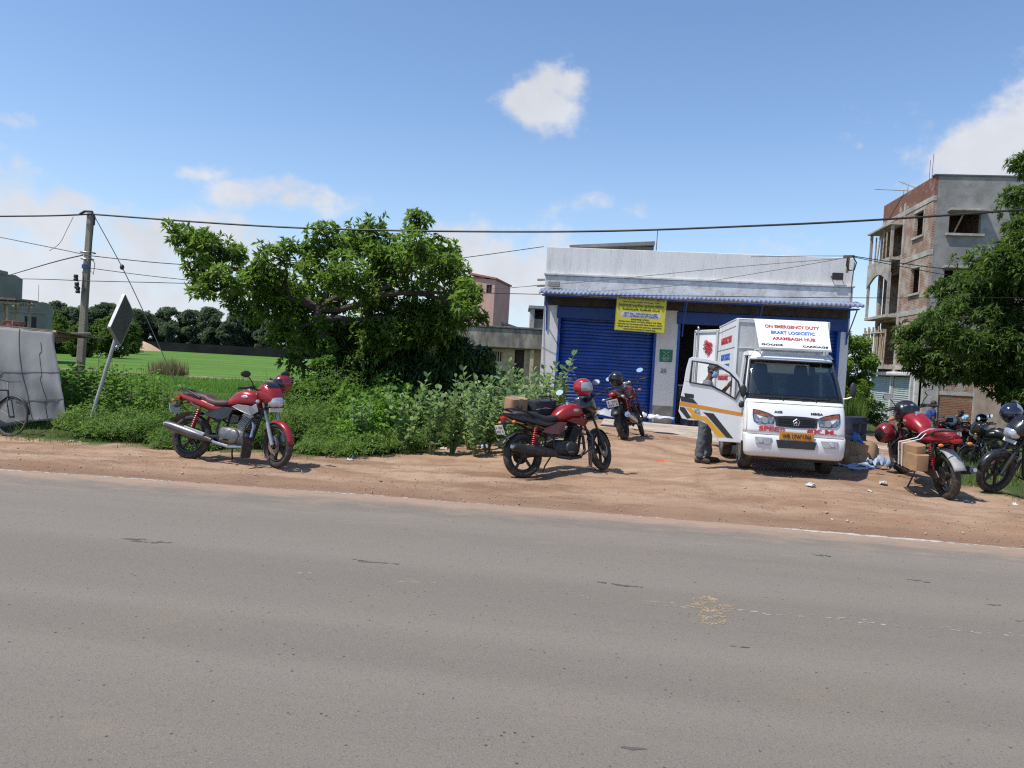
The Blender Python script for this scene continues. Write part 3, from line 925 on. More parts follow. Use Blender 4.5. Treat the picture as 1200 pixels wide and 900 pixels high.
mb = MB(); mb.b2((.3, .3, UT - .9), (UW, UL, UT - .75)); mb.build('roof', CONC2, ub, smooth=False)
mb = MB(); mb.b2((-.05, -.06, UT), (UW, .3, UT + .07)); mb.build('coping', M('dark coping', (.10, .10, .10), .9), ub, smooth=False)
mb = MB(); mb.b2((.3, UL - .2, 0), (UW, UL, UT)); mb.b2((UW - .2, 0, 0), (UW, UL, UT)); mb.build('rear_wall', BRICK, ub, smooth=False)
for z in (3.1, 6.0, 8.95):
    mb = MB(); mb.b2((.28, .28, z), (UW - .2, UL - .2, z + .14)); mb.build('floor_slab', CONC2, ub, smooth=False)
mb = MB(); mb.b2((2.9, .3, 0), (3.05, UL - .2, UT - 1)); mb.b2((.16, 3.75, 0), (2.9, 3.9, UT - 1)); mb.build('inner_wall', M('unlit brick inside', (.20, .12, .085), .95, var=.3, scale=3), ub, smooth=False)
for (a, b, c, d) in FW[:2]:
    mb = MB(); mb.b2((a - .12, -.45, d + .06), (b + .22, -.002, d + .17)); mb.build('sunshade', CONC2, ub, smooth=False, bevel=.01)
    mb = MB(); mb.b2((a - .15, -.16, c - .14), (b + .15, -.002, c - .02)); mb.build('sill', CONC2, ub, smooth=False, bevel=.01)
    mb = MB(); mb.bar((a + .35, .3, c), (a + .75, .28, d), .07); mb.build('prop', BAMBOO, ub, smooth=False)
for (a, b, c, d) in SWN[:3]:
    mb = MB(); mb.b2((-.10, a - .15, c - .14), (-.002, b + .15, c - .02)); mb.build('sill', CONC2, ub, smooth=False, bevel=.01)
    mb = MB(); mb.b2((-.035, a - .2, d + .02), (-.002, b + .1, d + .16)); mb.b2((-.03, a - .16, c - .02), (-.002, a - .03, d + .02)); mb.build('window_surround', CONC2, ub, smooth=False)
# balconies standing out beyond the wall
BX = -.62
for z in (3.2, 6.1, 9.3):
    mb = MB(); mb.b2((BX, 3.97, z - .04), (-.052, UL + .25, z + .12)); mb.build('balcony_slab', CONC2, ub, smooth=False, bevel=.01)
for y in (4.05, UL + .1):
    for z0, z1 in ((6.22, 8.55), (9.42, 11.2)):
        mb = MB(); mb.b2((BX + .02, y - .06, z0), (BX + .16, y + .08, z1)); mb.build('balcony_post', CONC2, ub, smooth=False)
# arch over the middle balcony
mb = MB()
for i in range(12):
    a0, a1 = i / 12, (i + 1) / 12
    zb = lambda a: 8.0 + .62 * math.sin(math.pi * a)
    y0, y1 = 4.0 + a0 * (UL - 3.75), 4.0 + a1 * (UL - 3.75)
    mb.prism([(BX, y0, zb(a0)), (BX, y1, zb(a1)), (BX, y1, 9.25), (BX, y0, 9.25)], (.12, 0, 0))
mb.build('balcony_arch', CONC2, ub, smooth=False)
mb = MB(); mb.b2((BX - .12, 3.9, 11.2), (-.052, UL + .3, 11.3)); mb.build('sunshade', CONC2, ub, smooth=False)
r_ = random.Random(4)
for z0, z1, n_ in ((3.3, 5.55, 13), (9.4, 11.1, 6)):
    for k in range(n_):
        y = 4.05 + (UL - 3.9) * k / (n_ - 1)
        mb = MB(); mb.tube([(BX + .05 + r_.uniform(-.03, .1), y + r_.uniform(-.06, .06), z0), (BX + .06 + r_.uniform(-.03, .1), y + r_.uniform(-.12, .12), z1 + r_.uniform(-.2, .1))], .045, 6)
        mb.build('bamboo_prop', BAMBOO, ub)
mb = MB(); mb.tube([(BX + .04, 3.95, 5.2), (BX + .04, UL + .3, 5.25)], .05, 6); mb.build('balcony_rail', BAMBOO, ub)
mb = MB(); mb.b2((BX, 3.97, 3.33), (BX + .08, UL + .25, 3.62)); mb.build('balcony_edge', CONC2, ub, smooth=False)
# ground floor shutters on the side
SHG = M('grey green shutter', (.36, .40, .37), .6, var=.12, scale=3, dirt=(.28, .26, .2), dirt_amt=.3)
for y0, y1 in ((1.35, 4.0), (4.25, 7.2)):
    o = shutter(ub, y0, y1, .35, 2.75, 0, SHG, pitch=.11)
    o.matrix_local = Matrix.Translation((.02, 0, 0)) @ Matrix(((0, 1, 0, 0), (1, 0, 0, 0), (0, 0, 1, 0), (0, 0, 0, 1)))
for y in (.55, 1.15, 4.02, UL - .26):
    mb = MB(); mb.b2((-.06, y, -.2), (.14, y + .2, 3.1)); mb.build('white_column', CREAMW, ub, smooth=False)
mb = MB(); mb.b2((-.35, 1.2, 2.8), (.1, UL + .1, 3.02)); mb.build('shutter_hood', CREAMW, ub, smooth=False, bevel=.06)
mb = MB(); mb.b2((-.05, .3, -.4), (.15, UL, .34)); mb.build('brick_plinth', BRICKO, ub, smooth=False)
for p, q in (((.2, 1.0, UT - .4), (.2, .95, UT + 1.35)), ((.3, 1.6, UT - .4), (.3, 1.6, UT + 1.2)), ((.2, 4.3, UT - .4), (.2, 4.3, UT + .6)), ((.3, 5.3, UT - .4), (.3, 5.2, UT + .45))):
    mb = MB(); mb.tube([p, q], .013, 5); mb.build('reinforcing_bar', M('rusty bar', (.12, .07, .05), .8), ub)
for p, q in (((.3, 3.2, UT - .05), (-.9, 6.4, UT + .75)), ((.4, 3.0, UT), (-.2, 4.6, UT + .8))):
    mb = MB(); mb.tube([p, q], .03, 6); mb.build('bamboo_pole', BAMBOO, ub)
# small lean-to against the front
RUST = M('rusty sheet', (.27, .115, .062), .75, .2, var=.25, scale=3, dirt=(.42, .33, .27), dirt_amt=.5)
ls = thing('lean_to_shed', 'mud walled lean-to with a rusty sheet roof against the brick ground floor', 'shed', T_UB @ Matrix.Translation((2.6, 0, 0)))
V = []; n_ = 34
for k in range(n_ + 1):
    x = .02 + 2.0 * k / n_; c_ = .02 * math.cos(k * 1.9)
    V += [(x, -.02, 2.65 + c_), (x + .25, -1.2, 2.2 + c_ + .02 * nz(x, 0, 3)), (x + .55, -2.5, 1.72 + c_)]
mb = MB(); mb.add(V, [(k * 3 + i, (k + 1) * 3 + i, (k + 1) * 3 + i + 1, k * 3 + i + 1) for k in range(n_) for i in range(2)])
o = mb.build('roof', RUST, ls); s_ = o.modifiers.new('thick', 'SOLIDIFY'); s_.thickness = .01
MUD = M('mud plaster', (.25, .20, .16), .95, var=.2, scale=2)
mb = MB(); mb.prism([(.03, -.02, 0), (.03, -.02, 2.55), (.5, -2.3, 1.6), (.5, -2.3, 0)], (.1, .02, 0)); mb.b2((2.2, -2.2, 0), (2.3, -.05, 1.6)); mb.b2((.2, -.2, 0), (2.25, -.1, 2.3)); mb.build('wall', MUD, ls, smooth=False)
mb = MB(); mb.tube([(.62, -2.45, 0), (.66, -2.45, 1.7)], .05, 7); mb.build('post', BAMBOO, ls)

# ------------------------------------------------------------------ houses beyond the bushes
yh_p = at(515, 433, 32)
T_YH = frame_at((yh_p.x, 32, -.6), (1, -.05))
yh = thing('flat_roofed_house', 'low cream house with a stained grey parapet behind the bushes', 'house', T_YH)
CREAM = M('faded cream paint', (.52, .43, .26), .9, var=.15, scale=1.5, dirt=(.2, .17, .12), dirt_amt=.5)
STAIN = M('stained parapet', (.36, .325, .25), .92, var=.3, scale=1.3, dirt=(.09, .085, .075), dirt_amt=.8, stretch=(1, 1, .35))
mb = MB(); wall_with_holes(mb, 'x', 0, 6.6, 0, 2.75, [(3.1, 3.5, 0, 2.72), (2.15, 2.6, 2.2, 2.6)], 0, .2); mb.b2((0, .2, 0), (.2, 6, 2.75)); mb.b2((6.4, .2, 0), (6.6, 6, 2.75)); mb.b2((0, 5.8, 0), (6.6, 6, 2.75)); mb.build('wall', CREAM, yh, smooth=False)
mb = MB(); mb.b2((-.3, -.5, 2.76), (6.9, 6.2, 3.55)); mb.build('parapet', STAIN, yh, smooth=False, bevel=.03)
mb = MB(); mb.b2((-.36, -.55, 3.55), (6.95, 6.25, 3.64)); mb.build('roof_edge', M('blackened cement', (.12, .12, .11), .95, var=.3), yh, smooth=False, bevel=.02)
mb = MB(); mb.b2((3.1, .14, 0), (3.5, .19, 2.7)); mb.build('door', M('dark door', (.045, .03, .025), .7), yh, smooth=False)
w_ = MB(); w_.b2((2.12, -.05, 2.62), (2.63, .0, 2.7)); w_ = w_.build('window', CREAM, yh, smooth=False)
mb = MB()
for k in range(5): mb.b2((2.15 + k * .1, .03, 2.2), (2.19 + k * .1, .06, 2.6))
mb.build('grille', CREAM, w_, smooth=False)
mb = MB(); mb.b2((2.14, .1, 2.18), (2.62, .15, 2.62)); mb.build('pane', DARK, w_, smooth=False)
mb = MB(); mb.b2((3.75, -.4, 0), (3.9, -.25, 2.75)); mb.build('post', CREAM, yh, smooth=False)

pk_p = at(545, 420, 45)
T_PK = frame_at((pk_p.x, 45, -.7), (1, -.22)) @ Matrix.Diagonal((.80, 1, 1, 1))
pk = thing('pink_house', 'tall narrow salmon pink house rising above the cream house', 'house', T_PK)
PINK = M('salmon paint', (.60, .345, .275), .88, var=.08, scale=1, dirt=(.36, .2, .16), dirt_amt=.25)
mb = MB(); wall_with_holes(mb, 'x', 0, 1.95, 0, 7.0, [(1.32, 1.72, 6.2, 6.68)], 0, .2); mb.b2((0, .2, 0), (.2, 4, 7.0)); mb.b2((1.75, .2, 0), (1.95, 4, 7.0)); mb.b2((0, 3.8, 0), (1.95, 4, 7)); mb.b2((.2, .2, 4), (1.75, 3.8, 4.1)); mb.build('wall', PINK, pk, smooth=False, bevel=.01)
mb = MB(); mb.prism([(-.06, -.12, 7.25), (2.05, -.12, 7.0), (2.05, -.12, 7.1), (-.06, -.12, 7.36)], (0, 4.2, 0)); mb.b2((.0, .0, 7.0), (1.2, 3.9, 7.12)); mb.build('roof', M('salmon roof edge', (.42, .17, .11), .85), pk, smooth=False)
mb = MB(); mb.b2((-.02, -.03, 3.98), (1.98, -.002, 4.1)); mb.build('string_course', M('salmon roof edge', (.42, .17, .11), .85), pk, smooth=False)
w_ = MB(); w_.b2((1.28, .03, 6.16), (1.76, .08, 6.2)); w_.b2((1.28, .03, 6.68), (1.76, .08, 6.72)); w_.b2((1.50, .04, 6.2), (1.53, .07, 6.68)); w_ = w_.build('window', WOODD, pk, smooth=False)
mb = MB(); mb.b2((1.3, .1, 6.18), (1.74, .14, 6.7)); mb.build('pane', DARK, w_, smooth=False)
mb = MB(); mb.prism([(1.96, -.3, 3.1), (3.0, -.3, 2.6), (3.0, -.3, 2.7), (1.96, -.3, 3.35)], (0, 2.6, 0)); mb.build('side_roof', M('red tiles', (.22, .06, .05), .8), pk, smooth=False)
tn_p = at(588, 420, 40)
tn = thing('tin_shed', 'pale shed with a dark sloping sheet roof between the pink house and the shop', 'shed', frame_at((tn_p.x, 40, -.7), (1, 0)))
mb = MB(); mb.prism([(0, 0, 0), (1.7, 0, 0), (1.7, 0, 3.75), (0, 0, 4.2)], (0, 3, 0)); mb.build('wall', M('pale sheet', (.5, .52, .53), .6), tn, smooth=False)
mb = MB(); mb.prism([(-.15, -.25, 4.25), (1.8, -.25, 3.72), (1.8, -.25, 3.82), (-.15, -.25, 4.36)], (0, 3.4, 0)); mb.build('roof', M('dark sheet', (.10, .10, .11), .7), tn, smooth=False)
ct_p = at(619, 420, 36)
ct = thing('stair_tower', 'bare concrete stair head beside the white shop wall', 'building', frame_at((ct_p.x, 36, -.6), (1, 0)))
mb = MB(); mb.b2((0, 0, 0), (.18, 2.5, 4.75)); mb.b2((1.6, 0, 0), (1.8, 2.5, 4.75)); mb.b2((0, 2.3, 0), (1.8, 2.5, 4.75)); mb.b2((.18, .5, 0), (1.6, .6, 4.3)); mb.build('wall', CONC2, ct, smooth=False)
mb = MB(); mb.b2((-.1, -.1, 4.75), (1.9, 2.6, 4.88)); mb.build('roof', GREYC, ct, smooth=False)

# far grey building on the left with its lower block
fg_p = at(51, 392, 60)
T_FG = frame_at((fg_p.x, 60, -.7), (-1, -.15))
T_FG = Matrix.Translation((fg_p.x, 60, -.7)) @ Matrix.Rotation(R(27), 4, 'Z')
fg = thing('apartment_building', 'bare grey cement building with a stepped roof beyond the tarpaulin stall', 'building', T_FG)
GREY3 = M('dull cement', (.185, .175, .165), .93, var=.2, scale=.5, dirt=(.12, .12, .12), dirt_amt=.4)
mb = MB(); wall_with_holes(mb, 'x', -6, 0, 0, 4.85, [(-1.3, -.95, 2.7, 3.7), (-.85, -.5, 2.7, 3.7)], 0, .25); mb.b2((-6, .25, 0), (-5.8, 8, 4.85)); mb.b2((-.25, .25, 0), (0, 8, 4.85)); mb.b2((-5.8, 4, 0), (-.25, 4.2, 4.8)); mb.build('wall', GREY3, fg, smooth=False)
mb = MB(); mb.b2((-6, -.15, 3.95), (0.1, -.003, 4.1)); mb.b2((-1.5, -.25, 2.5), (-.3, -.003, 2.62)); mb.build('ledge', GREY3, fg, smooth=False)
mb = MB(); wall_with_holes(mb, 'x', -6.2, -2.0, 4.853, 6.8, [(-3.35, -3.0, 5.9, 6.35)], .1, .35); mb.b2((-2.25, .35, 4.853), (-2, 5, 6.8)); mb.b2((-6.2, 3, 4.853), (-2.25, 3.2, 6.8)); mb.build('upper_wall', GREY3, fg, smooth=False)
mb = MB(); mb.prism([(-6.2, 0, 6.8), (-2.5, 0, 6.8), (-2.5, 0, 7.0), (-3.4, 0, 7.15), (-4.6, 0, 7.55), (-6.2, 0, 7.6)], (0, .3, 0)); mb.b2((-4.7, .4, 6.8), (-4.4, .7, 8.4)); mb.build('parapet', GREY3, fg, smooth=False)
for x in (-1.95, -.95):
    mb = MB(); mb.lathe([(.001, -.02), (.2, -.02), (.22, .0), (.2, .02), (.001, .02)], 10, 'y', (x, -.02, 4.55)); mb.build('rosette', CREAMW, fg, smooth=False)
mb = MB(); mb.b2((-6, -1.5, 0), (-.4, -.3, 2.2)); mb.build('lower_block', M('pale blue wash', (.42, .47, .50), .85, var=.15), fg, smooth=False)
mb = MB(); mb.b2((-2.2, -1.53, .9), (-1.4, -1.5, 1.9)); mb.build('window', DARK, fg, smooth=False)
mb = MB(); mb.tube([(-.6, 2, 4.8), (-.6, 2, 6.3)], .02, 5); mb.build('mast', STEEL, fg)
bp_p = at(0, 380, 30)
bp = thing('bamboo_platform', 'rough bamboo platform on poles before the grey building', 'scaffold', Matrix.Translation((bp_p.x, 30, -.5)))
for k in range(6):
    mb = MB(); mb.tube([(-.7 + k * .24, 0 + (k % 2) * .9, 0), (-.72 + k * .24 + .04 * (k % 3), (k % 2) * .9, 3.45)], .045, 6); mb.build('pole', BAMBOO, bp)
for k in range(7):
    mb = MB(); mb.tube([(-1.1, -.1 + k * .17, 3.35 + .02 * (k % 3)), (.78, -.1 + k * .17, 3.28 + .03 * (k % 2))], .05, 6); mb.build('beam', BAMBOO, bp)
mb = MB(); mb.b2((-1.1, -.2, 3.42), (.7, 1.2, 3.5)); mb.build('deck', WOODD, bp, smooth=False)

# long wall on the far side of the field
bw = MB(); a_, b_ = at(120, 402, 182), at(330, 415, 176)
WALLD = M('dark boundary wall', (.026, .025, .026), .95, var=.3, scale=.2, spec=.05)
bw.bar((a_.x - 40, a_.y + 1.2, 0), (b_.x + 60, b_.y - 1.6, 0), .3, 2.9)
tag(bw.build('boundary_wall', WALLD, smooth=False), 'long dark boundary wall along the far edge of the green field', 'wall')
for px, w_, h_, cc_ in ((168, 9, 2.0, (.50, .34, .22)), (153, 8, 1.5, (.30, .29, .28))):
    p = at(px, 407, 168); mb = MB(); V = []; F = []
    n_ = 18
    V.append((0, 0, h_))
    for j, (rr, hh) in enumerate(((.35, .72), (.7, .3), (1, -.1))):
        for k in range(n_):
            a = 2 * math.pi * k / n_; q = 1 + .15 * nz(math.cos(a) + j, math.sin(a), 2, px)
            V.append((math.cos(a) * w_ / 2 * rr * q, math.sin(a) * 2 * rr * q, h_ * hh))
    for k in range(n_):
        l = (k + 1) % n_
        F.append((0, 1 + k, 1 + l))
        for j in range(2): F.append((1 + j * n_ + k, 1 + (j + 1) * n_ + k, 1 + (j + 1) * n_ + l, 1 + j * n_ + l))
    mb.add(V, F); o = mb.build('sand_heap', M('heap %d' % px, cc_, .95)); o.location = (p.x, p.y, -.6)
    tag(o, 'pale heap of sand before the far field wall' if px == 168 else 'grey heap of gravel before the far field wall', 'heap')
# ================================================================== vegetation
NR = np.random.default_rng(11)


def leafmat(name, dark, light, trans=.35, rough=.5):
    m, t, out = newmat(name)
    rn = t.n('ShaderNodeAttribute', attribute_name='tone').outputs['Fac']
    c = t.mix(rn, c4(dark), c4(light))
    b = t.n('ShaderNodeBsdfPrincipled', {'Base Color': c, 'Roughness': rough, 'Specular IOR Level': .35})
    tr = t.n('ShaderNodeBsdfTranslucent', {0: t.mix(.5, c, (.16, .26, .02, 1), 'ADD')})
    mx = t.n('ShaderNodeMixShader', {0: trans, 1: b.outputs[0], 2: tr.outputs[0]})
    t.t.links.new(mx.outputs[0], out.inputs[0]); return m


LF_TREE = leafmat('tree leaf', (.060, .112, .024), (.215, .33, .055), .5)
LF_DARK = leafmat('dark mango leaf', (.030, .064, .020), (.085, .145, .036), .3, .4)
LF_RIGHT = leafmat('mango leaf', (.038, .076, .020), (.135, .205, .038), .4)
LF_FAR = leafmat('hazed far leaf', (.085, .118, .080), (.145, .185, .115), .3)  # leaf tones lightened so that the colour carries the distance haze
LF_WEED = leafmat('weed leaf', (.075, .14, .035), (.23, .35, .085), .45)
LF_VINE = leafmat('vine leaf', (.065, .145, .025), (.20, .36, .055), .45)
LF_BROAD = leafmat('broad pale leaf', (.13, .215, .085), (.32, .43, .19), .4)
LF_CROP = leafmat('tall plant leaf', (.075, .145, .028), (.19, .34, .055), .45)
LF_GRASS = leafmat('grass blade', (.06, .12, .018), (.17, .25, .045), .4)
LF_DRY = leafmat('dry grass', (.16, .13, .06), (.30, .24, .12), .3)
BARK = M('tree bark', (.060, .047, .036), .95, var=.35, scale=6, bump=.02, bscale=12)
STEM = M('green stem', (.12, .16, .06), .8, var=.25)


def unit(v):
    return v / np.maximum(np.linalg.norm(v, axis=-1, keepdims=True), 1e-9)


def leaves(P, D, L, Wd, fold=.25, droop=.25, spin=None):
    """arrays: base points, directions, lengths, widths -> folded diamond leaves"""
    n = len(P); D = unit(D)
    D2 = unit(D + np.array([0, 0, -1.0]) * droop)
    up = np.array([0, 0, 1.0]) + NR.normal(0, .35, (n, 3))
    S = unit(np.cross(D, up)); N = np.cross(S, D)
    L = np.asarray(L)[:, None]; Wd = np.asarray(Wd)[:, None]
    mid = P + D * L * .48
    a = mid + S * Wd * .5 + N * Wd * fold; c = mid - S * Wd * .5 + N * Wd * fold
    tip = mid + D2 * L * .55
    V = np.stack([P, a, tip, c], 1).reshape(-1, 3)
    F = np.arange(4 * n).reshape(n, 4)
    return V, F


def sphere(n):
    return unit(NR.normal(0, 1, (n, 3)))


def tuft_leaves(P, A, k, L, W, spread=1.0, droop=.3, jitter=.25, fold=.22):
    """whorls: at every point P a ring of k leaves about axis A"""
    n = len(P); A = unit(A)
    Pr = np.repeat(P, k, 0); Ar = np.repeat(A, k, 0)
    r = unit(np.cross(Ar, sphere(n * k)))
    D = unit(Ar * (.55 + NR.normal(0, jitter, (n * k, 1))) + r * spread)
    Ls = L * NR.uniform(.65, 1.2, n * k); Ws = W * NR.uniform(.75, 1.2, n * k)
    return leaves(Pr + r * .01, D, Ls, Ws, fold, droop), np.repeat(NR.uniform(0, 1, n), k)


def clump_crown(blobs, density, sub=9, subr=.42, hollow=.35):
    """blob list of (centre Vector, radius) -> tuft points and axes with gaps between sub-clumps"""
    Ps, As, subs = [], [], []
    for c, r in blobs:
        c = np.array(c[:]); m = max(4, int(sub * NR.uniform(.8, 1.25)))
        sc = c + sphere(m) * r * NR.uniform(.45, .95, (m, 1)) * np.array([1, 1, .85])
        subs.append((c, sc))
        for s in sc:
            k = int(density * r * r * NR.uniform(.5, 1.4) / m * 10)
            if k < 1: continue
            rr = r * subr * NR.uniform(.7, 1.3)
            d = sphere(k); rad = rr * (hollow + (1 - hollow) * NR.uniform(0, 1, (k, 1)) ** .6)
            p = s + d * rad * np.array([1, 1, .8])
            Ps.append(p); As.append(d + unit(p - c) * .7 + np.array([0, 0, .45]))
    return np.concatenate(Ps), np.concatenate(As), subs


def branch_path(a, b, r0, r1, wob=.12, n=6, sag=0.0):
    a, b = Vector(a), Vector(b); L = (b - a).length; pts = []; rs = []
    s = rng.uniform(0, 99)
    for i in range(n + 1):
        f = i / n; p = a.lerp(b, f)
        w = math.sin(math.pi * f) * wob * L
        p += Vector((nz(f * 2, s, 1, 1), nz(f * 2, s, 1, 2), nz(f * 2, s, 1, 3))) * w
        p.z += math.sin(math.pi * f) * sag * L
        pts.append(p); rs.append(r0 + (r1 - r0) * f)
    return pts, rs


def make_tree(label, cat, base, trunk_pts, trunk_r, blobs, leaf, mat, density, kleaf, name='tree', limbs=None, group=None, droop=.3, spread=1.0, sub=9, twigs=True, tone_bias=None, subr=.42, bark=None):
    tr = thing(name, label, cat, Matrix.Translation(base), group)
    B = Vector(base)
    P, A, subs = clump_crown(blobs, density, sub, subr)
    (V, F), tone = tuft_leaves(P, A, kleaf, leaf[0], leaf[1], spread, droop)
    tone = np.repeat(np.clip(tone * .75 + NR.uniform(0, .25, len(tone)), 0, 1), 4)
    fast_mesh('crown', V - np.array(B[:]), F, mat, tr, {'tone': tone})
    mb = MB(Matrix.Translation(-B)); pts = [Vector(p) for p in trunk_pts]
    rs = [trunk_r * (1.35 if i == 0 else 1 - .45 * i / len(pts)) for i in range(len(pts))]
    dense = []; dr = []
    for i in range(len(pts) - 1):
        q, r_ = branch_path(pts[i], pts[i + 1], rs[i], rs[i + 1], .10, 4)
        dense += q[:-1] if i < len(pts) - 2 else q; dr += r_[:-1] if i < len(pts) - 2 else r_
    mb.tube(dense, dr, 9)
    for i, (c, sc) in enumerate(subs):
        src = pts[-1] if not limbs else min(pts + limbs, key=lambda p: (p - Vector(c)).length + .5 * max(0, p.z - c[2]))
        src = min(pts[1:] + (limbs or []), key=lambda p: (p - Vector(c)).length + .6 * max(0, p.z - c[2]))
        r0 = trunk_r * .30; q, r_ = branch_path(src, c, r0, r0 * .4, .16, 5, .06); mb.tube(q, r_, 6, cap=False)
        if twigs:
            for s in sc:
                q, r_ = branch_path(c, s, r0 * .38, .006, .18, 3, .05); mb.tube(q, r_, 5, cap=False)
    if limbs:
        for l in limbs:
            s = min(pts, key=lambda p: (p - l).length); q, r_ = branch_path(s, l, trunk_r * .5, trunk_r * .3, .16, 5, .05); mb.tube(q, r_, 7)
    mb.build('trunk', bark or BARK, tr)
    return tr


def blobs_px(lst, Y, seed, dy=1.1):
    r_ = random.Random(seed); out = []
    for q in lst:
        px, py, rp = q[:3]; y = Y + (q[3] if len(q) > 3 else r_.uniform(-dy, dy))
        out.append((at(px, py, y), rp * y / FPX))
    return out


# ------------------------------------------------------------------ the big spreading tree
TY = 15.6
bl = blobs_px([(203, 274, 15), (222, 284, 22), (250, 292, 22), (272, 302, 18), (232, 318, 21), (258, 330, 22), (240, 345, 15), (276, 345, 16),
               (331, 306, 26), (305, 330, 28), (345, 335, 30), (322, 356, 30), (290, 366, 18),
               (384, 279, 20), (372, 308, 26), (398, 318, 28), (428, 262, 19), (420, 285, 26), (450, 292, 24), (440, 318, 34),
               (490, 262, 17), (488, 286, 22), (514, 296, 24), (482, 318, 32), (522, 322, 26), (540, 345, 26), (510, 355, 38), (548, 370, 20),
               (430, 355, 44), (395, 368, 38), (465, 375, 44), (360, 385, 34), (325, 390, 20), (500, 388, 40), (425, 400, 36, .5), (345, 425, 14), (400, 415, 30, .8), (430, 430, 30, .6)], TY, 3)
base = at(386, 478, TY); base.z = gz(base.x, base.y) - .05
tp = [base, at(381, 440, TY), at(383, 410, TY), at(374, 380, TY - .1), at(372, 362, TY)]
limbs = [at(340, 350, TY - .3), at(300, 325, TY), at(262, 312, TY + .2), at(430, 330, TY + .3), at(470, 330, TY), at(430, 375, TY + .2), at(500, 345, TY), at(395, 315, TY + .5)]
make_tree('broad leafy tree with an arm reaching out over the paddy field', 'tree', base, tp, .15, bl, (.150, .052), LF_TREE, 78, 7, limbs=limbs, droop=.4, subr=.58, sub=8)
# dark drooping tree low beside it
bl = blobs_px([(470, 425, 34), (505, 412, 36), (540, 420, 34), (562, 432, 24), (520, 440, 34), (448, 445, 28), (490, 448, 30), (550, 446, 26), (575, 440, 14)], 17.2, 8, .8)
base = at(510, 470, 17.2); base.z = gz(base.x, base.y) - .05
make_tree('low dark mango tree with drooping narrow leaves beside the spreading tree', 'tree', base, [base, at(508, 445, 17.2), at(510, 425, 17.2)], .10, bl, (.21, .045), LF_DARK, 150, 8, droop=.9, spread=1.1)
# climber on the trunk and mound of vines at its foot
bl = blobs_px([(376, 380, 9), (384, 405, 12), (380, 425, 14), (392, 440, 18), (366, 450, 20), (408, 455, 22)], TY - .4, 9, .2)
P, A, subs = clump_crown(bl, 420, 6)
(V, F), tone = tuft_leaves(P, A, 4, .075, .06)
o = fast_mesh('climber', V, F, LF_VINE, attr={'tone': np.repeat(tone, 4) * .5}); tag(o, 'leafy climber wrapped round the trunk of the spreading tree', 'climber')

# ------------------------------------------------------------------ tree on the right
RY = 20.5
bl = blobs_px([(1062, 412, 16), (1080, 398, 22), (1098, 376, 24), (1074, 424, 12), (1096, 425, 26), (1118, 348, 28), (1130, 385, 34), (1120, 420, 28), (1145, 318, 26), (1158, 352, 36), (1150, 410, 32),
               (1180, 312, 28), (1192, 345, 40), (1185, 395, 40), (1172, 440, 28), (1205, 290, 24), (1196, 262, 10), (1198, 228, 13), (1203, 192, 15), (1225, 250, 40), (1230, 330, 60), (1230, 400, 55), (1200, 445, 34), (1250, 300, 60), (1190, 462, 22), (1215, 470, 26)], RY, 5, 1.4)
base = at(1228, 520, RY); base.z = gz(base.x, base.y) - .1
tp = [base, at(1222, 470, RY), at(1226, 420, RY), at(1216, 375, RY)]
limbs = [at(1180, 420, RY + .2), at(1150, 375, RY), at(1120, 410, RY - .4), at(1195, 340, RY), at(1225, 300, RY)]
make_tree('mango tree leaning in from the edge of the frame before the unfinished building', 'tree', base, tp, .20, bl, (.20, .055), LF_RIGHT, 68, 8, limbs=limbs, droop=.55, subr=.55)

# ------------------------------------------------------------------ trees farther away
def far_variant(seed, h, w, leaf=.55):
    r_ = random.Random(seed); bl = []
    for k in range(17):
        z = h * r_.uniform(.10, .97); q = (.35 + .65 * math.sin(math.pi * min(1, max(0, z / h - .1) / .92))) * w
        a = r_.uniform(0, 6.28); bl.append((Vector((math.cos(a) * q * r_.uniform(.2, .8), math.sin(a) * q * r_.uniform(.2, .8), z)), w * r_.uniform(.30, .5)))
    return bl


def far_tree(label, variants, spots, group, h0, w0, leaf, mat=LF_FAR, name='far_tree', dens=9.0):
    protos = []
    for v in range(variants):
        bl = far_variant(40 + v + int(h0 * 10), h0, w0)
        t_ = make_tree(label, 'tree', (0, 0, 0), [(0, 0, -.3), (.1, 0, h0 * .3), (-.05, .1, h0 * .62)], h0 * .022, bl, (leaf, leaf * .5), mat, dens, 5, name=name, group=group, twigs=False, subr=.55)
        protos.append(t_)
    for i, (x, y, s) in enumerate(spots):
        o = protos[i] if i < variants else copy_tree(protos[i % variants])
        o.matrix_world = Matrix.Translation((x, y, -.7)) @ Matrix.Rotation(i * 2.4, 4, 'Z') @ Matrix.Diagonal((s * (1 + .2 * math.sin(i * 3.1)), s * (1 + .2 * math.sin(i * 3.1)), s, 1))


r_ = random.Random(12); spots = []
for i in range(58):
    px = 40 + i * 9.0 + r_.uniform(-4, 4); Y = r_.uniform(186, 206); p = at(px, 400, Y)
    spots.append((p.x, Y, r_.uniform(.78, 1.0) * (1.0 if i % 5 else .8)))
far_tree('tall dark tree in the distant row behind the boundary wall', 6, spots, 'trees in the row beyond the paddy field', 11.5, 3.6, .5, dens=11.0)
spots = [(at(96, 400, 84).x, 84, .62), (at(128, 400, 88).x, 88, .78), (at(66, 400, 95).x, 95, .8), (at(152, 400, 120).x, 120, .8)]
far_tree('rounded green tree in the middle distance behind the leaning utility pole', 2, spots, 'trees behind the utility pole', 5.6, 2.9, .34, LF_RIGHT, 'round_tree', 13)
p = at(994, 440, 33)
bl = [(Vector((p.x + dx, p.y + dy, z)), r) for dx, dy, z, r in ((-.5, 0, .6, .9), (.3, 0, 1.2, .9), (-.3, .3, 2.0, .9), (.4, 0, 2.6, .8), (.0, .2, 3.3, .7), (1.0, 0, .3, .8), (-1, .4, 1.3, .8), (.9, .5, 1.9, .7))]
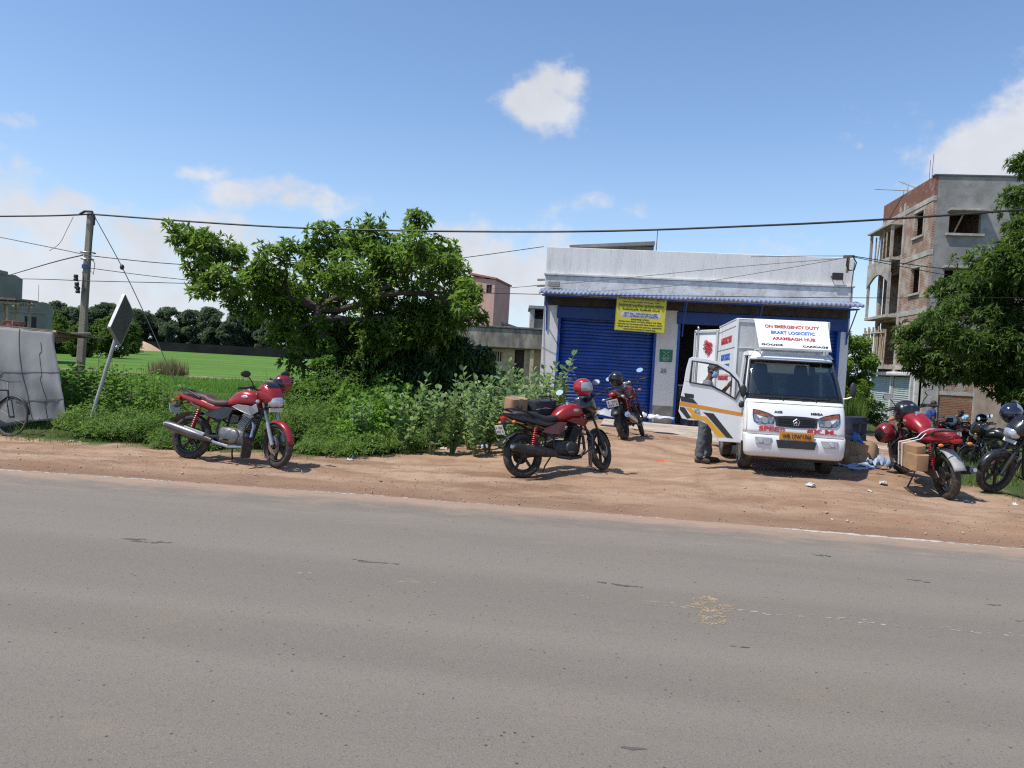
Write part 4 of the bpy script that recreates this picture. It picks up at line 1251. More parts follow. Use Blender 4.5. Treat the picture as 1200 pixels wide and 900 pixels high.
make_tree('bushy green tree between the white shop and the unfinished building', 'tree', (p.x, p.y, -.75), [(p.x, p.y, -.75), (p.x + .1, p.y, .6), (p.x, p.y, 1.9)], .1, bl, (.16, .07), LF_TREE, 60, 6)

# ------------------------------------------------------------------ broad pale-leaved shrubs by the shop wall
def broad_shrub(seed, h):
    r_ = random.Random(seed); mb = MB(); Pp, Dd, Ll = [], [], []
    for s in range(r_.randint(6, 9)):
        a = r_.uniform(0, 6.28); lean = r_.uniform(.08, .36); hh = h * r_.uniform(.65, 1.0)
        top = Vector((math.cos(a) * lean * hh, math.sin(a) * lean * hh, hh)); q, rr = branch_path((math.cos(a) * .04, math.sin(a) * .04, 0), top, .014, .006, .08, 6)
        mb.tube(q, rr, 5)
        m = int(hh / .085)
        for k in range(2, m + 1):
            f = k / m; pnt = Vector(q[0]).lerp(top, f) if f < 1 else top
            i = min(5, int(f * 6)); pnt = q[i].lerp(q[i + 1], f * 6 - i) if f < 1 else top
            for side in (0, 1):
                an = k * 1.57 + side * math.pi + r_.uniform(-.3, .3)
                Pp.append(pnt[:]); Dd.append((math.cos(an), math.sin(an), r_.uniform(.35, 1.1) if f < .95 else 1.6)); Ll.append(.16 * r_.uniform(.75, 1.15) * (1 if f < .9 else .7))
    Pp, Dd, Ll = np.array(Pp), np.array(Dd), np.array(Ll)
    n = len(Pp); D = unit(Dd); up = np.array([0, 0, 1.0]) + NR.normal(0, .25, (n, 3)); S = unit(np.cross(D, up)); N = np.cross(S, D)
    L = Ll[:, None]; W_ = L * .62
    V = np.stack([Pp, Pp + D * L * .3 + S * W_ * .45 + N * W_ * .12, Pp + D * L * .72 + S * W_ * .42 + N * W_ * .08, Pp + D * L - N * L * .08, Pp + D * L * .72 - S * W_ * .42 + N * W_ * .08, Pp + D * L * .3 - S * W_ * .45 + N * W_ * .12, Pp + D * L * .5 - N * W_ * .03], 1).reshape(-1, 3)
    b = np.arange(n)[:, None] * 7
    F = np.concatenate([np.concatenate([b, b + 1, b + 2, b + 6], 1), np.concatenate([b + 6, b + 2, b + 3, b + 4], 1), np.concatenate([b, b + 6, b + 4, b + 5], 1)])
    return mb, V, F, np.repeat(NR.uniform(0, 1, n), 7)


protos = []
BS = [(532, 13.2, 1.35), (553, 13.9, 1.5), (573, 13.2, 1.30), (590, 14.4, 1.62), (606, 13.6, 1.45), (622, 14.5, 1.6), (638, 15.3, 1.70), (655, 16.2, 1.25), (614, 12.9, 1.1), (596, 12.8, 1.0), (476, 13.0, 1.35), (508, 12.9, 1.30), (424, 12.8, .95), (634, 13.6, 1.2), (560, 12.7, 1.05)]
for i, (px, Y, h) in enumerate(BS):
    p = at(px, 480, Y)
    if i < 4:
        b_ = thing('broadleaf_shrub', 'upright shrub with large pale leaves among the weeds between the tree and the shop', 'shrub', None, 'pale leaved shrubs by the shop wall')
        mb, V, F, tone = broad_shrub(20 + i, 1.4); mb.build('stem', STEM, b_); fast_mesh('foliage', V, F, LF_BROAD, b_, {'tone': tone}); protos.append(b_)
    else:
        b_ = copy_tree(protos[i % 4])
    b_.matrix_world = Matrix.Translation((p.x, Y, gz(p.x, Y))) @ Matrix.Rotation(i * 1.9, 4, 'Z') @ Matrix.Scale(h / 1.4, 4)

# ------------------------------------------------------------------ tall leafy plants at the field edge
def tall_plant(seed, h=1.5):
    r_ = random.Random(seed); mb = MB(); Pp, Dd, Ll = [], [], []
    for s in range(r_.randint(2, 3)):
        a = r_.uniform(0, 6.28); q, rr = branch_path((0, 0, 0), (math.cos(a) * .22, math.sin(a) * .22, h * r_.uniform(.75, 1)), .011, .004, .08, 6); mb.tube(q, rr, 5)
        for k in range(26):
            f = .22 + .78 * k / 25; i = min(5, int(f * 6)); pnt = q[i].lerp(q[i + 1], min(1, f * 6 - i)); an = k * 2.4 + r_.uniform(-.3, .3)
            Pp.append(pnt[:]); Dd.append((math.cos(an), math.sin(an), r_.uniform(-.1, .7))); Ll.append(r_.uniform(.13, .22) * (1.1 - .4 * f))
    return mb, np.array(Pp), np.array(Dd), np.array(Ll)


protos = []; r_ = random.Random(31)
spots = [(r_.uniform(72, 240), r_.uniform(14.3, 17.2)) for _ in range(58)] + [(r_.uniform(230, 330), r_.uniform(13.0, 14.5)) for _ in range(10)]
for i, (px, Y) in enumerate(spots):
    p = at(px, 480, Y); h = 1.36 - max(0, px - 165) / 100 * .8 + r_.uniform(-.25, .15) - max(0, 14.6 - Y) * .25
    if i < 5:
        b_ = thing('leafy_plant', 'tall thin leafy plant in the green thicket between the leaning pole and the red motorcycle', 'plant', None, 'tall leafy plants at the field edge')
        mb, Pp, Dd, Ll = tall_plant(70 + i); mb.build('stem', STEM, b_)
        V, F = leaves(Pp, Dd, Ll, Ll * .55, .12, .5); fast_mesh('foliage', V, F, LF_CROP, b_, {'tone': np.repeat(NR.uniform(0, 1, len(Pp)), 4)}); protos.append(b_)
    else:
        b_ = copy_tree(protos[i % 5])
    b_.matrix_world = Matrix.Translation((p.x, Y, gz(p.x, Y))) @ Matrix.Rotation(i * 1.3, 4, 'Z') @ Matrix.Scale(max(.45, h / 1.5), 4)

# ------------------------------------------------------------------ weeds: feathery growth, vines and grass (nobody could count these)
HM = [(-60, .35), (40, .35), (80, .5), (150, .55), (200, .55), (260, .55), (310, .9), (340, 1.2), (380, 1.45), (440, 1.55), (500, 1.4), (550, 1.15), (590, .9), (620, .75), (660, .5)]
_yf = [(a, onground(a, b - 2).y) for a, b in GB if a < 690]
YF = lambda a: lerp_tab(_yf, a)
lumps = []
r_ = random.Random(77)
x = -10.0
for _ in range(2600):
    x = r_.uniform(-10.5, 1.3); y = r_.uniform(10.2, 17.0)
    z = gz(x, y); g = grassy((x, y, z), 4 * nz(x, y, .9, 4))
    px, py = project((x, y, z))
    if g < 2 or px < -60 or px > 668: continue
    if px < 85 and y < 15.5 and y > 13.0: continue
    if 75 < px < 110 and y > 16.5: continue
    hm = lerp_tab(HM, px)
    h = min(hm, .26 + (.62 if px > 300 else .34) * max(0, y - YF(px))) * r_.uniform(.6, 1.15) * (1 + .35 * nz(x, y, .8, 12))
    if all((x - l[0]) ** 2 + (y - l[1]) ** 2 > (.17 + .12 * h) ** 2 for l in lumps): lumps.append((x, y, z, h, px))
Vw, Tw, Vv, Tv, Vs = [], [], [], [], []
for (x, y, z, h, px) in lumps:
    vine = nz(x, y, .45, 21) > .02 and 300 < px < 600 and h > .5
    k = int((95 + 260 * h) * (.75 if y > 14.5 else 1))
    rad = .20 + .22 * h
    u = NR.uniform(0, 1, (k, 1)) ** .55
    a = NR.uniform(0, 2 * math.pi, k); rr = np.sqrt(NR.uniform(0, 1, k)) * rad
    zz = h * np.sqrt(np.clip(1 - (rr / rad) ** 2 * .8, 0, 1)) * NR.uniform(.25, 1.05, k) ** .7
    P = np.stack([x + np.cos(a) * rr, y + np.sin(a) * rr, z + zz], 1)
    A = np.stack([np.cos(a) * .7, np.sin(a) * .7, np.full(k, .8)], 1) + NR.normal(0, .35, (k, 3))
    if vine:
        (V, F), tn_ = tuft_leaves(P[:int(k * .7)], A[:int(k * .7)], 2, .085, .075, .8, .25); Vv.append(V); Tv.append(np.repeat(tn_, 4))
    else:
        (V, F), tn_ = tuft_leaves(P, A, 5, .060, .020, .9, .15, .4); Vw.append(V); Tw.append(np.repeat(np.clip(tn_ * .6 + .4 * (.5 + nz(x, y, .6, 33)), 0, 1), 4))
    # stems
    for _ in range(5):
        a0 = r_.uniform(0, 6.28); Vs.append((x, y, z, x + math.cos(a0) * rad * .7, y + math.sin(a0) * rad * .7, z + h * r_.uniform(.6, 1.12)))
for nm, VV, TT, mt in (('undergrowth', Vw, Tw, LF_WEED), ('vine_cover', Vv, Tv, LF_VINE)):
    V = np.concatenate(VV); T_ = np.concatenate(TT)
    tag(fast_mesh(nm, V, np.arange(len(V)).reshape(-1, 4), mt, attr={'tone': T_}), 'feathery green weeds and scrub along the verge' if nm == 'undergrowth' else 'round leaved vines over the scrub mound', 'weeds', kind='stuff')
sv = np.array(Vs); n = len(sv); off = np.array([.005, 0, 0])
V = np.stack([sv[:, :3] - off, sv[:, :3] + off, sv[:, 3:] + off * .5, sv[:, 3:] - off * .5], 1).reshape(-1, 3)
tag(fast_mesh('weed_stems', V, np.arange(4 * n).reshape(-1, 4), LF_WEED, attr={'tone': np.full(4 * n, .6)}), 'thin stems standing in the roadside scrub', 'weeds', kind='stuff')


def blades(pts, h, w, mat, name, label, lean=.5):
    P = np.array(pts); n = len(P); a = NR.uniform(0, 2 * math.pi, n); hh = h * NR.uniform(.4, 1.2, n) * P[:, 3]; P = P[:, :3]
    d = np.stack([np.cos(a), np.sin(a), np.zeros(n)], 1); s = np.stack([-np.sin(a), np.cos(a), np.zeros(n)], 1) * w
    ln = NR.uniform(.1, lean, (n, 1)) * hh[:, None]; up = np.array([0, 0, 1.0]) * hh[:, None]
    V = np.stack([P - s, P + s, P + s * .8 + up * .55 + d * ln * .4, P - s * .8 + up * .55 + d * ln * .4, P + up * .95 + d * ln + s * .1, P + up * .95 + d * ln - s * .1], 1).reshape(-1, 3)
    b = np.arange(n)[:, None] * 6
    F = np.concatenate([np.concatenate([b, b + 1, b + 2, b + 3], 1), np.concatenate([b + 3, b + 2, b + 4, b + 5], 1)])
    return tag(fast_mesh(name, V, F, mat, attr={'tone': np.repeat(NR.uniform(0, 1, n), 6)}), label, 'grass', kind='stuff')


pts = []
xsr = NR.uniform(-11, 14.5, 90000); ysr = NR.uniform(8.6, 20, 90000); zsr = gz_np(xsr, ysr)
for x, y, z in zip(xsr, ysr, zsr):
    px, py = project((x, y, z))
    if px < -40 or px > 1260: continue
    g = lerp_tab(GB, px) - py
    if y < yedge(x) + .45 or 3.0 < x < 9 and y > 15: continue
    g += 7 * nz(x, y, 1.3, 6) + 3 * nz(x, y, 5, 9)
    if px > 1040:
        if g < 0: continue
        if nz(x, y, 1.1, 15) < -.25: continue
        pts.append((x, y, z, .5 + .5 * min(1, g / 20)))
    elif -2 < g < 60:
        if r_.random() < .55: pts.append((x, y, z, .55 if g < 6 else .9))
blades(pts, .13, .0045, LF_GRASS, 'grass', 'short rough grass at the verge edge and under the motorcycles', .7)
# scrub behind the motorcycles on the right
pts2 = []
for x, y in zip(NR.uniform(9.5, 16, 9000), NR.uniform(13, 24, 9000)):
    if nz(x, y, .7, 18) > -.1: pts2.append((x, y, gz(x, y), 1.0 + .7 * nz(x, y, .5, 3)))
blades(pts2, .26, .008, LF_GRASS, 'tall_grass', 'taller grass in the hollow before the brick building', .6)
# reeds by the shop's right side
pts3 = []
for k in range(900):
    p = at(NR.uniform(994, 1010), 480, NR.uniform(24, 27)); pts3.append((p.x, p.y, gz(p.x, p.y), NR.uniform(.7, 1.2)))
blades(pts3, 1.5, .014, LF_GRASS, 'reeds', 'tall green reeds beside the white shop', .25)
# dry grass along the bund, and paddy tops near the bund
pts4 = []
for k in range(9000):
    x = NR.uniform(-27, -8); y = 47.2 - x * .027 + NR.normal(0, .55)
    if nz(x, 0, .35, 2) > -.15: pts4.append((x, y, -.55, 1 + nz(x, 0, .8, 4) * .8))
blades(pts4, .95, .018, LF_DRY, 'dry_grass', 'dry straw coloured grass on the field bund', .5)
pts5 = []
for k in range(80000):
    y = 20 + 27 * NR.uniform(0, 1) ** 1.25; x = NR.uniform(-.60 * y, min(-5.3, -.2 * y))
    pts5.append((x, y, -.6, .8 + .5 * nz(x, y, .3, 5)))
PADL = leafmat('paddy blade', (.085, .19, .022), (.15, .30, .04), .4)
blades(pts5, .34, .016, PADL, 'paddy', 'young bright green rice plants in the near plot', .6)
# ================================================================== motorcycles
RUB = M('dusty tyre rubber', (.035, .031, .028), .9, var=.3, scale=9, dirt=(.20, .14, .10), dirt_amt=.5)
ALLOY = M('black alloy', (.028, .027, .026), .5, .2, var=.3, scale=8, dirt=(.16, .12, .09), dirt_amt=.35)
ENGM = M('cast engine metal', (.20, .195, .19), .45, .75, var=.3, scale=14, dirt=(.10, .085, .07), dirt_amt=.5)
ENGD = M('black engine paint', (.03, .03, .03), .5, .3, var=.3, scale=14, dirt=(.14, .11, .09), dirt_amt=.4)
FRM = M('black frame', (.02, .02, .021), .45, .1, var=.2)
CHR = M('dull chrome', (.55, .55, .56), .25, 1.0, var=.1)
SILV = M('silver plastic', (.42, .42, .43), .35, .5, var=.1)
MUF = M('grey muffler', (.13, .128, .125), .4, .8, var=.25, scale=8, dirt=(.17, .13, .10), dirt_amt=.4)
REDP = M('red bike paint', (.30, .012, .016), .32, .1, var=.1, coat=.35, dirt=(.24, .11, .085), dirt_amt=.28)
DRED = M('dark red bike paint', (.13, .010, .014), .32, .1, var=.1, coat=.5, dirt=(.2, .11, .08), dirt_amt=.2)
BLKP = M('black bike paint', (.012, .012, .014), .32, var=.2, coat=.4, dirt=(.13, .11, .09), dirt_amt=.32)
NVYP = M('midnight bike paint', (.012, .016, .035), .28, .1, var=.2, coat=.7)
SEATB = M('black vinyl seat', (.022, .021, .021), .6, var=.25, scale=8, bump=.002, bscale=60)
SEATBR = M('brown vinyl seat', (.075, .032, .030), .55, var=.25, scale=8, bump=.002, bscale=60)
SEATR = M('red vinyl seat', (.22, .02, .026), .5, var=.15, scale=8)
LENS = M('clear lamp lens', (.60, .62, .64), .12, .6, var=.12, scale=30, bump=.004, bscale=60)
ORNG = M('amber lens', (.62, .20, .03), .25, var=.1)
REDL = M('red lens', (.42, .015, .012), .22, var=.1)
PLATE = M('white number plate', (.66, .66, .64), .55, var=.06, dirt=(.36, .31, .26), dirt_amt=.3)
MIRG = M('mirror glass', (.75, .80, .86), .04, 1.0, var=.02)
VISORD = M('smoked screen', (.016, .016, .018), .08, var=.1, coat=.4)
MUDFLAP = M('rubber flap', (.045, .030, .026), .85, var=.3, dirt=(.16, .11, .085), dirt_amt=.5)
GREYP = M('grey plastic', (.30, .30, .29), .6, var=.15, dirt=(.26, .21, .16), dirt_amt=.4)


def rot_axis(p0, d, ang):
    return Matrix.Translation(p0) @ Matrix.Rotation(ang, 4, d) @ Matrix.Translation(-p0)


def wheel(parent, c, T, rear=False, rim=ALLOY, disc=True, simple=False):
    mb = MB(T); n, m = (20, 8) if simple else (40, 12)
    mb.torus(c, .256, .043 if not rear else .047, 'y', n, m, 1.0 if not rear else 1.15)
    ty = mb.build('tyre', RUB, parent, ang=60)
    mb = MB(T)
    for s in (-1, 1):
        mb.torus((c[0], c[1] + s * .026, c[2]), .208, .011, 'y', n, 6)
    mb.lathe([(.198, -.03), (.204, -.03), (.196, 0), (.204, .03), (.198, .03), (.188, .0)], n, 'y', c, ring=True)
    mb.lathe([(.001, -.055), (.03, -.055), (.055, -.03), (.055, .03), (.03, .055), (.001, .055)], 14, 'y', c)
    k_ = 6 if not rear else 5
    for k in range(k_):
        a = 2 * math.pi * k / k_ + .3
        d = Vector((math.cos(a), 0, math.sin(a)))
        mb.bar(Vector(c) + d * .04, Vector(c) + d * .200, .030, .030, up=(0, 1, 0))
    mb.build('rim', rim, ty)
    if disc:
        mb = MB(T); s = -1 if not rear else 1
        mb.lathe([(.06, s * .060), (.118, s * .060), (.118, s * .066), (.06, s * .066)], 24, 'y', c, ring=True)
        mb.build('brake_disc' if not rear else 'sprocket', CHR if not rear else ENGD, ty)
    return ty


def motorcycle(label, rear, front, group, paint=REDP, tail=None, seat=SEATB, side=BLKP, fender=None, fairing='bikini', steer=0.0, lean=-8.0, frontend=None, muf=MUF, simple=False, scale=1.05, flap=None, plate=True, rackf=False, heading_fix=0.0, seat_red=False, dots=True):
    tail = tail or paint; fender = fender or paint; frontend = frontend or paint
    r_, f_ = Vector(rear), Vector(front)
    xd_ = (f_ - r_).normalized(); mid = (r_ + f_) / 2
    yd_ = Vector((-xd_.y, xd_.x, 0)).normalized(); zd_ = xd_.cross(yd_)
    Tm = Matrix(((xd_.x, yd_.x, zd_.x, mid.x), (xd_.y, yd_.y, zd_.y, mid.y), (xd_.z, yd_.z, zd_.z, mid.z), (0, 0, 0, 1))) @ Matrix.Rotation(R(lean), 4, 'X') @ Matrix.Scale(scale, 4)
    b = thing('motorcycle', label, 'motorcycle', Tm, group)
    RA, FA = Vector((-.66, 0, .30)), Vector((.66, 0, .30))
    HD = Vector((.42, 0, .90)); ax_ = (HD - FA).normalized()
    S = rot_axis(HD, ax_, R(steer))
    P = lambda nm, mb, mt, **k: mb.build(nm, mt, b, **k)
    wheel(b, FA, S, simple=simple); wheel(b, RA, None, True, simple=simple)
    # front fork and mudguard
    for s in (-1, 1):
        mb = MB(S); mb.tube([FA + Vector((0, s * .085, 0)), FA + ax_ * .22 + Vector((0, s * .085, 0)), FA + ax_ * .30 + Vector((0, s * .085, 0))], [.026, .026, .024], 10)
        mb.tube([FA + ax_ * .29 + Vector((0, s * .085, 0)), HD + ax_ * .04 + Vector((0, s * .085, 0))], .017, 10); P('fork_leg', mb, SILV if frontend is not BLKP else ENGD)
    mb = MB(S); mb.box(HD - ax_ * .16, (.07, .22, .035), Matrix.Rotation(-.36, 3, 'Y')); mb.box(HD + ax_ * .02, (.07, .22, .03), Matrix.Rotation(-.36, 3, 'Y')); P('fork_clamp', mb, FRM, smooth=False)
    mb = MB(S); rg = []
    for k in range(15):
        a = R(5 + 150 * k / 14); w_ = .062 * (1 - .35 * abs(k - 6) / 8); rr = .318 + (.012 if k > 12 else 0)
        cx, cz = FA.x + rr * math.cos(a), FA.z + rr * math.sin(a); rg.append([])
        for j in range(7):
            q = -1 + j / 3
            rad = rr - .030 * q * q
            rg[-1].append(Vector((FA.x + rad * math.cos(a), w_ * q, FA.z + rad * math.sin(a))))
    V = [p for q in rg for p in q]; mb.add(V, [(i * 7 + j, i * 7 + j + 1, (i + 1) * 7 + j + 1, (i + 1) * 7 + j) for i in range(14) for j in range(6)])
    o = P('front_mudguard', mb, fender); q = o.modifiers.new('thick', 'SOLIDIFY'); q.thickness = .005
    # tank
    mb = MB()
    mb.loftx([(.36, 0, .80, .05, .05, 2.4), (.33, 0, .83, .105, .085, 2.6), (.24, 0, .855, .145, .115, 2.7), (.12, 0, .86, .155, .12, 2.7), (.0, 0, .835, .135, .105, 2.5), (-.10, 0, .79, .095, .075, 2.3), (-.16, 0, .76, .055, .045, 2)], 22)
    P('fuel_tank', mb, paint, ang=70)
    mb = MB(); mb.lathe([(.001, .018), (.03, .018), (.036, .0), (.036, -.02)], 14, 'z', (.14, 0, .985)); P('tank_cap', mb, CHR)
    for s in (-1, 1):
        mb = MB(); mb.prism([(.35, s * .12, .80), (.30, s * .155, .76), (.10, s * .163, .77), (.0, s * .15, .735), (.16, s * .155, .68), (.30, s * .13, .64), (.385, s * .11, .70)], (0, s * .012, 0)); P('tank_shroud', mb, side if seat is not SEATBR else SILV, smooth=False, bevel=.008)
    # badge stripes on tank
    for s in (-1, 1):
        mb = MB(); mb.ell((.17, s * .151, .875), (.055, .008, .022), 10, 6); P('tank_badge', mb, SILV if paint is not NVYP else CHR)
    # seat and tail
    mb = MB()
    mb.loftx([(-.06, 0, .785, .06, .035, 2.5), (-.14, 0, .775, .115, .05, 3), (-.28, 0, .765, .14, .05, 3), (-.40, 0, .79, .135, .055, 3), (-.46, 0, .825, .125, .055, 3), (-.62, 0, .845, .115, .05, 3), (-.76, 0, .86, .085, .04, 2.6), (-.80, 0, .862, .05, .02, 2)], 20)
    P('seat', mb, seat, ang=70)
    mb = MB()
    mb.loftx([(-.16, 0, .70, .10, .05, 3), (-.30, 0, .70, .135, .065, 3), (-.48, 0, .75, .135, .065, 3), (-.66, 0, .79, .115, .06, 2.8), (-.82, 0, .825, .085, .05, 2.6), (-.92, 0, .855, .05, .028, 2.4)], 18)
    P('tail_panel', mb, tail, ang=60)
    mb = MB(); mb.loftx([(-.90, 0, .80, .060, .03, 3), (-.955, 0, .815, .055, .028, 3), (-.965, 0, .815, .03, .015, 3)], 12); P('tail_light', mb, REDL)
    for s in (-1, 1):
        mb = MB(); mb.tube([(-.52, s * .13, .82), (-.66, s * .14, .885), (-.84, s * .11, .93), (-.93, s * .04, .935)] + ([(-.93, 0, .935)] if s > 0 else []), .013, 8); P('grab_rail', mb, FRM)
        mb = MB(); mb.prism([(.02, s * .115, .72), (-.12, s * .13, .725), (-.34, s * .14, .66), (-.42, s * .135, .60), (-.30, s * .13, .57), (-.14, s * .125, .55), (-.04, s * .115, .60)], (0, s * .014, 0)); P('side_panel', mb, side, smooth=False, bevel=.01)
    # frame, engine
    mb = MB()
    for pts in ([(.40, 0, .84), (.33, 0, .55), (.27, 0, .30), (.15, 0, .22)], [(.40, 0, .80), (.1, 0, .72), (-.2, 0, .66), (-.62, 0, .76)]):
        mb.tube(pts, .02, 8)
    for s in (-1, 1):
        mb.tube([(-.16, s * .09, .66), (-.22, s * .10, .42), (-.18, s * .10, .30)], .017, 8); mb.tube([(-.2, s * .1, .52), (-.66, s * .12, .74)], .014, 8)
    P('frame', mb, FRM)
    mb = MB()
    mb.loftx([(-.20, 0, .36, .09, .09, 3.5), (-.14, 0, .37, .125, .115, 3.5), (.05, 0, .35, .13, .12, 3.2), (.18, 0, .34, .12, .105, 3), (.24, 0, .33, .07, .07, 2.5)], 18)
    mb.lathe([(.001, -.155), (.075, -.155), (.095, -.14), (.098, -.10)], 20, 'y', (.06, 0, .35)); mb.lathe([(.098, .10), (.085, .15), (.001, .155)], 20, 'y', (.02, 0, .35))
    P('engine_block', mb, ENGM if seat is SEATBR else ENGD, ang=50)
    mb = MB(); q = Matrix.Rotation(R(28), 3, 'Y')
    for k in range(8):
        z = .085 + k * .023
        mb.box(Vector((.10, 0, .40)) + q @ Vector((0, 0, z)), (.15, .165, .010), q)
    mb.box(Vector((.10, 0, .40)) + q @ Vector((0, 0, .15)), (.115, .13, .2), q); mb.box(Vector((.10, 0, .40)) + q @ Vector((0, 0, .275)), (.125, .15, .05), q)
    P('cylinder', mb, ENGM if seat is SEATBR else ENGD, smooth=False)
    mb = MB(); mb.box((-.02, .02, .58), (.13, .10, .12)); mb.tube([(.05, .03, .57), (.14, .03, .59)], .028, 8); P('carburettor', mb, ENGD, smooth=False, bevel=.012)
    mb = MB(); mb.tube([(.25, -.03, .60), (.32, -.07, .50), (.31, -.10, .32), (.22, -.12, .225), (.02, -.135, .215), (-.18, -.15, .25), (-.26, -.16, .285)], .021, 10); P('exhaust_pipe', mb, CHR if muf is MUF else ENGD)
    mb = MB(); d0, d1 = Vector((-.22, -.165, .275)), Vector((-.93, -.20, .43))
    n_ = 8; pts = [d0.lerp(d1, k / n_) for k in range(n_ + 1)]
    mb.tube(pts, [.025, .040, .055, .062, .064, .064, .063, .06, .048], 14); P('muffler', mb, muf, ang=60)
    mb = MB(); mb.tube([d1, d1 + (d1 - d0).normalized() * .03], [.03, .026], 12); P('muffler_tip', mb, CHR)
    mb = MB(); mb.prism([(-.30, -.205, .36), (-.62, -.222, .435), (-.64, -.222, .395), (-.33, -.205, .315)], (0, -.012, 0)); P('heat_shield', mb, SILV if seat is SEATBR else ENGD, smooth=False, bevel=.006)
    # swing arm, shocks, chain case
    for s in (-1, 1):
        mb = MB(); mb.bar((-.16, s * .10, .33), (-.70, s * .10, .30), .03, .045); P('swing_arm', mb, FRM, smooth=False, bevel=.008)
        mb = MB(); a_, c_ = Vector((-.60, s * .125, .33)), Vector((-.50, s * .125, .70))
        for k in range(9):
            mb.torus(a_.lerp(c_, .28 + k * .075), .028, .008, 'z', 12, 6)
        mb.tube([a_, c_], .013, 8); P('shock_absorber', mb, CHR if k % 2 else REDP)
    mb = MB(); mb.prism([(-.10, .105, .40), (-.66, .105, .37), (-.74, .105, .30), (-.66, .105, .25), (-.1, .105, .28)], (0, .03, 0)); P('chain_cover', mb, FRM, smooth=False, bevel=.01)
    # rear mudguard with plate
    mb = MB(); rg = []
    for k in range(13):
        a = R(60 + 100 * k / 12); rr = .335 + (.06 * max(0, k - 8) / 4)
        rg.append([Vector((RA.x + (rr - .02 * q * q) * math.cos(a), .075 * q, RA.z + .02 + (rr - .02 * q * q) * math.sin(a))) for q in (-1, -.5, 0, .5, 1)])
    V = [p for q in rg for p in q]; mb.add(V, [(i * 5 + j, i * 5 + j + 1, (i + 1) * 5 + j + 1, (i + 1) * 5 + j) for i in range(12) for j in range(4)])
    o = P('rear_mudguard', mb, FRM if flap is None else flap); q = o.modifiers.new('thick', 'SOLIDIFY'); q.thickness = .006
    if plate:
        q = Matrix.Rotation(R(-18), 3, 'Y'); c_ = Vector((-1.0, 0, .66))
        mb = MB(); mb.box(c_, (.006, .20, .13), q); pl = P('number_plate', mb, PLATE, smooth=False, bevel=.004)
        if dots:
            mb = MB()
            for row in (-.027, .027):
                for k in range(5):
                    if (k * 7 + int(row * 1000)) % 4:
                        mb.box(c_ + q @ Vector((-.005, -.07 + k * .034, row)), (.003, .018, .026), q)
            mb.build('plate_marking', M('plate ink', (.06, .06, .06), .7), pl, smooth=False)
        mb = MB(); mb.bar((-.9, 0, .74), (-.985, 0, .69), .06, .03); P('plate_bracket', mb, FRM, smooth=False)
    for s in (-1, 1):
        mb = MB(); mb.tube([(-.86, s * .05, .76), (-.88, s * .15, .755)], .008, 6); i_ = P('indicator_stem', mb, FRM)
        mb = MB(); mb.ell((-.885, s * .175, .755), (.022, .034, .022), 10, 7); mb.build('indicator', ORNG if fairing != 'plain' else LENS, i_)
        mb = MB(); mb.tube([(-.02 - .02 * s, s * .13, .30), (-.02 - .02 * s, s * .25, .30)], .014, 7); P('foot_peg', mb, RUB)
    # bars and controls (turn with the fork)
    mb = MB(S); mb.tube([(.30, -.36, 1.02), (.36, -.22, 1.03), (.42, -.10, .98), (.43, 0, .96), (.42, .10, .98), (.36, .22, 1.03), (.30, .36, 1.02)], .0115, 8); P('handlebar', mb, FRM)
    for s in (-1, 1):
        mb = MB(S); mb.tube([(.345, s * .235, 1.03), (.30, s * .37, 1.02)], .017, 8); P('grip', mb, RUB)
        mb = MB(S); mb.tube([(.39, s * .17, 1.03), (.42, s * .25, 1.035), (.37, s * .36, 1.03)], .007, 6); mb.box((.375, s * .2, 1.03), (.05, .05, .045)); P('lever', mb, FRM, smooth=False)
        mb = MB(S); mb.tube([(.37, s * .18, 1.04), (.38, s * .21, 1.10), (.37, s * .27, 1.18)], .0065, 6); ms = P('mirror_stem', mb, FRM)
        mb = MB(S); mb.ell((.37, s * .30, 1.205), (.024, .070, .044), 14, 9); mh = mb.build('mirror_housing', (REDP if paint is DRED else FRM), ms)
        mb = MB(S); mb.lathe([(.001, -.001), (.055, -.001), (.058, .004), (.001, .004)], 18, 'x', (0, 0, 0))
        for i in range(len(mb.v)):
            v = Vector(mb.v[i]); v = S.inverted() @ v; v = Vector((v.x + .347, s * .30 + v.y * 1.12, 1.205 + v.z * .70)); mb.v[i] = (S @ v)[:]
        mb.build('mirror_glass', MIRG, mh)
    mb = MB(S); mb.loftx([(.36, 0, .99, .09, .035, 2.5), (.40, 0, 1.02, .105, .05, 2.5), (.47, 0, 1.03, .10, .05, 2.5)], 14); P('instrument_panel', mb, FRM)
    mb = MB(S)
    for s in (-1, 1): mb.ell((.375, s * .045, 1.04), (.01, .032, .026), 10, 6)
    P('dial', mb, SILV)
    # head lamp unit
    if fairing == 'plain':
        mb = MB(S); mb.loftx([(.47, 0, .90, .06, .06, 2), (.53, 0, .90, .088, .088, 2), (.585, 0, .90, .092, .092, 2)], 18); P('headlight_shell', mb, frontend)
        mb = MB(S); mb.loftx([(.583, 0, .90, .084, .084, 2), (.605, 0, .90, .06, .06, 2), (.613, 0, .90, .02, .02, 2)], 18); P('headlight', mb, LENS)
    else:
        mb = MB(S)
        mb.loftx([(.34, 0, .94, .13, .09, 2.6), (.42, 0, .955, .15, .135, 2.6), (.50, 0, .955, .145, .15, 2.6), (.57, 0, .925, .125, .125, 2.5), (.63, 0, .885, .10, .085, 2.5), (.66, 0, .865, .065, .05, 2.4)], 20)
        P('headlight_fairing', mb, frontend, ang=60)
        mb = MB(S)
        mb.loftx([(.575, 0, .865, .105, .088, 3), (.625, 0, .862, .100, .078, 3), (.66, 0, .852, .080, .06, 2.8), (.685, 0, .845, .045, .034, 2.5)], 18)
        P('headlight', mb, LENS, ang=60)
        mb = MB(S)
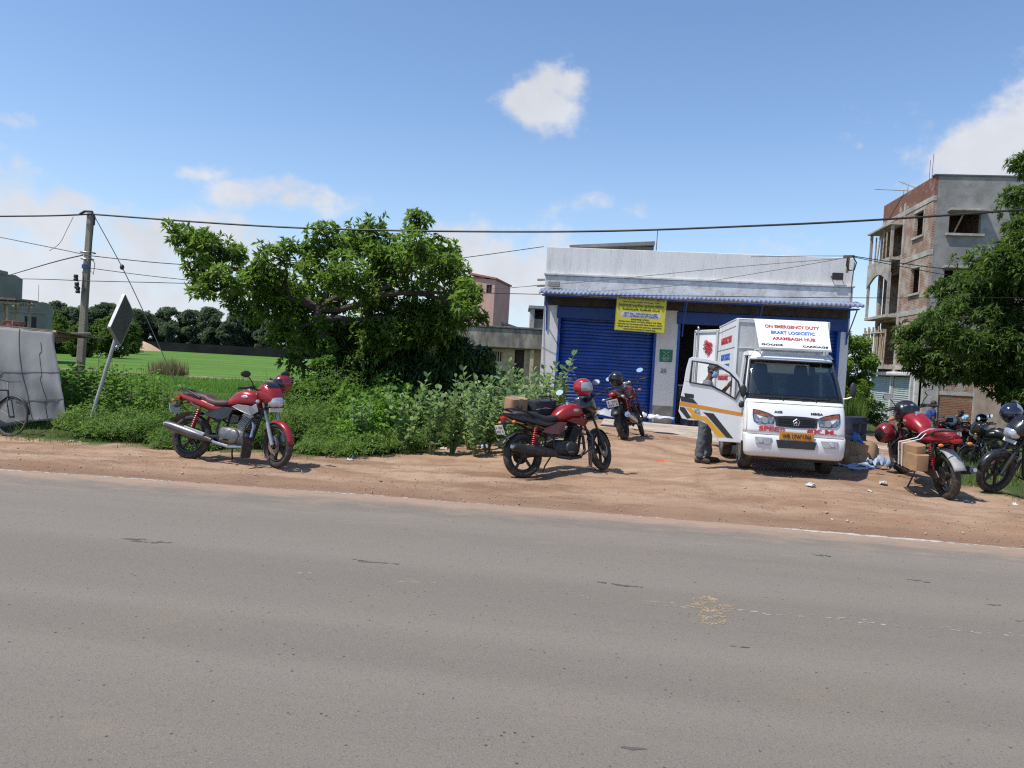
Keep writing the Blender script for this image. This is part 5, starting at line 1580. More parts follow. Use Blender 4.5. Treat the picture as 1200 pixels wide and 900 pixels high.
        mb.loftx([(.46, 0, 1.04, .115, .065, 2.6), (.515, 0, 1.03, .112, .072, 2.6), (.57, 0, .995, .095, .06, 2.6), (.60, 0, .965, .065, .04, 2.4)], 16)
        P('windscreen', mb, VISORD, ang=60)
    for s in (-1, 1):
        mb = MB(S); mb.tube([(.47, s * .08, .86), (.48, s * .165, .855)], .008, 6); i_ = P('indicator_stem', mb, FRM)
        mb = MB(S); mb.ell((.485, s * .19, .855), (.022, .034, .024), 10, 7); mb.build('indicator', ORNG if seat is not SEATBR else LENS, i_)
    if plate and not simple:
        mb = MB(S); mb.box((.60, 0, .745), (.008, .20, .05), Matrix.Rotation(R(-12), 3, 'Y')); P('front_plate', mb, PLATE, smooth=False, bevel=.003)
    # crash bar, stand, flap
    mb = MB(); mb.tube([(.31, 0, .62), (.33, -.16, .60), (.335, -.27, .50), (.32, -.27, .36), (.26, -.15, .26), (.22, 0, .24), (.26, .15, .26), (.32, .27, .36), (.335, .27, .50), (.33, .16, .60), (.31, 0, .62)], .0115, 8); P('crash_bar', mb, FRM)
    if flap is not None or seat is SEATBR or rackf:
        mb = MB(); mb.prism([(.36, -.12, .36), (.31, -.27, .36), (.30, -.25, .08), (.35, -.12, .10)], (.012, .0, 0)); P('leg_flap', mb, MUDFLAP, smooth=False)
    mb = MB(); mb.tube([(-.10, .12, .27), (-.16, .22, .12), (-.17, .27, .03 - .27 * math.tan(R(-lean)) * .0)], .011, 7); mb.box((-.175, .275, .02), (.05, .035, .01)); P('side_stand', mb, FRM)
    mb = MB()
    for k in range(3):
        mb.tube([(.42, .04 * (k - 1), .98), (.47, .06 * (k - 1), .80 - .05 * k), (.36, .02, .70), (.2, .04 * (k - 1), .66)], .005, 5)
    P('cable', mb, RUB)
    return b


def helmet(label, M4, shell, group='helmets left on the motorcycles', visor=VISORD, open_=True, trim=None):
    """full-face helmet: local x forward, z up"""
    h = thing('helmet', label, 'helmet', M4, group)
    A, B, C_ = .138, .118, .128; n, m = 36, 26

    def P(i, j, k=1.0):
        th = 2 * math.pi * i / n; ph = math.pi * (.02 + .80 * j / m)
        z = math.cos(ph); r = math.sin(ph)
        if z < -.2: r *= 1 - .12 * (-.2 - z)
        x = A * r * math.cos(th)
        if math.cos(th) > .3 and z < -.1: x += .022 * (math.cos(th) - .3) * min(1, (-.1 - z) * 3)
        return Vector((x * k, B * r * math.sin(th) * k, C_ * z * k))
    V = [P(i, j) for j in range(m + 1) for i in range(n)]; Fs, Fc, Fv = [], [], []
    for j in range(m):
        for i in range(n):
            l = (i + 1) % n; f = (j * n + i, (j + 1) * n + i, (j + 1) * n + l, j * n + l)
            th = ((i + .5) / n * 360 + 180) % 360 - 180
            op = abs(th) < 72 and 9 <= j < 19
            if op: Fv.append(f)
            else: (Fc if j >= 19 else Fs).append(f)
    mb = MB(); mb.add(V, Fs + Fc); o = mb.build('shell', shell, h, ang=60); q = o.modifiers.new('t', 'SOLIDIFY'); q.thickness = .012; q.offset = -1
    mb = MB(); mb.add([p * .93 for p in V], Fs + Fc + Fv); mb.build('lining', BLACKP, h, ang=60)
    if visor is not None:
        mb = MB()
        V2 = [P(i, j, 1.015) for j in range(m + 1) for i in range(n)]; mb.add(V2, Fv); o = mb.build('visor', visor, h, ang=60)
        if open_:
            o.matrix_local = Matrix.Rotation(R(-38), 4, 'Y')
    mb = MB(); pts = [P(i, m) * 1.0 for i in range(n)]; mb.tube(pts, .006, 6, closed=True); mb.build('edge_trim', RUB if trim is None else trim, h)
    return h


def gp(px, py, Y):
    p = at(px, py, Y); p.z = gz(p.x, p.y); return p


GRP = 'motorcycles parked on the dirt verge'
bike1 = motorcycle('red motorcycle with brown seat and silver muffler parked by the green weeds', gp(219, 537, 10.75), gp(324, 548, 10.35), GRP, REDP, seat=SEATBR, side=BLKP, fairing='bikini', steer=-24, lean=-9, rackf=True)
bike2 = motorcycle('red and black motorcycle with a red helmet on its mirror parked alone on open dirt', gp(617, 560, 10.8), gp(702, 547, 11.5), GRP, REDP, tail=BLKP, seat=SEATB, side=DRED, fender=ENGD, frontend=BLKP, steer=26, lean=-8, muf=ENGD, rackf=True)
bike3 = motorcycle('dark red motorcycle seen from behind, leaning before the left blue shutter', gp(733, 515, 14.2), gp(752, 508, 15.45), GRP, DRED, seat=SEATB, side=DRED, steer=12, lean=-16, muf=CHR, frontend=BLKP, fairing='plain')
bike4 = motorcycle('red motorcycle carrying cardboard parcels under white straps beside the truck', gp(1105, 582, 10.45), gp(1058, 561, 11.65), GRP, REDP, seat=SEATR, side=BLKP, steer=4, lean=-7, flap=GREYP, plate=False, frontend=BLKP)
bike5 = motorcycle('black motorcycle with a dark tank and large helmet at the grass edge', gp(1268, 592, 10.9) , gp(1160, 577, 10.8), GRP, NVYP, tail=BLKP, seat=SEATB, side=BLKP, fender=BLKP, frontend=BLKP, steer=12, lean=-7)
# the row parked lower down by the brick building
G2 = 'motorcycles parked by the brick building'
bk6 = motorcycle('black motorcycle with white helmet, tail towards the road by the brick building', gp(1106, 519, 21.0), gp(1124, 516, 22.0), G2, BLKP, lean=-6, simple=True, fairing='plain', dots=False)
bk7 = motorcycle('red motorcycle among the row by the brick building', gp(1131, 518, 20.8), gp(1152, 516, 21.6), G2, REDP, side=REDP, lean=-6, simple=True, steer=10, dots=False)
bk8 = motorcycle('black motorcycle with red tail light half hidden behind the large dark helmet', gp(1196, 530, 17.0), gp(1168, 526, 17.4), G2, BLKP, tail=DRED, lean=-6, simple=True, dots=False)


def helm_m(p, yaw, pitch=0.0, roll=0.0, s=1.0):
    return Matrix.Translation(p) @ Matrix.Rotation(R(yaw), 4, 'Z') @ Matrix.Rotation(R(pitch), 4, 'Y') @ Matrix.Rotation(R(roll), 4, 'X') @ Matrix.Scale(s, 4)


def on_bike(bike, x, y, z):
    return bike.matrix_world @ Vector((x, y, z))


REDH = M('red helmet gloss', (.33, .018, .020), .2, var=.08, coat=.6); DKRH = M('dark red helmet gloss', (.20, .014, .02), .22, var=.08, coat=.6)
BLKH = M('black helmet gloss', (.014, .015, .018), .18, var=.1, coat=.7); WHTH = M('white helmet gloss', (.70, .70, .70), .25, var=.05, coat=.4); NVYH = M('navy helmet gloss', (.014, .018, .04), .15, var=.1, coat=.8)
CLRV = M('hazy visor', (.30, .31, .32), .12, .3, var=.2, scale=10)
helmet('dark red helmet hung on the mirror of the brown seated motorcycle', helm_m(at(331, 450, 10.85), 222, 10, 0, 1.06), DKRH, open_=False)
helmet('red helmet with grey band on the mirror of the motorcycle standing on open dirt', helm_m(at(683, 454, 11.3), -40, -4, 6, 1.08), REDH, visor=CLRV, open_=False)
helmet('black helmet on the bars of the leaning motorcycle by the shutter', helm_m(at(722, 444, 14.9), -20, 4, 6, 1.1), BLKH, open_=False)
helmet('dark red helmet hanging low from the bars of the parcel carrying motorcycle', helm_m(at(1038, 507, 11.6), 170, 35, 20, 1.18), DKRH, open_=False)
helmet('large navy helmet with raised visor at the grass edge', helm_m(at(1185, 484, 10.9), 20, -8, 0, 1.15), NVYH, visor=CLRV)
helmet('small white helmet on the black motorcycle by the brick building', helm_m(at(1114.5, 493, 21.4), 200, 0, 0, 1.1), WHTH, visor=None)
helmet('small black helmet on the far red motorcycle by the lean-to', helm_m(at(1150, 490.5, 21.6), 160, 0, 0, 1.1), BLKH, visor=None)

# luggage
CARD = M('brown cardboard', (.36, .215, .11), .85, var=.15, scale=5, bump=.002, bscale=30, dirt=(.26, .15, .08), dirt_amt=.3)
CARDD = M('dull cardboard', (.27, .17, .10), .88, var=.2, scale=5, bump=.002, bscale=30)
TAPE = M('parcel tape', (.30, .22, .14), .3, var=.1); TAPEB = M('dark print', (.07, .07, .08), .7)
WSTRAP = M('white strap', (.66, .66, .66), .7, var=.08)


def carton(label, M4, d, seed, mat=CARD, tape=True, group=None, open_=False):
    c = thing('cardboard_box', label, 'box', M4, group)
    soft_box(d, seed, .012).build('carton', mat, c, smooth=True, ang=40)
    if tape:
        mb = MB(); mb.b2((-.03, -d[1] / 2 - .006, d[2] * .55), (.03, d[1] / 2 + .006, d[2] + .010)); mb.build('tape', TAPE, c, smooth=False)
    return c


B2 = bike2.matrix_world
rk = MB()
for x in (-.34, -.70):
    rk.tube([(x, .14, .82), (x, .22, .84), (x, .52, .745)], .012, 7)
rk.tube([(-.34, .5, .75), (-.70, .5, .75)], .012, 7); rk.tube([(-.34, .22, .84), (-.70, .22, .84)], .012, 7)
for x in (0.02, -.26):
    rk.tube([(x, .13, .74), (x, .46, .70)], .012, 7)
rk.tube([(0.02, .44, .705), (-.26, .44, .705)], .012, 7)
rk.build('luggage_rack', FRM, bike2)
cb = carton('brown carton with dark print carried beside the tail of the red and black motorcycle', B2 @ Matrix.Translation((-.52, .36, .83)) @ Matrix.Rotation(R(15), 4, 'X'), (.30, .24, .27), 5)
mb = MB()
for p, q in (((-.07, .19), (-.02, .10)), ((-.02, .10), (-.05, .05)), ((-.05, .05), (.02, .03)), ((-.03, .16), (.03, .12)), ((.01, .19), (.02, .10))):
    mb.bar((p[0], -.128, p[1]), (q[0], -.128, q[1]), .02, .004, up=(0, 1, 0))
mb.build('print', TAPEB, cb, smooth=False)
db = thing('shoulder_bag', 'black shoulder bag carried beside the tank of the red and black motorcycle', 'bag', B2 @ Matrix.Translation((-.12, .34, .76)) @ Matrix.Rotation(R(10), 4, 'X'))
soft_box((.36, .24, .30), 8, .05).build('body', M('black nylon', (.02, .021, .026), .6, var=.4, scale=9, bump=.012, bscale=14), db)
mb = MB(); mb.tube([(-.12, -.13, .26), (-.10, -.10, .36), (.08, -.10, .36), (.12, -.13, .26)], .012, 6); mb.build('handle', BLACKP, db)
mb = MB(); mb.tube([(-.15, -.125, .18), (0, -.135, .20), (.15, -.125, .18)], .006, 5); mb.build('zip', SILV, db)
# parcels strapped to bike 4
B4 = bike4.matrix_world
mb = MB()
for x in (-.28, -.62):
    mb.tube([(x, .13, .70), (x, .20, .40), (x, .46, .37)], .012, 7)
mb.tube([(-.28, .45, .37), (-.62, .45, .37)], .012, 7); mb.build('luggage_rack', FRM, bike4)
carton('long open parcel box tied low on the side of the parcel carrying motorcycle', B4 @ Matrix.Translation((-.46, .33, .39)) @ Matrix.Rotation(R(5), 4, 'X'), (.52, .22, .20), 12)
carton('crumpled parcel on top of the long box on the parcel carrying motorcycle', B4 @ Matrix.Translation((-.42, .32, .595)) @ Matrix.Rotation(R(8), 4, 'Z'), (.40, .19, .10), 13, tape=False)
for k, dx in enumerate((-.30, -.40)):
    st = MB(); st.tube([(dx - .03, .06, .845), (dx, .14, .80), (dx, .20, .74), (dx - .02, .445, .70), (dx - .03, .455, .40)], .007, 6)
    st.tube([(dx - .03, .06, .848), (dx - .05, -.06, .848), (dx - .05, -.145, .80)], .007, 6)
    o = st.build('strap', WSTRAP); o.matrix_world = B4
    tag(o, 'white strap nearer the tank across the red seat and parcels' if k == 0 else 'white strap nearer the tail across the red seat and parcels', 'strap', 'straps over the parcels')
# ================================================================== delivery truck
VP = M('white van paint', (.74, .74, .73), .3, var=.03, scale=2, coat=.3, dirt=(.54, .46, .38), dirt_amt=.2)
VBOX = M('white box sheet', (.78, .78, .77), .45, var=.05, scale=2, dirt=(.42, .40, .36), dirt_amt=.25)
VBF = M('unpainted box front', (.56, .56, .55), .5, .2, var=.1, scale=2, dirt=(.3, .28, .25), dirt_amt=.35)
VBLK = M('van black plastic', (.022, .022, .023), .5, var=.2)
VSEAT = M('van grey seat', (.07, .07, .075), .85, var=.2)
VINT = M('van lining', (.16, .16, .165), .8, var=.15)
PRED = M('red sign paint', (.44, .035, .04), .6, var=.15, scale=20); PBLU = M('blue sign paint', (.03, .13, .42), .6, var=.15, scale=20); PBLK = M('black sign paint', (.03, .03, .03), .6, var=.1)
PORG = M('orange tape stripe', (.66, .27, .02), .4, var=.05); PYEL = M('yellow tape stripe', (.70, .36, .03), .4, var=.05)
UNDER = M('dusty chassis', (.045, .04, .036), .9, var=.3, dirt=(.15, .11, .085), dirt_amt=.5)


def glassmat(name, tint, refl=.07):
    m, t, out = newmat(name)
    tr = t.n('ShaderNodeBsdfTransparent', {0: (*tint, 1)}); gl = t.n('ShaderNodeBsdfGlossy', {0: (1, 1, 1, 1), 1: .02})
    fr = t.n('ShaderNodeFresnel', {0: 1.5}).outputs[0]
    mx = t.n('ShaderNodeMixShader', {0: t.math('ADD', fr, refl - .04), 1: tr.outputs[0], 2: gl.outputs[0]})
    t.t.links.new(mx.outputs[0], out.inputs[0]); return m


VGL = glassmat('van glass', (.55, .60, .58))
va = R(7.5)
vp0 = at(934, 500, 10.95); vz = gz(vp0.x, vp0.y + .9) + .01
# wheels stand on the soil: slope of the ground under the truck
zf, zr = gz(vp0.x + .1, vp0.y + .75), gz(vp0.x + .4, vp0.y + 2.9)
T_V = Matrix.Translation((vp0.x, vp0.y, 0)) @ Matrix.Rotation(-va, 4, 'Z')
sl_v = math.atan2(zr - zf, 2.15)
T_V = Matrix.Translation((0, 0, zf - .75 * math.tan(sl_v))) @ T_V @ Matrix.Rotation(sl_v, 4, 'X') @ Matrix.Scale(.925, 4)
van = thing('delivery_truck', 'small white goods truck with painted lettering and its driver door open', 'truck', T_V)
VB = lambda nm, mb, mt, par=None, **k: mb.build(nm, mt, par or van, **k)
# front shell as one sheet: rows of (y, z, half width, plan rounding)
PR = [(.10, .19, .70, .10), (.03, .215, .735, .11), (.0, .27, .755, .12), (-.01, .40, .765, .12), (.0, .52, .77, .12), (.03, .555, .768, .115), (.035, .62, .768, .11), (.05, .72, .768, .11), (.08, .85, .765, .11), (.12, .96, .762, .11), (.18, 1.05, .758, .11), (.235, 1.095, .752, .105),
      (.24, 1.10, .752, .105), (.29, 1.19, .742, .10), (.40, 1.38, .718, .095), (.52, 1.57, .690, .09), (.615, 1.72, .668, .085), (.625, 1.735, .666, .085), (.70, 1.80, .655, .07), (.82, 1.85, .640, .04), (1.0, 1.878, .635, .02), (1.38, 1.87, .635, .0)]
US = [-1, -.985, -.95, -.90, -.82, -.7, -.55, -.4, -.25, -.1, 0, .1, .25, .4, .55, .7, .82, .90, .95, .985, 1]


def vpt(i, u, out=0.0):
    y, z, hw, k = PR[i]
    return Vector((hw * (math.sin(u * math.pi / 2 * .92) / math.sin(math.pi / 2 * .92)), y - out + k * abs(u) ** 5 * 1.0 + (k * .6 * max(0, abs(u) - .9) * 10 if abs(u) > .9 else 0), z))


def vsurf(y_of_z, x, z, out):
    """point on the front surface at given x and z (for lettering and lamps)"""
    for i in range(len(PR) - 1):
        if PR[i][1] <= z <= PR[i + 1][1] or i == len(PR) - 2:
            f = (z - PR[i][1]) / max(1e-6, PR[i + 1][1] - PR[i][1]); break
    hw = PR[i][2] * (1 - f) + PR[i + 1][2] * f
    u = max(-1, min(1, x / hw)); u = math.asin(max(-1, min(1, u * math.sin(math.pi / 2 * .92)))) / (math.pi / 2 * .92)
    p = vpt(i, u).lerp(vpt(i + 1, u), f); p.x = x; p.z = z; p.y -= out
    return p


def grid(rows, us, out=0.0):
    mb = MB(); V = [vpt(i, u, out) for i in rows for u in us]; n = len(us)
    mb.add(V, [(a * n + b, a * n + b + 1, (a + 1) * n + b + 1, (a + 1) * n + b) for a in range(len(rows) - 1) for b in range(n - 1)]); return mb


def shell(nm, mb, mt, th=.012, par=None):
    o = VB(nm, mb, mt, par, ang=50); s = o.modifiers.new('t', 'SOLIDIFY'); s.thickness = th; s.offset = -1; return o


shell('front_panel', grid(range(5, 12), US), VP)
shell('bumper', grid(range(0, 6), US, .012), VP, .03)
shell('roof', grid(range(17, 22), US), VP)
for s in (-1, 1):
    us = [u * s for u in (.90, .95, .985, 1)]
    shell('windscreen_pillar', grid(range(11, 18), us), VP, .03)
shell('windscreen', grid(range(12, 17), [u for u in US if abs(u) <= .9], -.004), VGL, .004)
mb = grid(range(11, 14), [u for u in US if abs(u) <= .9], .004)
o = shell('cowl_panel', grid([11, 12], [u for u in US if abs(u) <= .95], .006), VBLK)
mb = MB()
edge = [vpt(i, -.9, .004) for i in range(12, 17)] + [vpt(16, u, .004) for u in US if abs(u) <= .9] + [vpt(i, .9, .004) for i in range(16, 11, -1)] + [vpt(12, u, .004) for u in reversed(US) if abs(u) <= .9]
mb.tube(edge, .014, 6, closed=True); VB('windscreen_seal', mb, VBLK)
# visor band of darker film is absent; a white paper notice stands behind the glass
mb = MB(); a_ = [vsurf(0, x, z, -.03) for x, z in ((.36, 1.64), (.57, 1.63), (.57, 1.52), (.36, 1.53))]; mb.prism(a_, (0, .004, 0)); VB('paper_notice', mb, M('white paper', (.75, .75, .75), .8), smooth=False)
# vents below the windscreen and wipers
for s in (-1, 1):
    mb = MB()
    for k in range(4):
        a_, b_ = vsurf(0, s * .62 - .10, 1.105 + k * .018, .012), vsurf(0, s * .62 + .06, 1.105 + k * .018, .012); mb.bar(a_, b_, .008, .012)
    VB('cowl_vent', mb, VBLK, smooth=False)
for x0, x1 in ((-.40, .02), (.10, .52)):
    mb = MB(); a_, b_ = vsurf(0, x0, 1.10, .02), vsurf(0, x1, 1.155, .03)
    mb.tube([vsurf(0, (x0 + x1) / 2, 1.09, .02), a_.lerp(b_, .5) + Vector((0, -.015, .0))], .008, 6); mb.bar(a_, b_, .014, .014); VB('wiper', mb, VBLK, smooth=False)
# grille, lamps, intake, plate
mb = MB(); P_ = [vsurf(0, x, z, .006) for x, z in ((-.32, .835), (-.15, .85), (0, .853), (.15, .85), (.32, .835), (.31, .69), (.1, .675), (-.1, .675), (-.31, .69))]; mb.prism(P_, (0, .03, 0)); gr_ = VB('grille', mb, VBLK, smooth=False)
mb = MB()
for z in (.69, .72, .78, .81):
    mb.bar(vsurf(0, -.27, z, .012), vsurf(0, .27, z, .012), .012, .012)
for s in (-1, 1):
    mb.bar(vsurf(0, s * .07, .755, .016), vsurf(0, s * .285, .765, .016), .012, .008)
mb.build('grille_bar', ENGD, gr_, smooth=False)
mb = MB(); c_ = vsurf(0, 0, .755, .024); pts = [c_ + Vector((.052 * math.sin(2 * math.pi * k / 5), 0, .056 * math.cos(2 * math.pi * k / 5))) for k in range(5)]; mb.tube(pts, .008, 6, closed=True)
mb.tube([c_ + Vector((-.03, 0, -.02)), c_ + Vector((0, 0, .012)), c_ + Vector((.03, 0, -.02))], .007, 6); mb.tube([c_ + Vector((0, 0, .012)), c_ + Vector((0, 0, -.045))], .007, 6); mb.build('emblem', CHR, gr_)
LREF = M('lamp reflector', (.33, .34, .34), .18, .7, var=.5, scale=26, bump=.01, bscale=30)
for s in (-1, 1):
    mb = MB(); q = [(.325, .83), (.42, .875), (.55, .91), (.65, .925), (.65, .83), (.635, .75), (.58, .715), (.45, .705), (.345, .71)]
    mb.prism([vsurf(0, s * x, z, .006) for x, z in q], (0, .03, 0)); h_ = VB('headlight', mb, LREF, smooth=False, bevel=.006)
    mb = MB(); q = [(.345, .825), (.43, .868), (.55, .902), (.64, .916), (.64, .87), (.55, .845), (.44, .825)]
    mb.prism([vsurf(0, s * x, z, .012) for x, z in q], (0, .01, 0)); mb.build('turn_signal', M('amber red lens', (.26, .075, .03), .2, var=.3, scale=20), h_, smooth=False)
    mb = MB(); c_ = vsurf(0, s * .47, .765, .008); mb.lathe([(.001, -.012), (.052, -.012), (.058, -.002), (.058, .01)], 18, 'y', c_); mb.build('reflector_bowl', CHR, h_)
    mb = MB(); q = vsurf(0, s * .47, .82, .007); pts = [vsurf(0, s * x, z, .011) for x, z in ((.325, .83), (.42, .875), (.55, .91), (.65, .925), (.65, .83), (.635, .75), (.58, .715), (.45, .705), (.345, .71))]; mb.tube(pts, .006, 5, closed=True); mb.build('lamp_rim', VBLK, h_)
    mb = MB(); q = [(.36, .50), (.62, .505), (.60, .40), (.40, .395)]; mb.prism([vsurf(0, s * x, z, .034) for x, z in q], (0, .03, 0)); f_ = VB('fog_lamp', mb, M('fog recess', (.40, .40, .39), .4, .3, var=.15), smooth=False, bevel=.008)
    mb = MB(); mb.lathe([(.001, -.012), (.03, -.012), (.038, .0), (.038, .01)], 14, 'y', vsurf(0, s * .53, .45, .036)); mb.build('lamp', LENS, f_)
mb = MB(); q = [(-.30, .475), (.30, .475), (.27, .355), (-.27, .355)]; mb.prism([vsurf(0, x, z, .040) for x, z in q], (0, .03, 0)); VB('air_intake', mb, VBLK, smooth=False)
mb = MB(); pts = [vsurf(0, u, .548, .014) for u in np.linspace(-.72, .72, 25)]; mb.tube(pts, .007, 5); VB('bumper_seam', mb, M('shadow gap grey', (.20, .20, .20), .8))
mb = MB(); pts = [vsurf(0, u, 1.035, .004) for u in np.linspace(-.735, .735, 25)]; mb.tube(pts, .004, 5); VB('bonnet_seam', mb, M('shadow gap grey', (.20, .20, .20), .8))
for s in (-1, 1):
    mb = MB(); mb.tube([vsurf(0, s * .735, z, .004) for z in np.linspace(.58, 1.03, 12)], .004, 5); VB('corner_seam', mb, M('shadow gap grey', (.20, .20, .20), .8))
OPL = M('orange plate', (.62, .25, .03), .5, var=.05)
pc = vsurf(0, 0, .545, .05); mb = MB(); mb.box(pc, (.515, .012, .125), Matrix.Rotation(R(4), 3, 'X')); pl = VB('number_plate', mb, OPL, smooth=False, bevel=.004)
text("WB 17W'1766", PBLK, pl, pc + Vector((0, -.010, 0)), (1, 0, 0), (0, .07, 1), .43, .068, .003, .02)
tp = vsurf(0, 0, .62, .0)
for s_, x0, x1, h_ in (('SPEE', -.56, -.25, .078), ('D', -.235, -.17, .07), ('40', .16, .25, .07), ('K.M.', .27, .60, .078)):
    xc = (x0 + x1) / 2; p0, p1 = vsurf(0, x0, .635, .006), vsurf(0, x1, .635, .006)
    text(s_, PRED, van, (p0 + p1) / 2 + Vector((0, -.003, .0)), p1 - p0, (0, .12, 1), x1 - x0, h_, .004, .03)
p0, p1 = vsurf(0, -.33, .905, .006), vsurf(0, -.21, .905, .006); text('ACE', PBLK, van, (p0 + p1) / 2, p1 - p0, (0, .3, 1), .12, .035, .004, .03)
p0, p1 = vsurf(0, .22, .905, .006), vsurf(0, .40, .905, .006); text('MEGA', PBLK, van, (p0 + p1) / 2, p1 - p0, (0, .3, 1), .18, .035, .004, .03)
# cab body: floor, back, right side, sills, pillars
mb = MB(); mb.b2((-.70, .28, .42), (.70, 1.36, .50)); mb.b2((-.68, .55, .50), (.68, 1.30, .80)); VB('cab_floor', mb, VINT, smooth=False)
mb = MB(); wall_with_holes(mb, 'x', -.63, .63, .5, 1.84, [(-.45, .45, 1.28, 1.70)], 1.34, 1.375); VB('cab_back', mb, VP, smooth=False)
mb = MB(); mb.prism([(-.72, .30, .98), (-.72, .46, 1.06), (-.72, .62, .98), (-.72, .62, .72), (-.72, .30, .62)], (1.44, 0, 0)); mb.b2((-.50, .46, 1.02), (-.18, .60, 1.12)); VB('dashboard', mb, VSEAT, smooth=False, bevel=.02)
for x in (-.36, .30):
    mb = MB(); mb.b2((x - .24, .72, .80), (x + .24, 1.18, .94)); mb.prism([(x - .23, 1.10, .92), (x + .23, 1.10, .92), (x + .21, 1.26, 1.50), (x - .21, 1.26, 1.50)], (0, .1, .02)); mb.prism([(x - .12, 1.22, 1.50), (x + .12, 1.22, 1.50), (x + .10, 1.25, 1.68), (x - .10, 1.25, 1.68)], (0, .07, 0)); VB('seat', mb, VSEAT, smooth=False, bevel=.035)
mb = MB(Matrix.Translation((-.36, .62, 1.14)) @ Matrix.Rotation(R(52), 4, 'X')); mb.torus((0, 0, 0), .185, .013, 'z', 28, 8); mb.bar((-.18, 0, 0), (.18, 0, 0), .03, .015); mb.bar((0, 0, 0), (0, -.18, 0), .03, .015); mb.tube([(0, 0, 0), (0, 0, -.25)], .02, 8); VB('steering_wheel', mb, VBLK)
mb = MB(); mb.tube([(-.30, .55, 1.10), (-.28, .52, 1.17)], .02, 8); mb.ell((-.28, .53, 1.18), (.03, .03, .045), 10, 7); VB('dashboard_idol', mb, ORNG)
xs_ = .757
mb = MB(); mb.prism([(xs_, .30, .42), (xs_, .42, 1.08), (xs_, 1.378, 1.10), (xs_, 1.378, .42), (xs_, 1.12, .42), (xs_, 1.05, .60), (xs_, .88, .70), (xs_, .66, .70), (xs_, .50, .60), (xs_, .44, .42)], (-.03, 0, 0)); VB('passenger_door', mb, VP, smooth=False, bevel=.006)
mb = MB(); mb.prism([(.66, 1.25, 1.84), (.655, 1.378, 1.84), (.757, 1.378, 1.08), (.757, 1.25, 1.08)], (-.035, 0, 0)); mb.prism([(.64, .80, 1.86), (.64, 1.378, 1.87), (.665, 1.378, 1.80), (.665, .70, 1.79)], (-.035, 0, 0)); VB('door_frame', mb, VP, smooth=False)
mb = MB(); mb.prism([(.735, .50, 1.10), (.735, 1.25, 1.10), (.655, 1.25, 1.80), (.655, .78, 1.80)], (-.004, 0, 0)); VB('side_window', mb, VGL, smooth=False)
mb = MB(); mb.prism([(-.66, 1.18, 1.84), (-.655, 1.378, 1.84), (-.757, 1.378, .42), (-.757, 1.18, .66)], (.05, 0, 0)); mb.prism([(-.64, .80, 1.86), (-.64, 1.378, 1.87), (-.665, 1.378, 1.80), (-.665, .70, 1.79)], (.04, 0, 0)); mb.b2((-.757, .34, .40), (-.70, .48, 1.0)); VB('door_surround', mb, VP, smooth=False, bevel=.008)
mb = MB(); n_ = 12
for s in (-1, 1):
    for k in range(n_):
        a0, a1 = math.pi * k / n_, math.pi * (k + 1) / n_
        q = [(s * .74, .77 + .33 * math.cos(a), .30 + .34 * math.sin(a)) for a in (a0, a1)]
        mb.quad(q[0], q[1], (s * .52, q[1][1], q[1][2]), (s * .52, q[0][1], q[0][2]))
VB('wheel_arch', mb, UNDER)
mb = MB(); mb.b2((-.34, .25, .30), (-.26, 3.7, .42)); mb.b2((.26, .25, .30), (.34, 3.7, .42)); mb.b2((-.6, .70, .25), (.6, .84, .33)); mb.b2((-.6, 2.75, .22), (.6, 2.95, .34)); mb.b2((-.62, .2, .23), (.62, .7, .29)); mb.b2((-.5, 1.5, .30), (.2, 2.3, .62)); VB('chassis', mb, UNDER, smooth=False)
STEELR = M('painted steel rim', (.30, .30, .30), .5, .5, var=.2, dirt=(.2, .15, .11), dirt_amt=.5)
for x, y in ((-.63, .77), (.63, .77), (-.63, 2.90), (.63, 2.90)):
    mb = MB(); s = -1 if x < 0 else 1
    mb.lathe([(.19, -.085), (.26, -.095), (.303, -.08), (.313, -.03), (.313, .03), (.303, .08), (.26, .095), (.19, .085)], 36, 'x', (x, y, .313), ring=True); w_ = VB('wheel', mb, RUB, ang=40)
    mb = MB(); mb.lathe([(.193, s * .075), (.18, s * .045), (.12, s * .02), (.11, s * .05), (.06, s * .055), (.001, s * .055)], 24, 'x', (x, y, .313)); mb.build('rim', STEELR, w_)
# driver door standing open
dx_ = Vector((-1, .02, 0)).normalized(); dn_ = Vector((-dx_.y, dx_.x, 0)); dn_ = Vector((.02, -1, 0)).normalized()
DO = Vector((-.752, .40, 0)); dz0 = .02
dp = lambda s, z, o=0.0: DO + dx_ * s * 1.10 + dn_ * o + Vector((0, 0, z + dz0 - .02))
low = [(.0, 1.02), (.0, .36), (.32, .36), (.40, .50), (.49, .62), (.616, .675), (.756, .67), (.866, .69), (.92, .80), (.90, 1.05), (.866, 1.30), (.795, 1.285), (.475, 1.24), (.27, 1.14), (.125, 1.05)]
mb = MB(); mb.prism([dp(*q) for q in low], -dn_ * .045); door = VB('driver_door', mb, VP, smooth=False, bevel=.006)
top_ = [(0, 1.023), (.02, 1.30), (.13, 1.47), (.26, 1.58), (.38, 1.64), (.57, 1.68), (.77, 1.70), (.815, 1.67), (.85, 1.49), (.868, 1.303), (.795, 1.288), (.775, 1.64), (.57, 1.62), (.41, 1.595), (.225, 1.48), (.09, 1.345), (.055, 1.22), (.122, 1.054)]
mb = MB(); mb.prism([dp(*q) for q in top_], -dn_ * .035); mb.build('window_frame', VP, door, smooth=False, bevel=.006)
wl = [(.785, 1.285), (.765, 1.632), (.57, 1.612), (.41, 1.587), (.225, 1.472), (.098, 1.34), (.062, 1.22), (.122, 1.06), (.27, 1.15), (.475, 1.25)]
mb = MB(); mb.tube([dp(*q, o=.004) for q in wl], .016, 6, closed=True); mb.build('window_seal', VBLK, door)
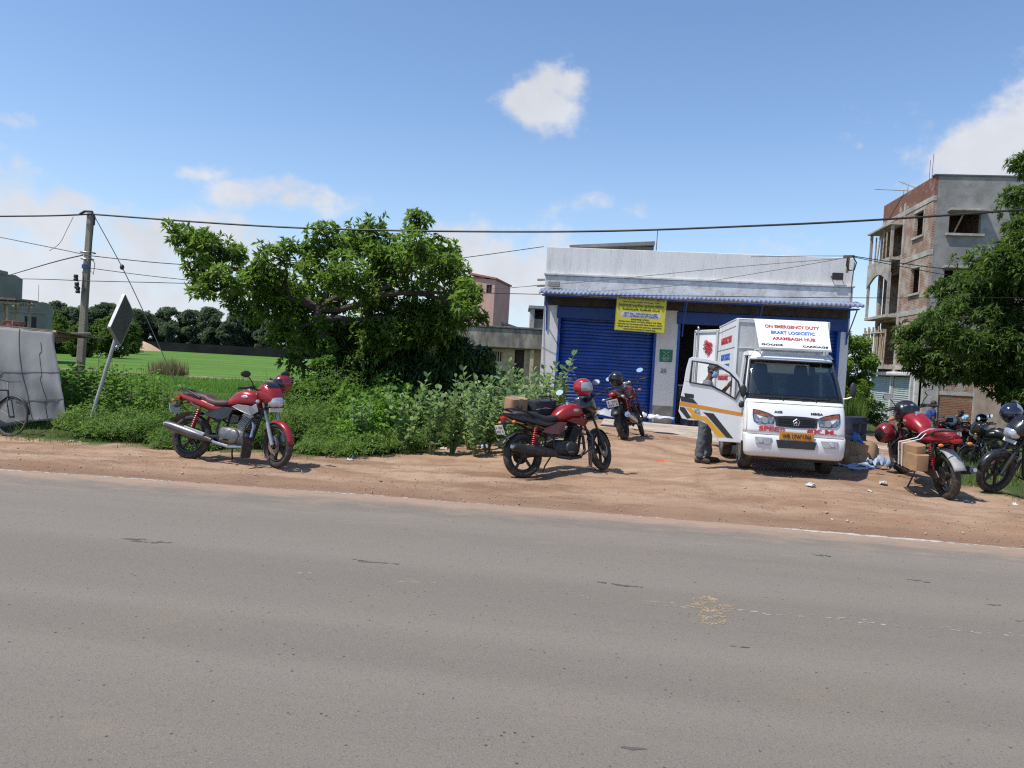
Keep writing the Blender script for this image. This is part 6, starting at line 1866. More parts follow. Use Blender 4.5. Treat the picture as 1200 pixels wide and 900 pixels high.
mb = MB(); mb.bar(dp(.19, 1.10, .004), dp(.19, 1.45, .004), .015, .015); mb.build('quarter_bar', VBLK, door, smooth=False)
Z2 = lambda x, y: ((372 - x) / 320, (806 - y) / 320)
for nm, mt, poly in (('stripe', PORG, [(79, 497), (372, 536), (372, 553), (79, 517)]), ('stripe', PBLK, [(82, 468), (140, 480), (163, 505), (84, 495)]), ('stripe', PBLK, [(81, 524), (104, 527), (136, 578), (118, 584), (82, 540)]),
                     ('stripe', PYEL, [(108, 526), (134, 528), (172, 566), (205, 566), (300, 665), (262, 668), (222, 612), (195, 588), (130, 580), (128, 566), (142, 565)]), ('stripe', PBLK, [(190, 545), (238, 549), (334, 670), (303, 668), (212, 566)])):
    mb = MB(); mb.prism([dp(*Z2(*q), o=.004) for q in poly], -dn_ * .003); mb.build(nm, mt, door, smooth=False)
mb = MB(); c_ = dp(*Z2(160, 538), o=.008); mb.ell(c_, (.045, .004, .035), 12, 6); mb.ell(c_ + Vector((.03, -.003, -.03)), (.03, .004, .02), 10, 5); mb.build('sticker', SILV, door)
mb = MB(); mb.prism([dp(*Z2(*q), o=.006) for q in ((98, 452), (142, 456), (143, 476), (102, 474))], -dn_ * .01); mb.build('door_handle', VBLK, door, smooth=False, bevel=.004)
mb = MB(); mb.tube([dp(.03, 1.12, 0), dp(.02, 1.16, .10)], .012, 6); mb.build('mirror_arm', VBLK, door)
mb = MB(); mb.ell(dp(.035, 1.20, .12), (.05, .03, .11), 14, 9); mb.build('wing_mirror', VBLK, door)
mb = MB(); mb.ell(dp(.04, .98, .05), (.045, .03, .055), 12, 8); mb.build('wing_mirror', VBLK, door)
mb = MB(); mb.tube([(.74, .46, 1.15), (.84, .42, 1.17), (.90, .40, 1.20)], .012, 6); VB('mirror_arm', mb, VP)
mb = MB(); mb.ell((.91, .40, 1.31), (.055, .03, .12), 14, 9); VB('wing_mirror', mb, VBLK)
# goods box
bx0, bx1, by0, by1, bz0, bz1 = -.77, .77, 1.47, 3.72, .72, 2.43
mb = MB(); mb.b2((bx0, by0, bz0), (bx0 + .03, by1, bz1)); mb.b2((bx1 - .03, by0, bz0), (bx1, by1, bz1)); mb.b2((bx0, by0, bz0 - .06), (bx1, by1, bz0)); VB('box_side', mb, VBOX, smooth=False, bevel=.004)
mb = MB(); mb.b2((bx0 + .032, by0 + .01, bz0), (bx1 - .032, by0 + .03, bz1)); VB('box_front', mb, VBF, smooth=False)
mb = MB(); mb.b2((bx0 - .01, by0 - .01, bz1), (bx1 + .01, by1 + .01, bz1 + .025)); VB('box_roof', mb, VBOX, smooth=False, bevel=.01)
for p, q in (((bx0 - .012, by0 - .012, bz0), (bx0 + .03, by0 + .03, bz1)), ((bx1 - .03, by0 - .012, bz0), (bx1 + .012, by0 + .03, bz1)), ((bx0 + .032, by0 - .008, 1.93), (bx1 - .032, by0 + .009, 1.95)), ((bx0 + .032, by0 - .010, bz1 - .05), (bx1 - .032, by0 + .009, bz1 - .004))):
    mb = MB(); mb.b2(p, q); VB('box_frame', mb, VBF if p[0] > bx0 else VBOX, smooth=False, bevel=.004)
for z in (1.95, 1.45, 2.32):
    mb = MB(); mb.b2((bx0 - .007, by0 + .03, z), (bx0 - .001, by1, z + .012)); VB('box_seam', mb, VBF, smooth=False)
yc = (by0 + by1) / 2
for s_, z, w_, h_, mt in (('ON EMERGENCY DUTY', 2.12, 1.35, .13, PRED), ('EKART LOGISTICS', 1.80, 1.15, .12, PBLU), ('EKART LOGISTICS', 1.62, 1.5, .11, PBLU), ('ARAMBAGH HUB', 1.42, 1.3, .11, PRED)):
    text(s_, mt, van, (bx0 - .003, yc + (.05 if z > 1.7 else .25), z), (0, -1, 0), (0, 0, 1), w_, h_, .003, .015)
# rear door leaf folded outwards
hd = Vector((bx0 - .01, by1 + .01, 0)); ld = Vector((-.56, .83, 0)); ln = Vector((-.83, -.56, 0))
rp = lambda s, z, o=0: hd + ld * s + ln * o + Vector((0, 0, z))
mb = MB(); mb.prism([rp(0, .74), rp(.74, .74), rp(.74, 2.40), rp(0, 2.40)], -ln * .025); rd = VB('rear_door', mb, VBOX, smooth=False)
mb = MB()
for a, b in (((0.02, .76), (.02, 2.38)), ((.70, .76), (.70, 2.38)), ((.02, 2.36), (.72, 2.36)), ((.02, .78), (.72, .78))):
    mb.bar(rp(*a, .012), rp(*b, .012), .045, .03, up=ln)
mb.build('door_frame', VBF, rd, smooth=False)
mb = MB(); mb.tube([rp(.60, .76, .03), rp(.60, 2.44, .03)], .014, 7); mb.ell(rp(.60, 2.44, .03), (.03, .03, .03), 8, 6); mb.build('lock_rod', CHR, rd)
r_ = random.Random(5); mb = MB()
for k in range(14):
    a = k * 2.4; rr = .03 + .10 * (k % 5) / 5
    c_ = Vector((.30 + rr * math.cos(a) * .8, 2.02 + rr * 1.5 * math.sin(a)))
    pts = [rp(c_.x + .05 * math.cos(t), c_.y + .045 * math.sin(t * 1.0), .018) for t in np.linspace(0, 4.6, 9)]
    mb.tube(pts, .011, 5)
mb.build('painted_motif', PRED, rd)
# slanted name board over the cab
b0, b1 = Vector((.045, .64, 1.93)), Vector((.05, 1.12, 2.43)); up_ = (b1 - b0).normalized(); L_ = (b1 - b0).length; bw = .565
nn = Vector((0, -up_.z, up_.y))
bp_ = lambda x, s, o=0: b0 + Vector((x, 0, 0)) + up_ * s * L_ + nn * o
mb = MB(); mb.prism([bp_(-bw, 0), bp_(bw, 0), bp_(bw + .03, 1), bp_(-bw - .03, 1)], -nn * .015); nb = VB('name_board', mb, M('white board paint', (.76, .76, .75), .45, var=.03), smooth=False, bevel=.004)
mb = MB()
for x in (-.5, .5):
    mb.bar((x, 1.12, 1.88), (x, 1.12, 2.38), .025); mb.bar((x, .66, 1.84), (x, .66, 1.92), .025); mb.bar((x, .66, 1.90), (x, 1.13, 1.90), .02)
mb.bar((-.62, .60, 1.915), (.60, .60, 1.915), .03, .03); mb.build('board_bracket', VBF, nb, smooth=False)
for s_, v, x, w_, h_, mt in (('ON EMERGENCY DUTY', .74, .0, .88, .078, PRED), ('EKART LOGICSTIC', .53, .0, .70, .074, PBLU), ('ARAMBAGH HUB', .32, .0, .68, .074, PRED)):
    text(s_, mt, nb, bp_(x, v, .004), (1, 0, 0), up_, w_, h_, .002, .03)
text('GOODS', PBLK, nb, bp_(-.36, .095, .004), (1, 0, 0), up_, .34, .045, .002, .03); text('CARRIAGE', PBLK, nb, bp_(.32, .085, .004), (1, 0, 0), up_, .40, .045, .002, .03)

for ch in van.children:
    if not ch.name.startswith(('wheel', 'chassis')) or ch.name.startswith('wheel_arch'):
        ch.location.z += .085
# ================================================================== people
SKIN = M('brown skin', (.115, .058, .036), .55, var=.1, scale=20); HAIR = M('black hair', (.012, .011, .010), .6, var=.3, scale=60)
GREYHAIR = M('greying hair', (.045, .042, .04), .7, var=.6, scale=80)


def soft(mb, name, mat, parent, voxel=.012, it=6):
    o = mb.build(name, mat, parent)
    r = o.modifiers.new('one surface', 'REMESH'); r.mode = 'VOXEL'; r.voxel_size = voxel; r.use_smooth_shade = True
    q = o.modifiers.new('soft', 'SMOOTH'); q.factor = .5; q.iterations = it
    if name in ('trousers', 'shirt'):
        if 'folds' not in bpy.data.textures:
            tx = bpy.data.textures.new('folds', 'CLOUDS'); tx.noise_scale = .11; tx.noise_depth = 2
        w = o.modifiers.new('folds', 'DISPLACE'); w.texture = bpy.data.textures['folds']; w.strength = .045; w.mid_level = .5; w.texture_coords = 'LOCAL'
    return o


def person(label, T, J, look, shirt, trousers, hair, mask=None, shoes=None, sleeves=True, vest=None):
    """J: joints in local metres (x forward); one continuous body, clothes over it"""
    p = thing('person', label, 'person', T)
    V_ = {k: Vector(v) for k, v in J.items()}
    head, neck, chest, hip = V_['head'], V_['neck'], V_['chest'], V_['hip']
    hx = Vector(look).normalized(); hz_ = (head - neck).normalized(); hy = hz_.cross(hx).normalized(); hx = hy.cross(hz_).normalized()
    Rh = Matrix((hx, hy, hz_)).transposed()
    H_ = lambda x, y, z: head + Rh @ Vector((x, y, z))
    mb = MB()
    mb.ell(head + Rh @ Vector((-.005, 0, .02)), (.094, .074, .105), 18, 14, Rh); mb.ell(H_(.022, 0, -.062), (.062, .052, .055), 14, 10, Rh)
    mb.ell(H_(.096, 0, -.012), (.020, .014, .024), 10, 8, Rh); mb.ell(H_(.090, 0, -.055), (.014, .026, .012), 10, 8, Rh)
    for s in (-1, 1):
        mb.ell(H_(-.005, s * .076, -.005), (.022, .010, .032), 10, 8, Rh); mb.ell(H_(.078, s * .032, .022), (.016, .022, .010), 8, 6, Rh)
    mb.tube([neck - hz_ * .03, neck + hz_ * .05, head - hz_ * .05], [.06, .052, .055], 10)
    mb.tube([hip, hip.lerp(chest, .5), chest, chest.lerp(neck, .6), neck], [.135, .125, .145, .12, .055], 12)
    for s in ('l', 'r'):
        sh, el, wr = V_['sh_' + s], V_['el_' + s], V_['wr_' + s]
        mb.tube([chest.lerp(neck, .5), sh, sh.lerp(el, .5), el, el.lerp(wr, .35), wr], [.07, .056, .046, .040, .041, .028], 10)
        kn, an = V_['kn_' + s], V_['an_' + s]; hp = hip + (kn - hip).normalized() * .02 + (V_['sh_' + s] - chest) * .45
        mb.tube([hip, hp, hp.lerp(kn, .5), kn, kn.lerp(an, .3), an], [.10, .092, .075, .056, .055, .038], 10)
        to = V_['to_' + s]; mb.tube([an, an.lerp(to, .35) + Vector((0, 0, -.04)), to], [.038, .04, .026], 8)
        fd = (wr - el).normalized(); side = fd.cross(Vector((0, 0, 1)) if abs(fd.z) < .9 else Vector((1, 0, 0))).normalized(); nrm = side.cross(fd)
        mb.tube([wr, wr + fd * .05, wr + fd * .095], [.028, .038, .034], 9)
        for k, (o_, ln) in enumerate(((-.028, .062), (-.010, .074), (.010, .070), (.027, .055))):
            b_ = wr + fd * .088 + side * o_
            mb.tube([b_, b_ + fd * ln * .5 + nrm * .006, b_ + fd * ln * .85 - nrm * .012, b_ + fd * ln - nrm * .026], [.0100, .0095, .009, .0075], 7)
        b_ = wr + fd * .03 - side * .026; mb.tube([b_, b_ - side * .030 + fd * .022, b_ - side * .036 + fd * .055 - nrm * .01], [.012, .011, .009], 7)
    soft(mb, 'body', SKIN, p, .0085, 3)
    # shirt
    mb = MB(); q = hip + (hip - chest).normalized() * .07
    mb.tube([q, hip, hip.lerp(chest, .45), chest, chest.lerp(neck, .55), chest.lerp(neck, .85)], [.168, .162, .150, .168, .138, .075], 14)
    for s in ('l', 'r'):
        sh, el, wr = V_['sh_' + s], V_['el_' + s], V_['wr_' + s]; e_ = el.lerp(wr, .05) if sleeves else sh.lerp(el, .55)
        mb.tube([chest.lerp(neck, .5), sh, sh.lerp(e_, .5), e_], [.085, .076, .068, .062], 10)
    soft(mb, 'shirt', shirt, p, .014, 4)
    if vest:
        mb = MB(); mb.tube([hip.lerp(chest, .55), chest, chest.lerp(neck, .55), chest.lerp(neck, .8)], [.160, .176, .146, .088], 14); soft(mb, 'vest', vest, p, .014, 4)
    mb = MB()
    mb.tube([hip + (chest - hip).normalized() * .10, hip, hip + (hip - chest).normalized() * .08], [.14, .155, .15], 14)
    for s in ('l', 'r'):
        kn, an = V_['kn_' + s], V_['an_' + s]; hp = hip + (V_['sh_' + s] - chest) * .45
        mb.tube([hp + (hip - chest).normalized() * .02, hp.lerp(kn, .45), kn, kn.lerp(an, .5), an.lerp(kn, .06)], [.112, .100, .082, .076, .078], 12)
    soft(mb, 'trousers', trousers, p, .014, 4)
    for s in ('l', 'r'):
        an, to = V_['an_' + s], V_['to_' + s]; d = (to - an); d.z = 0; d.normalize(); g0 = min(to.z, an.z - .06)
        mb = MB(); mb.tube([Vector((an.x, an.y, g0 + .03)) - d * .06, Vector((an.x, an.y, g0 + .04)), Vector((to.x, to.y, g0 + .028)), Vector((to.x, to.y, g0 + .02)) + d * .035], [.038, .05, .046, .024], 10); mb.build('shoe', shoes or BLACKP, p)
    mb = MB(); n, m = 20, 9; V = []
    for j in range(m + 1):
        for i in range(n):
            th = 2 * math.pi * i / n; lim = 1.05 if abs(((th + math.pi) % (2 * math.pi)) - math.pi) < 1.1 else 1.75
            ph = lim * j / m; k = 1.0 + .05 * nz(th * 2, ph * 3, 2, 5)
            V.append(H_(-.008 + .103 * k * math.sin(ph) * math.cos(th), .083 * k * math.sin(ph) * math.sin(th), .024 + .113 * k * math.cos(ph)))
    mb.add(V, [(j * n + i, (j + 1) * n + i, (j + 1) * n + (i + 1) % n, j * n + (i + 1) % n) for j in range(m) for i in range(n)]); o = mb.build('hair', hair, p); q = o.modifiers.new('t', 'SOLIDIFY'); q.thickness = .02; q.offset = -1
    for s in (-1, 1):
        mb = MB(); mb.ell(H_(.084, s * .033, .014), (.010, .015, .009), 10, 7, Rh); e_ = mb.build('eye', M('eye white', (.5, .48, .45), .4), p)
        mb = MB(); mb.ell(H_(.0925, s * .033, .014), (.004, .007, .007), 8, 6, Rh); mb.build('iris', HAIR, e_)
    if mask:
        mb = MB(); V = []; n, m = 10, 8
        for j in range(m + 1):
            for i in range(n + 1):
                a = (i / n - .5) * 2.5; z = -.095 + .10 * j / m
                r = .086 + .022 * math.cos(a) * math.sin(math.pi * (j + 1) / (m + 2)); V.append(H_(.012 + r * math.cos(a), r * .80 * math.sin(a), z))
        mb.add(V, [(j * (n + 1) + i, j * (n + 1) + i + 1, (j + 1) * (n + 1) + i + 1, (j + 1) * (n + 1) + i) for j in range(m) for i in range(n)]); o = mb.build('face_mask', mask, p); q = o.modifiers.new('t', 'SOLIDIFY'); q.thickness = .004
        for s in (-1, 1):
            mb = MB(); mb.tube([H_(.045, s * .068, -.02), H_(.0, s * .083, .0), H_(-.02, s * .083, -.01)], .003, 5); mb.build('mask_loop', mask, o)
    return p


JEAN = M('grey blue denim', (.10, .115, .135), .9, var=.3, scale=5, bump=.01, bscale=9); KHAK = M('khaki cloth', (.40, .34, .25), .9, var=.12, bump=.008, bscale=9)
GSHIRT = M('grey striped shirt', (.16, .165, .18), .9, var=.15, scale=20); WVEST = M('white vest cloth', (.55, .55, .55), .85, var=.1)
BSHIRT = M('blue shirt', (.02, .055, .24), .85, var=.2); BKSHIRT = M('black shirt', (.018, .018, .02), .9, var=.3); MASKB = M('blue face mask', (.22, .34, .50), .85, var=.08)

pf = at(822, 540, 12.7); pf.z = gz(pf.x, pf.y)
sc_ = .985
J = dict(head=(.095, 0, 1.555), neck=(.035, 0, 1.40), chest=(0, 0, 1.20), hip=(.01, 0, .90), sh_l=(-.01, .185, 1.335), el_l=(.22, .20, 1.13), wr_l=(.36, .10, 1.32), sh_r=(.02, -.185, 1.335), el_r=(-.02, -.235, 1.06), wr_r=(.10, -.19, .84),
         kn_l=(.06, .11, .49), an_l=(.10, .13, .085), to_l=(.26, .16, .02), kn_r=(-.01, -.11, .49), an_r=(-.05, -.12, .085), to_r=(.10, -.14, .02))
person('person in grey jeans and a blue face mask standing behind the open truck door', Matrix.Translation(pf) @ Matrix.Rotation(R(-14), 4, 'Z') @ Matrix.Scale(sc_, 4), J, (1, -.32, -.10), GSHIRT, JEAN, GREYHAIR, MASKB, M('dark shoe', (.05, .045, .04), .6), True, WVEST)
q = at(1090, 500, 26.0); q.z = gz(q.x, q.y)
J2 = dict(head=(.06, 0, 1.55), neck=(.02, 0, 1.40), chest=(0, 0, 1.20), hip=(0, 0, .90), sh_l=(0, .18, 1.335), el_l=(-.05, .24, 1.07), wr_l=(.06, .22, .84), sh_r=(.02, -.18, 1.335), el_r=(.02, -.24, 1.06), wr_r=(.12, -.20, .84),
          kn_l=(.14, .10, .50), an_l=(.10, .11, .09), to_l=(.25, .12, .02), kn_r=(-.03, -.10, .49), an_r=(-.22, -.10, .12), to_r=(-.08, -.11, .03))
person('person in a blue shirt and khaki trousers walking by the brick wall', Matrix.Translation(q) @ Matrix.Rotation(R(-15), 4, 'Z'), J2, (1, .0, -.1), BSHIRT, KHAK, HAIR, None, None, False)
q = at(1112, 500, 24.6); q.z = gz(q.x, q.y)
J3 = dict(head=(.30, 0, 1.40), neck=(.20, 0, 1.29), chest=(.10, 0, 1.14), hip=(-.05, 0, .86), sh_l=(.14, .18, 1.24), el_l=(.30, .24, 1.02), wr_l=(.50, .16, .96), sh_r=(.14, -.18, 1.24), el_r=(.28, -.24, 1.0), wr_r=(.48, -.16, .95),
          kn_l=(.06, .11, .46), an_l=(-.05, .12, .09), to_l=(.11, .13, .02), kn_r=(.05, -.11, .46), an_r=(-.10, -.12, .09), to_r=(.06, -.13, .02))
person('person in a black shirt bending over the motorcycles by the brick wall', Matrix.Translation(q) @ Matrix.Rotation(R(-10), 4, 'Z'), J3, (.8, 0, -.6), BKSHIRT, BKSHIRT, HAIR, None, None, True)

# ================================================================== left side: stall, bicycle, pole, sign
TARP = M('grey tarpaulin', (.175, .178, .176), .7, var=.08, scale=1.6, dirt=(.28, .27, .25), dirt_amt=.22, bump=.012, bscale=2.2, stretch=(2.2, 1, .5))
st_p = at(30, 500, 14.3)
zb = gz(st_p.x, 14.3)
stall = thing('roadside_stall', 'roadside stall closed off with a hanging grey tarpaulin', 'stall', (st_p.x, 14.3, zb))
o0 = Vector((st_p.x, 14.3, zb))
C_TL, C_TR, C_BR, C_BL = at(-75, 376, 14.3) - o0, at(62, 389, 14.3) - o0, at(82, 491, 13.9) - o0, at(-75, 506, 13.7) - o0
C_BR.z = max(C_BR.z, .06); V = []; nu, nv = 46, 30
for j in range(nv + 1):
    v = j / nv
    for i in range(nu + 1):
        u = i / nu; p = C_TL.lerp(C_TR, u).lerp(C_BL.lerp(C_BR, u), v)
        fold_ = .05 * math.sin(u * 23 + 1.5 * math.sin(v * 3)) * (.25 + v) + .05 * abs(math.sin(u * 14 + v * 1.2)) ** 6 + .03 * nz(u * 3, v * 3, 1.6, 4) + .02 * abs(nz(u * 5 + v * 2, v * 2, 2.3, 7)) + .035 * math.sin(u * 9 - v * 5)
        p.y += fold_ * min(1, .12 + 1.6 * v) - .12 * math.sin(math.pi * v) * .6; p.x += .05 * nz(v * 4, u, 1, 9) * u
        if j == nv: p.z += .05 * nz(u * 6, 0, 1, 2)
        V.append(p)
mb = MB(); mb.add(V, [(j * (nu + 1) + i, j * (nu + 1) + i + 1, (j + 1) * (nu + 1) + i + 1, (j + 1) * (nu + 1) + i) for j in range(nv) for i in range(nu)])
o = mb.build('tarpaulin', TARP, stall, ang=60); q = o.modifiers.new('t', 'SOLIDIFY'); q.thickness = .006
SEAMM = M('tarpaulin seam', (.085, .087, .087), .8, var=.2)
for idx_ in ([14 * (nu + 1) + i for i in range(nu + 1)], [j * (nu + 1) + 33 for j in range(nv + 1)], [j * (nu + 1) + 41 - j // 8 for j in range(4, nv + 1)], [23 * (nu + 1) + i for i in range(28, nu + 1)]):
    mb = MB(); mb.tube([V[i] + Vector((0, -.010, 0)) for i in idx_], .005, 5); mb.build('seam', SEAMM, stall)
mb = MB(); mb.tube([C_TL + Vector((0, .03, .0)), C_TR + Vector((.05, .03, 0))], .03, 7); mb.build('top_pole', BAMBOO, stall)
for px, dy in ((-60, .1), (-20, 1.6), (58, .12), (58, 1.7)):
    p = at(px, 470, 14.3 + dy) - o0; mb = MB(); mb.tube([(p.x, dy, -.1), (p.x + .02, dy, C_TR.z - .02)], .035, 7); mb.build('corner_post', BAMBOO, stall)
mb = MB(); a_, b_ = C_TL + Vector((0, .0, .03)), C_TR + Vector((-.03, .0, .02))
mb.prism([a_, b_, b_ + Vector((.0, 2.0, -.12)), a_ + Vector((0, 2.0, -.12))], (0, 0, .02)); mb.build('roof_sheet', M('stained tin', (.22, .20, .18), .7, .2, var=.3), stall, smooth=False)
e_ = at(63, 392, 14.6) - o0; f_ = at(100, 391, 16.6) - o0
mb = MB(); mb.tube([e_, f_ + Vector((.1, 0, 0))], .03, 7); mb.tube([e_ + Vector((0, 0, -.02)), at(105, 396, 16.5) - o0], .02, 6); mb.build('side_pole', BAMBOO, stall)
mb = MB(); mb.prism([at(62, 393, 14.6) - o0, at(94, 391, 16.0) - o0, at(92, 396, 16.0) - o0, at(66, 403, 14.6) - o0], (0, .03, .02)); mb.build('side_flap', M('rusty brown sheet', (.20, .12, .085), .8, var=.3), stall, smooth=False)
# dark panel between stall and pole
dpn = thing('dark_panel', 'rough dark brown board leaning between the tarpaulin stall and the utility pole', 'board', at(80, 488, 15.6))
p0 = at(80, 488, 15.6); mb = MB(Matrix.Translation(-p0)); mb.prism([at(72, 442, 15.6), at(88, 443, 15.8), at(88, 492, 15.8), at(76, 493, 15.6)], (0, .04, 0)); mb.build('board', WOODD, dpn, smooth=False)
# bricks on the stall roof
BRK = M('loose brick', (.26, .10, .07), .9, var=.3)
r_ = random.Random(8)
for k in range(6):
    p = at(4 + k * 3.6, 382 - (k % 3) * 1.5, 15.1); b = MB(); b.box((0, 0, .035), (.22, .11, .07), Matrix.Rotation(r_.uniform(0, 3), 3, 'Z'))
    o = b.build('brick', BRK, smooth=False, bevel=.006); rz_ = (C_TL + o0).z + ((C_TR - C_TL).z) * ((p.x - (C_TL + o0).x) / (C_TR - C_TL).x)
    o.location = (p.x, p.y, rz_ + .012 - .06 * .4 + (.07 if k % 3 == 2 else 0)); tag(o, 'red brick weighing down the roof of the tarpaulin stall', 'brick', 'bricks on the stall roof')

# bicycle
bz = gz(at(0, 500, 13.3).x, 13.3); bcy = thing('bicycle', 'old black bicycle standing against the grey tarpaulin', 'bicycle', Matrix.Translation((at(13, 500, 13.3).x, 13.25, bz)) @ Matrix.Rotation(R(166), 4, 'Z') @ Matrix.Rotation(R(7), 4, 'X'))
BR = .345
def bike_wheel(nm, x):
    mb = MB(); mb.torus((x, 0, BR), BR - .017, .017, 'y', 48, 8); ty = mb.build('tyre', RUB, bcy); mb = MB(); mb.torus((x, 0, BR), BR - .038, .010, 'y', 48, 6); mb.lathe([(.001, -.05), (.02, -.05), (.02, .05), (.001, .05)], 10, 'y', (x, 0, BR))
    for k in range(18):
        a = k * math.pi / 9; mb.tube([(x + .02 * math.cos(a + 1), (.03 if k % 2 else -.03), BR + .02 * math.sin(a + 1)), (x + (BR - .04) * math.cos(a), 0, BR + (BR - .04) * math.sin(a))], .0016, 4)
    mb.build('rim', M('tarnished steel', (.16, .155, .15), .5, .6, var=.2), ty)
bike_wheel('f', 0); bike_wheel('r', 1.12)
mb = MB(); bb = (.68, 0, .30); st_, hd_ = (.80, 0, .78), (.16, 0, .80)
for a, b in ((hd_, st_), ((.13, 0, .70), bb), (bb, st_), (hd_, (.12, 0, .66))): mb.tube([a, b], .015, 8)
for s in (-1, 1):
    mb.tube([bb, (1.12, s * .06, BR)], .009, 6); mb.tube([st_, (1.12, s * .06, BR)], .008, 6); mb.tube([(.12, s * .02, .66), (.10, s * .05, .62), (0, s * .05, BR)], .010, 6)
mb.build('frame', FRM, bcy)
mb = MB(); mb.tube([(.17, 0, .80), (.19, 0, .95)], .012, 6); mb.tube([(.30, -.28, .98), (.20, -.26, .98), (.16, 0, .95), (.20, .26, .98), (.30, .28, .98)], .011, 7); mb.build('handlebar', CHR, bcy)
mb = MB(); mb.tube([st_, (.82, 0, .88)], .012, 6); mb.ell((.86, 0, .91), (.14, .09, .035), 12, 8); mb.build('saddle', RUB, bcy)
mb = MB(); mb.lathe([(.001, -.05), (.09, -.05), (.09, -.044), (.001, -.044)], 20, 'y', bb); mb.bar((.68, -.06, .30), (.72, -.06, .14), .018); mb.bar((.68, .06, .30), (.64, .06, .46), .018); mb.box((.72, -.1, .135), (.09, .08, .02)); mb.box((.64, .1, .465), (.09, .08, .02)); mb.build('crank', FRM, bcy, smooth=False)
for x in (0, 1.12):
    mb = MB(); V = []
    for k in range(15):
        a = R(20 + (150 if x else 120) * k / 14 if x else 10 + 150 * k / 14)
        for q in (-.028, 0, .028): V.append((x + (BR + .022 - abs(q) * .25) * math.cos(math.pi - a if not x else a), q, BR + (BR + .022 - abs(q) * .25) * math.sin(a)))
    mb.add(V, [(k * 3 + j, k * 3 + j + 1, (k + 1) * 3 + j + 1, (k + 1) * 3 + j) for k in range(14) for j in range(2)]); o = mb.build('mudguard', FRM, bcy); q = o.modifiers.new('t', 'SOLIDIFY'); q.thickness = .003
mb = MB(); mb.b2((.98, -.07, .74), (1.34, .07, .76)); 
for s in (-1, 1): mb.tube([(1.12, s * .06, BR), (1.26, s * .06, .74)], .006, 5)
mb.build('carrier', FRM, bcy, smooth=False)

# utility pole
PT, PB = at(106, 250, 17.0), at(90, 490, 17.0); PB.z = gz(PB.x, PB.y) - .1
POLEM = M('cement pole', (.27, .235, .175), .92, var=.22, scale=2.2, bump=.006, bscale=16, dirt=(.16, .14, .11), dirt_amt=.4)
pole = thing('utility_pole', 'leaning rectangular cement utility pole carrying cables beside the stall', 'pole', PB)
d = PT - PB; mb = MB(); a_, b_ = Vector((0, 0, 0)), d
def ring4(c, w, h_): return [c + Vector((-w, -h_, 0)), c + Vector((w, -h_, 0)), c + Vector((w, h_, 0)), c + Vector((-w, h_, 0))]
mb.rings([ring4(d * 0, .095, .065), ring4(d * .5, .075, .055), ring4(d, .058, .05)]); mb.build('shaft', POLEM, pole, smooth=False, bevel=.02)
mb = MB(); c_ = d * .985; mb.tube([c_ + Vector((-.16, -.12, .02)), c_ + Vector((-.05, -.13, .09)), c_ + Vector((.10, -.12, .09)), c_ + Vector((.15, -.11, -.02)), c_ + Vector((.14, -.11, -.20))], .028, 7); mb.tube([c_ + Vector((.14, -.11, -.05)), c_ + Vector((.12, -.12, -.55)), c_ + Vector((.10, -.12, -.85))], .014, 6); mb.build('cable_joint', BLACKP, pole)
for f, w in ((.82, .24), (.79, .2)):
    mb = MB(); mb.torus(d * f, w * .62, .014, 'z', 14, 6); mb.build('clamp', STEEL, pole)
mb = MB(); mb.box(d * .755 + Vector((0, -.065, 0)), (.15, .02, .09)); mb.build('blue_band', M('blue plastic', (.03, .07, .25), .5), pole, smooth=False)
for f, dx in ((.70, -.16), (.665, -.13), (.645, -.10)):
    mb = MB(); c_ = d * f + Vector((dx, -.12, 0)); mb.lathe([(.001, -.07), (.04, -.07), (.05, -.03), (.035, 0), (.05, .03), (.04, .07), (.001, .07)], 12, 'z', c_); mb.build('insulator', BLACKP, pole)
mb = MB(); mb.tube([d * .80 + Vector((.12, -.12, 0)), d * .78 + Vector((.24, -.13, -.05)), d * .74 + Vector((.22, -.13, -.1)), d * .75 + Vector((.10, -.12, 0))], .008, 5); mb.tube([d * .73 + Vector((-.02, -.12, 0)), d * .66 + Vector((.05, -.13, -.1)), d * .62 + Vector((-.06, -.12, .05)), d * .70 + Vector((-.12, -.12, 0))], .010, 5); mb.build('cable_coil', BLACKP, pole)
mb = MB(); mb.box(d * .10 + Vector((.02, -.14, 0)), (.34, .06, .95)); mb.bar(d * .0 + Vector((.1, -.18, -.05)), d * .22 + Vector((.08, -.15, 0)), .06); mb.bar(d * .13 + Vector((-.2, -.16, 0)), d * .13 + Vector((.25, -.16, .0)), .05); mb.build('dark_wrap', M('charred wood', (.03, .024, .02), .95, var=.4), pole, smooth=False)

# leaning road sign seen from behind
SB, ST = at(99, 500, 13.5), at(133, 405, 13.5); SB.z = gz(SB.x, SB.y) - .1
rs = thing('road_sign', 'grey back of a square road sign on a steeply leaning post', 'road sign', SB)
SIGM = M('grey sign back', (.115, .108, .098), .7, .1, var=.15, scale=3); POSTM = M('galvanised post', (.40, .40, .39), .5, .4, var=.15)
s_ = lambda v: Vector(v) - SB
mb = MB(); mb.tube([s_(SB), s_(ST), s_(ST) + (ST - SB).normalized() * .25], .032, 10); mb.build('post', POSTM, rs)
q = 13.5 / 900; cc = at(142.3, 375.5, 13.55); uu = Vector((13.6, 33, -10.5)) * q; vv_ = Vector((7.4, 17, 19.4)) * q * 1.9
uu = Vector((-6.3, 36, -21)) * q; vv_ = Vector((3.1, 23.3, 39)) * q; nn_ = uu.cross(vv_).normalized()
c0 = s_(cc) - uu / 2 - vv_ / 2
mb = MB(); mb.prism([c0, c0 + uu, c0 + uu + vv_, c0 + vv_], nn_ * .025); mb.build('panel', SIGM, rs, smooth=False, bevel=.004)
mb = MB()
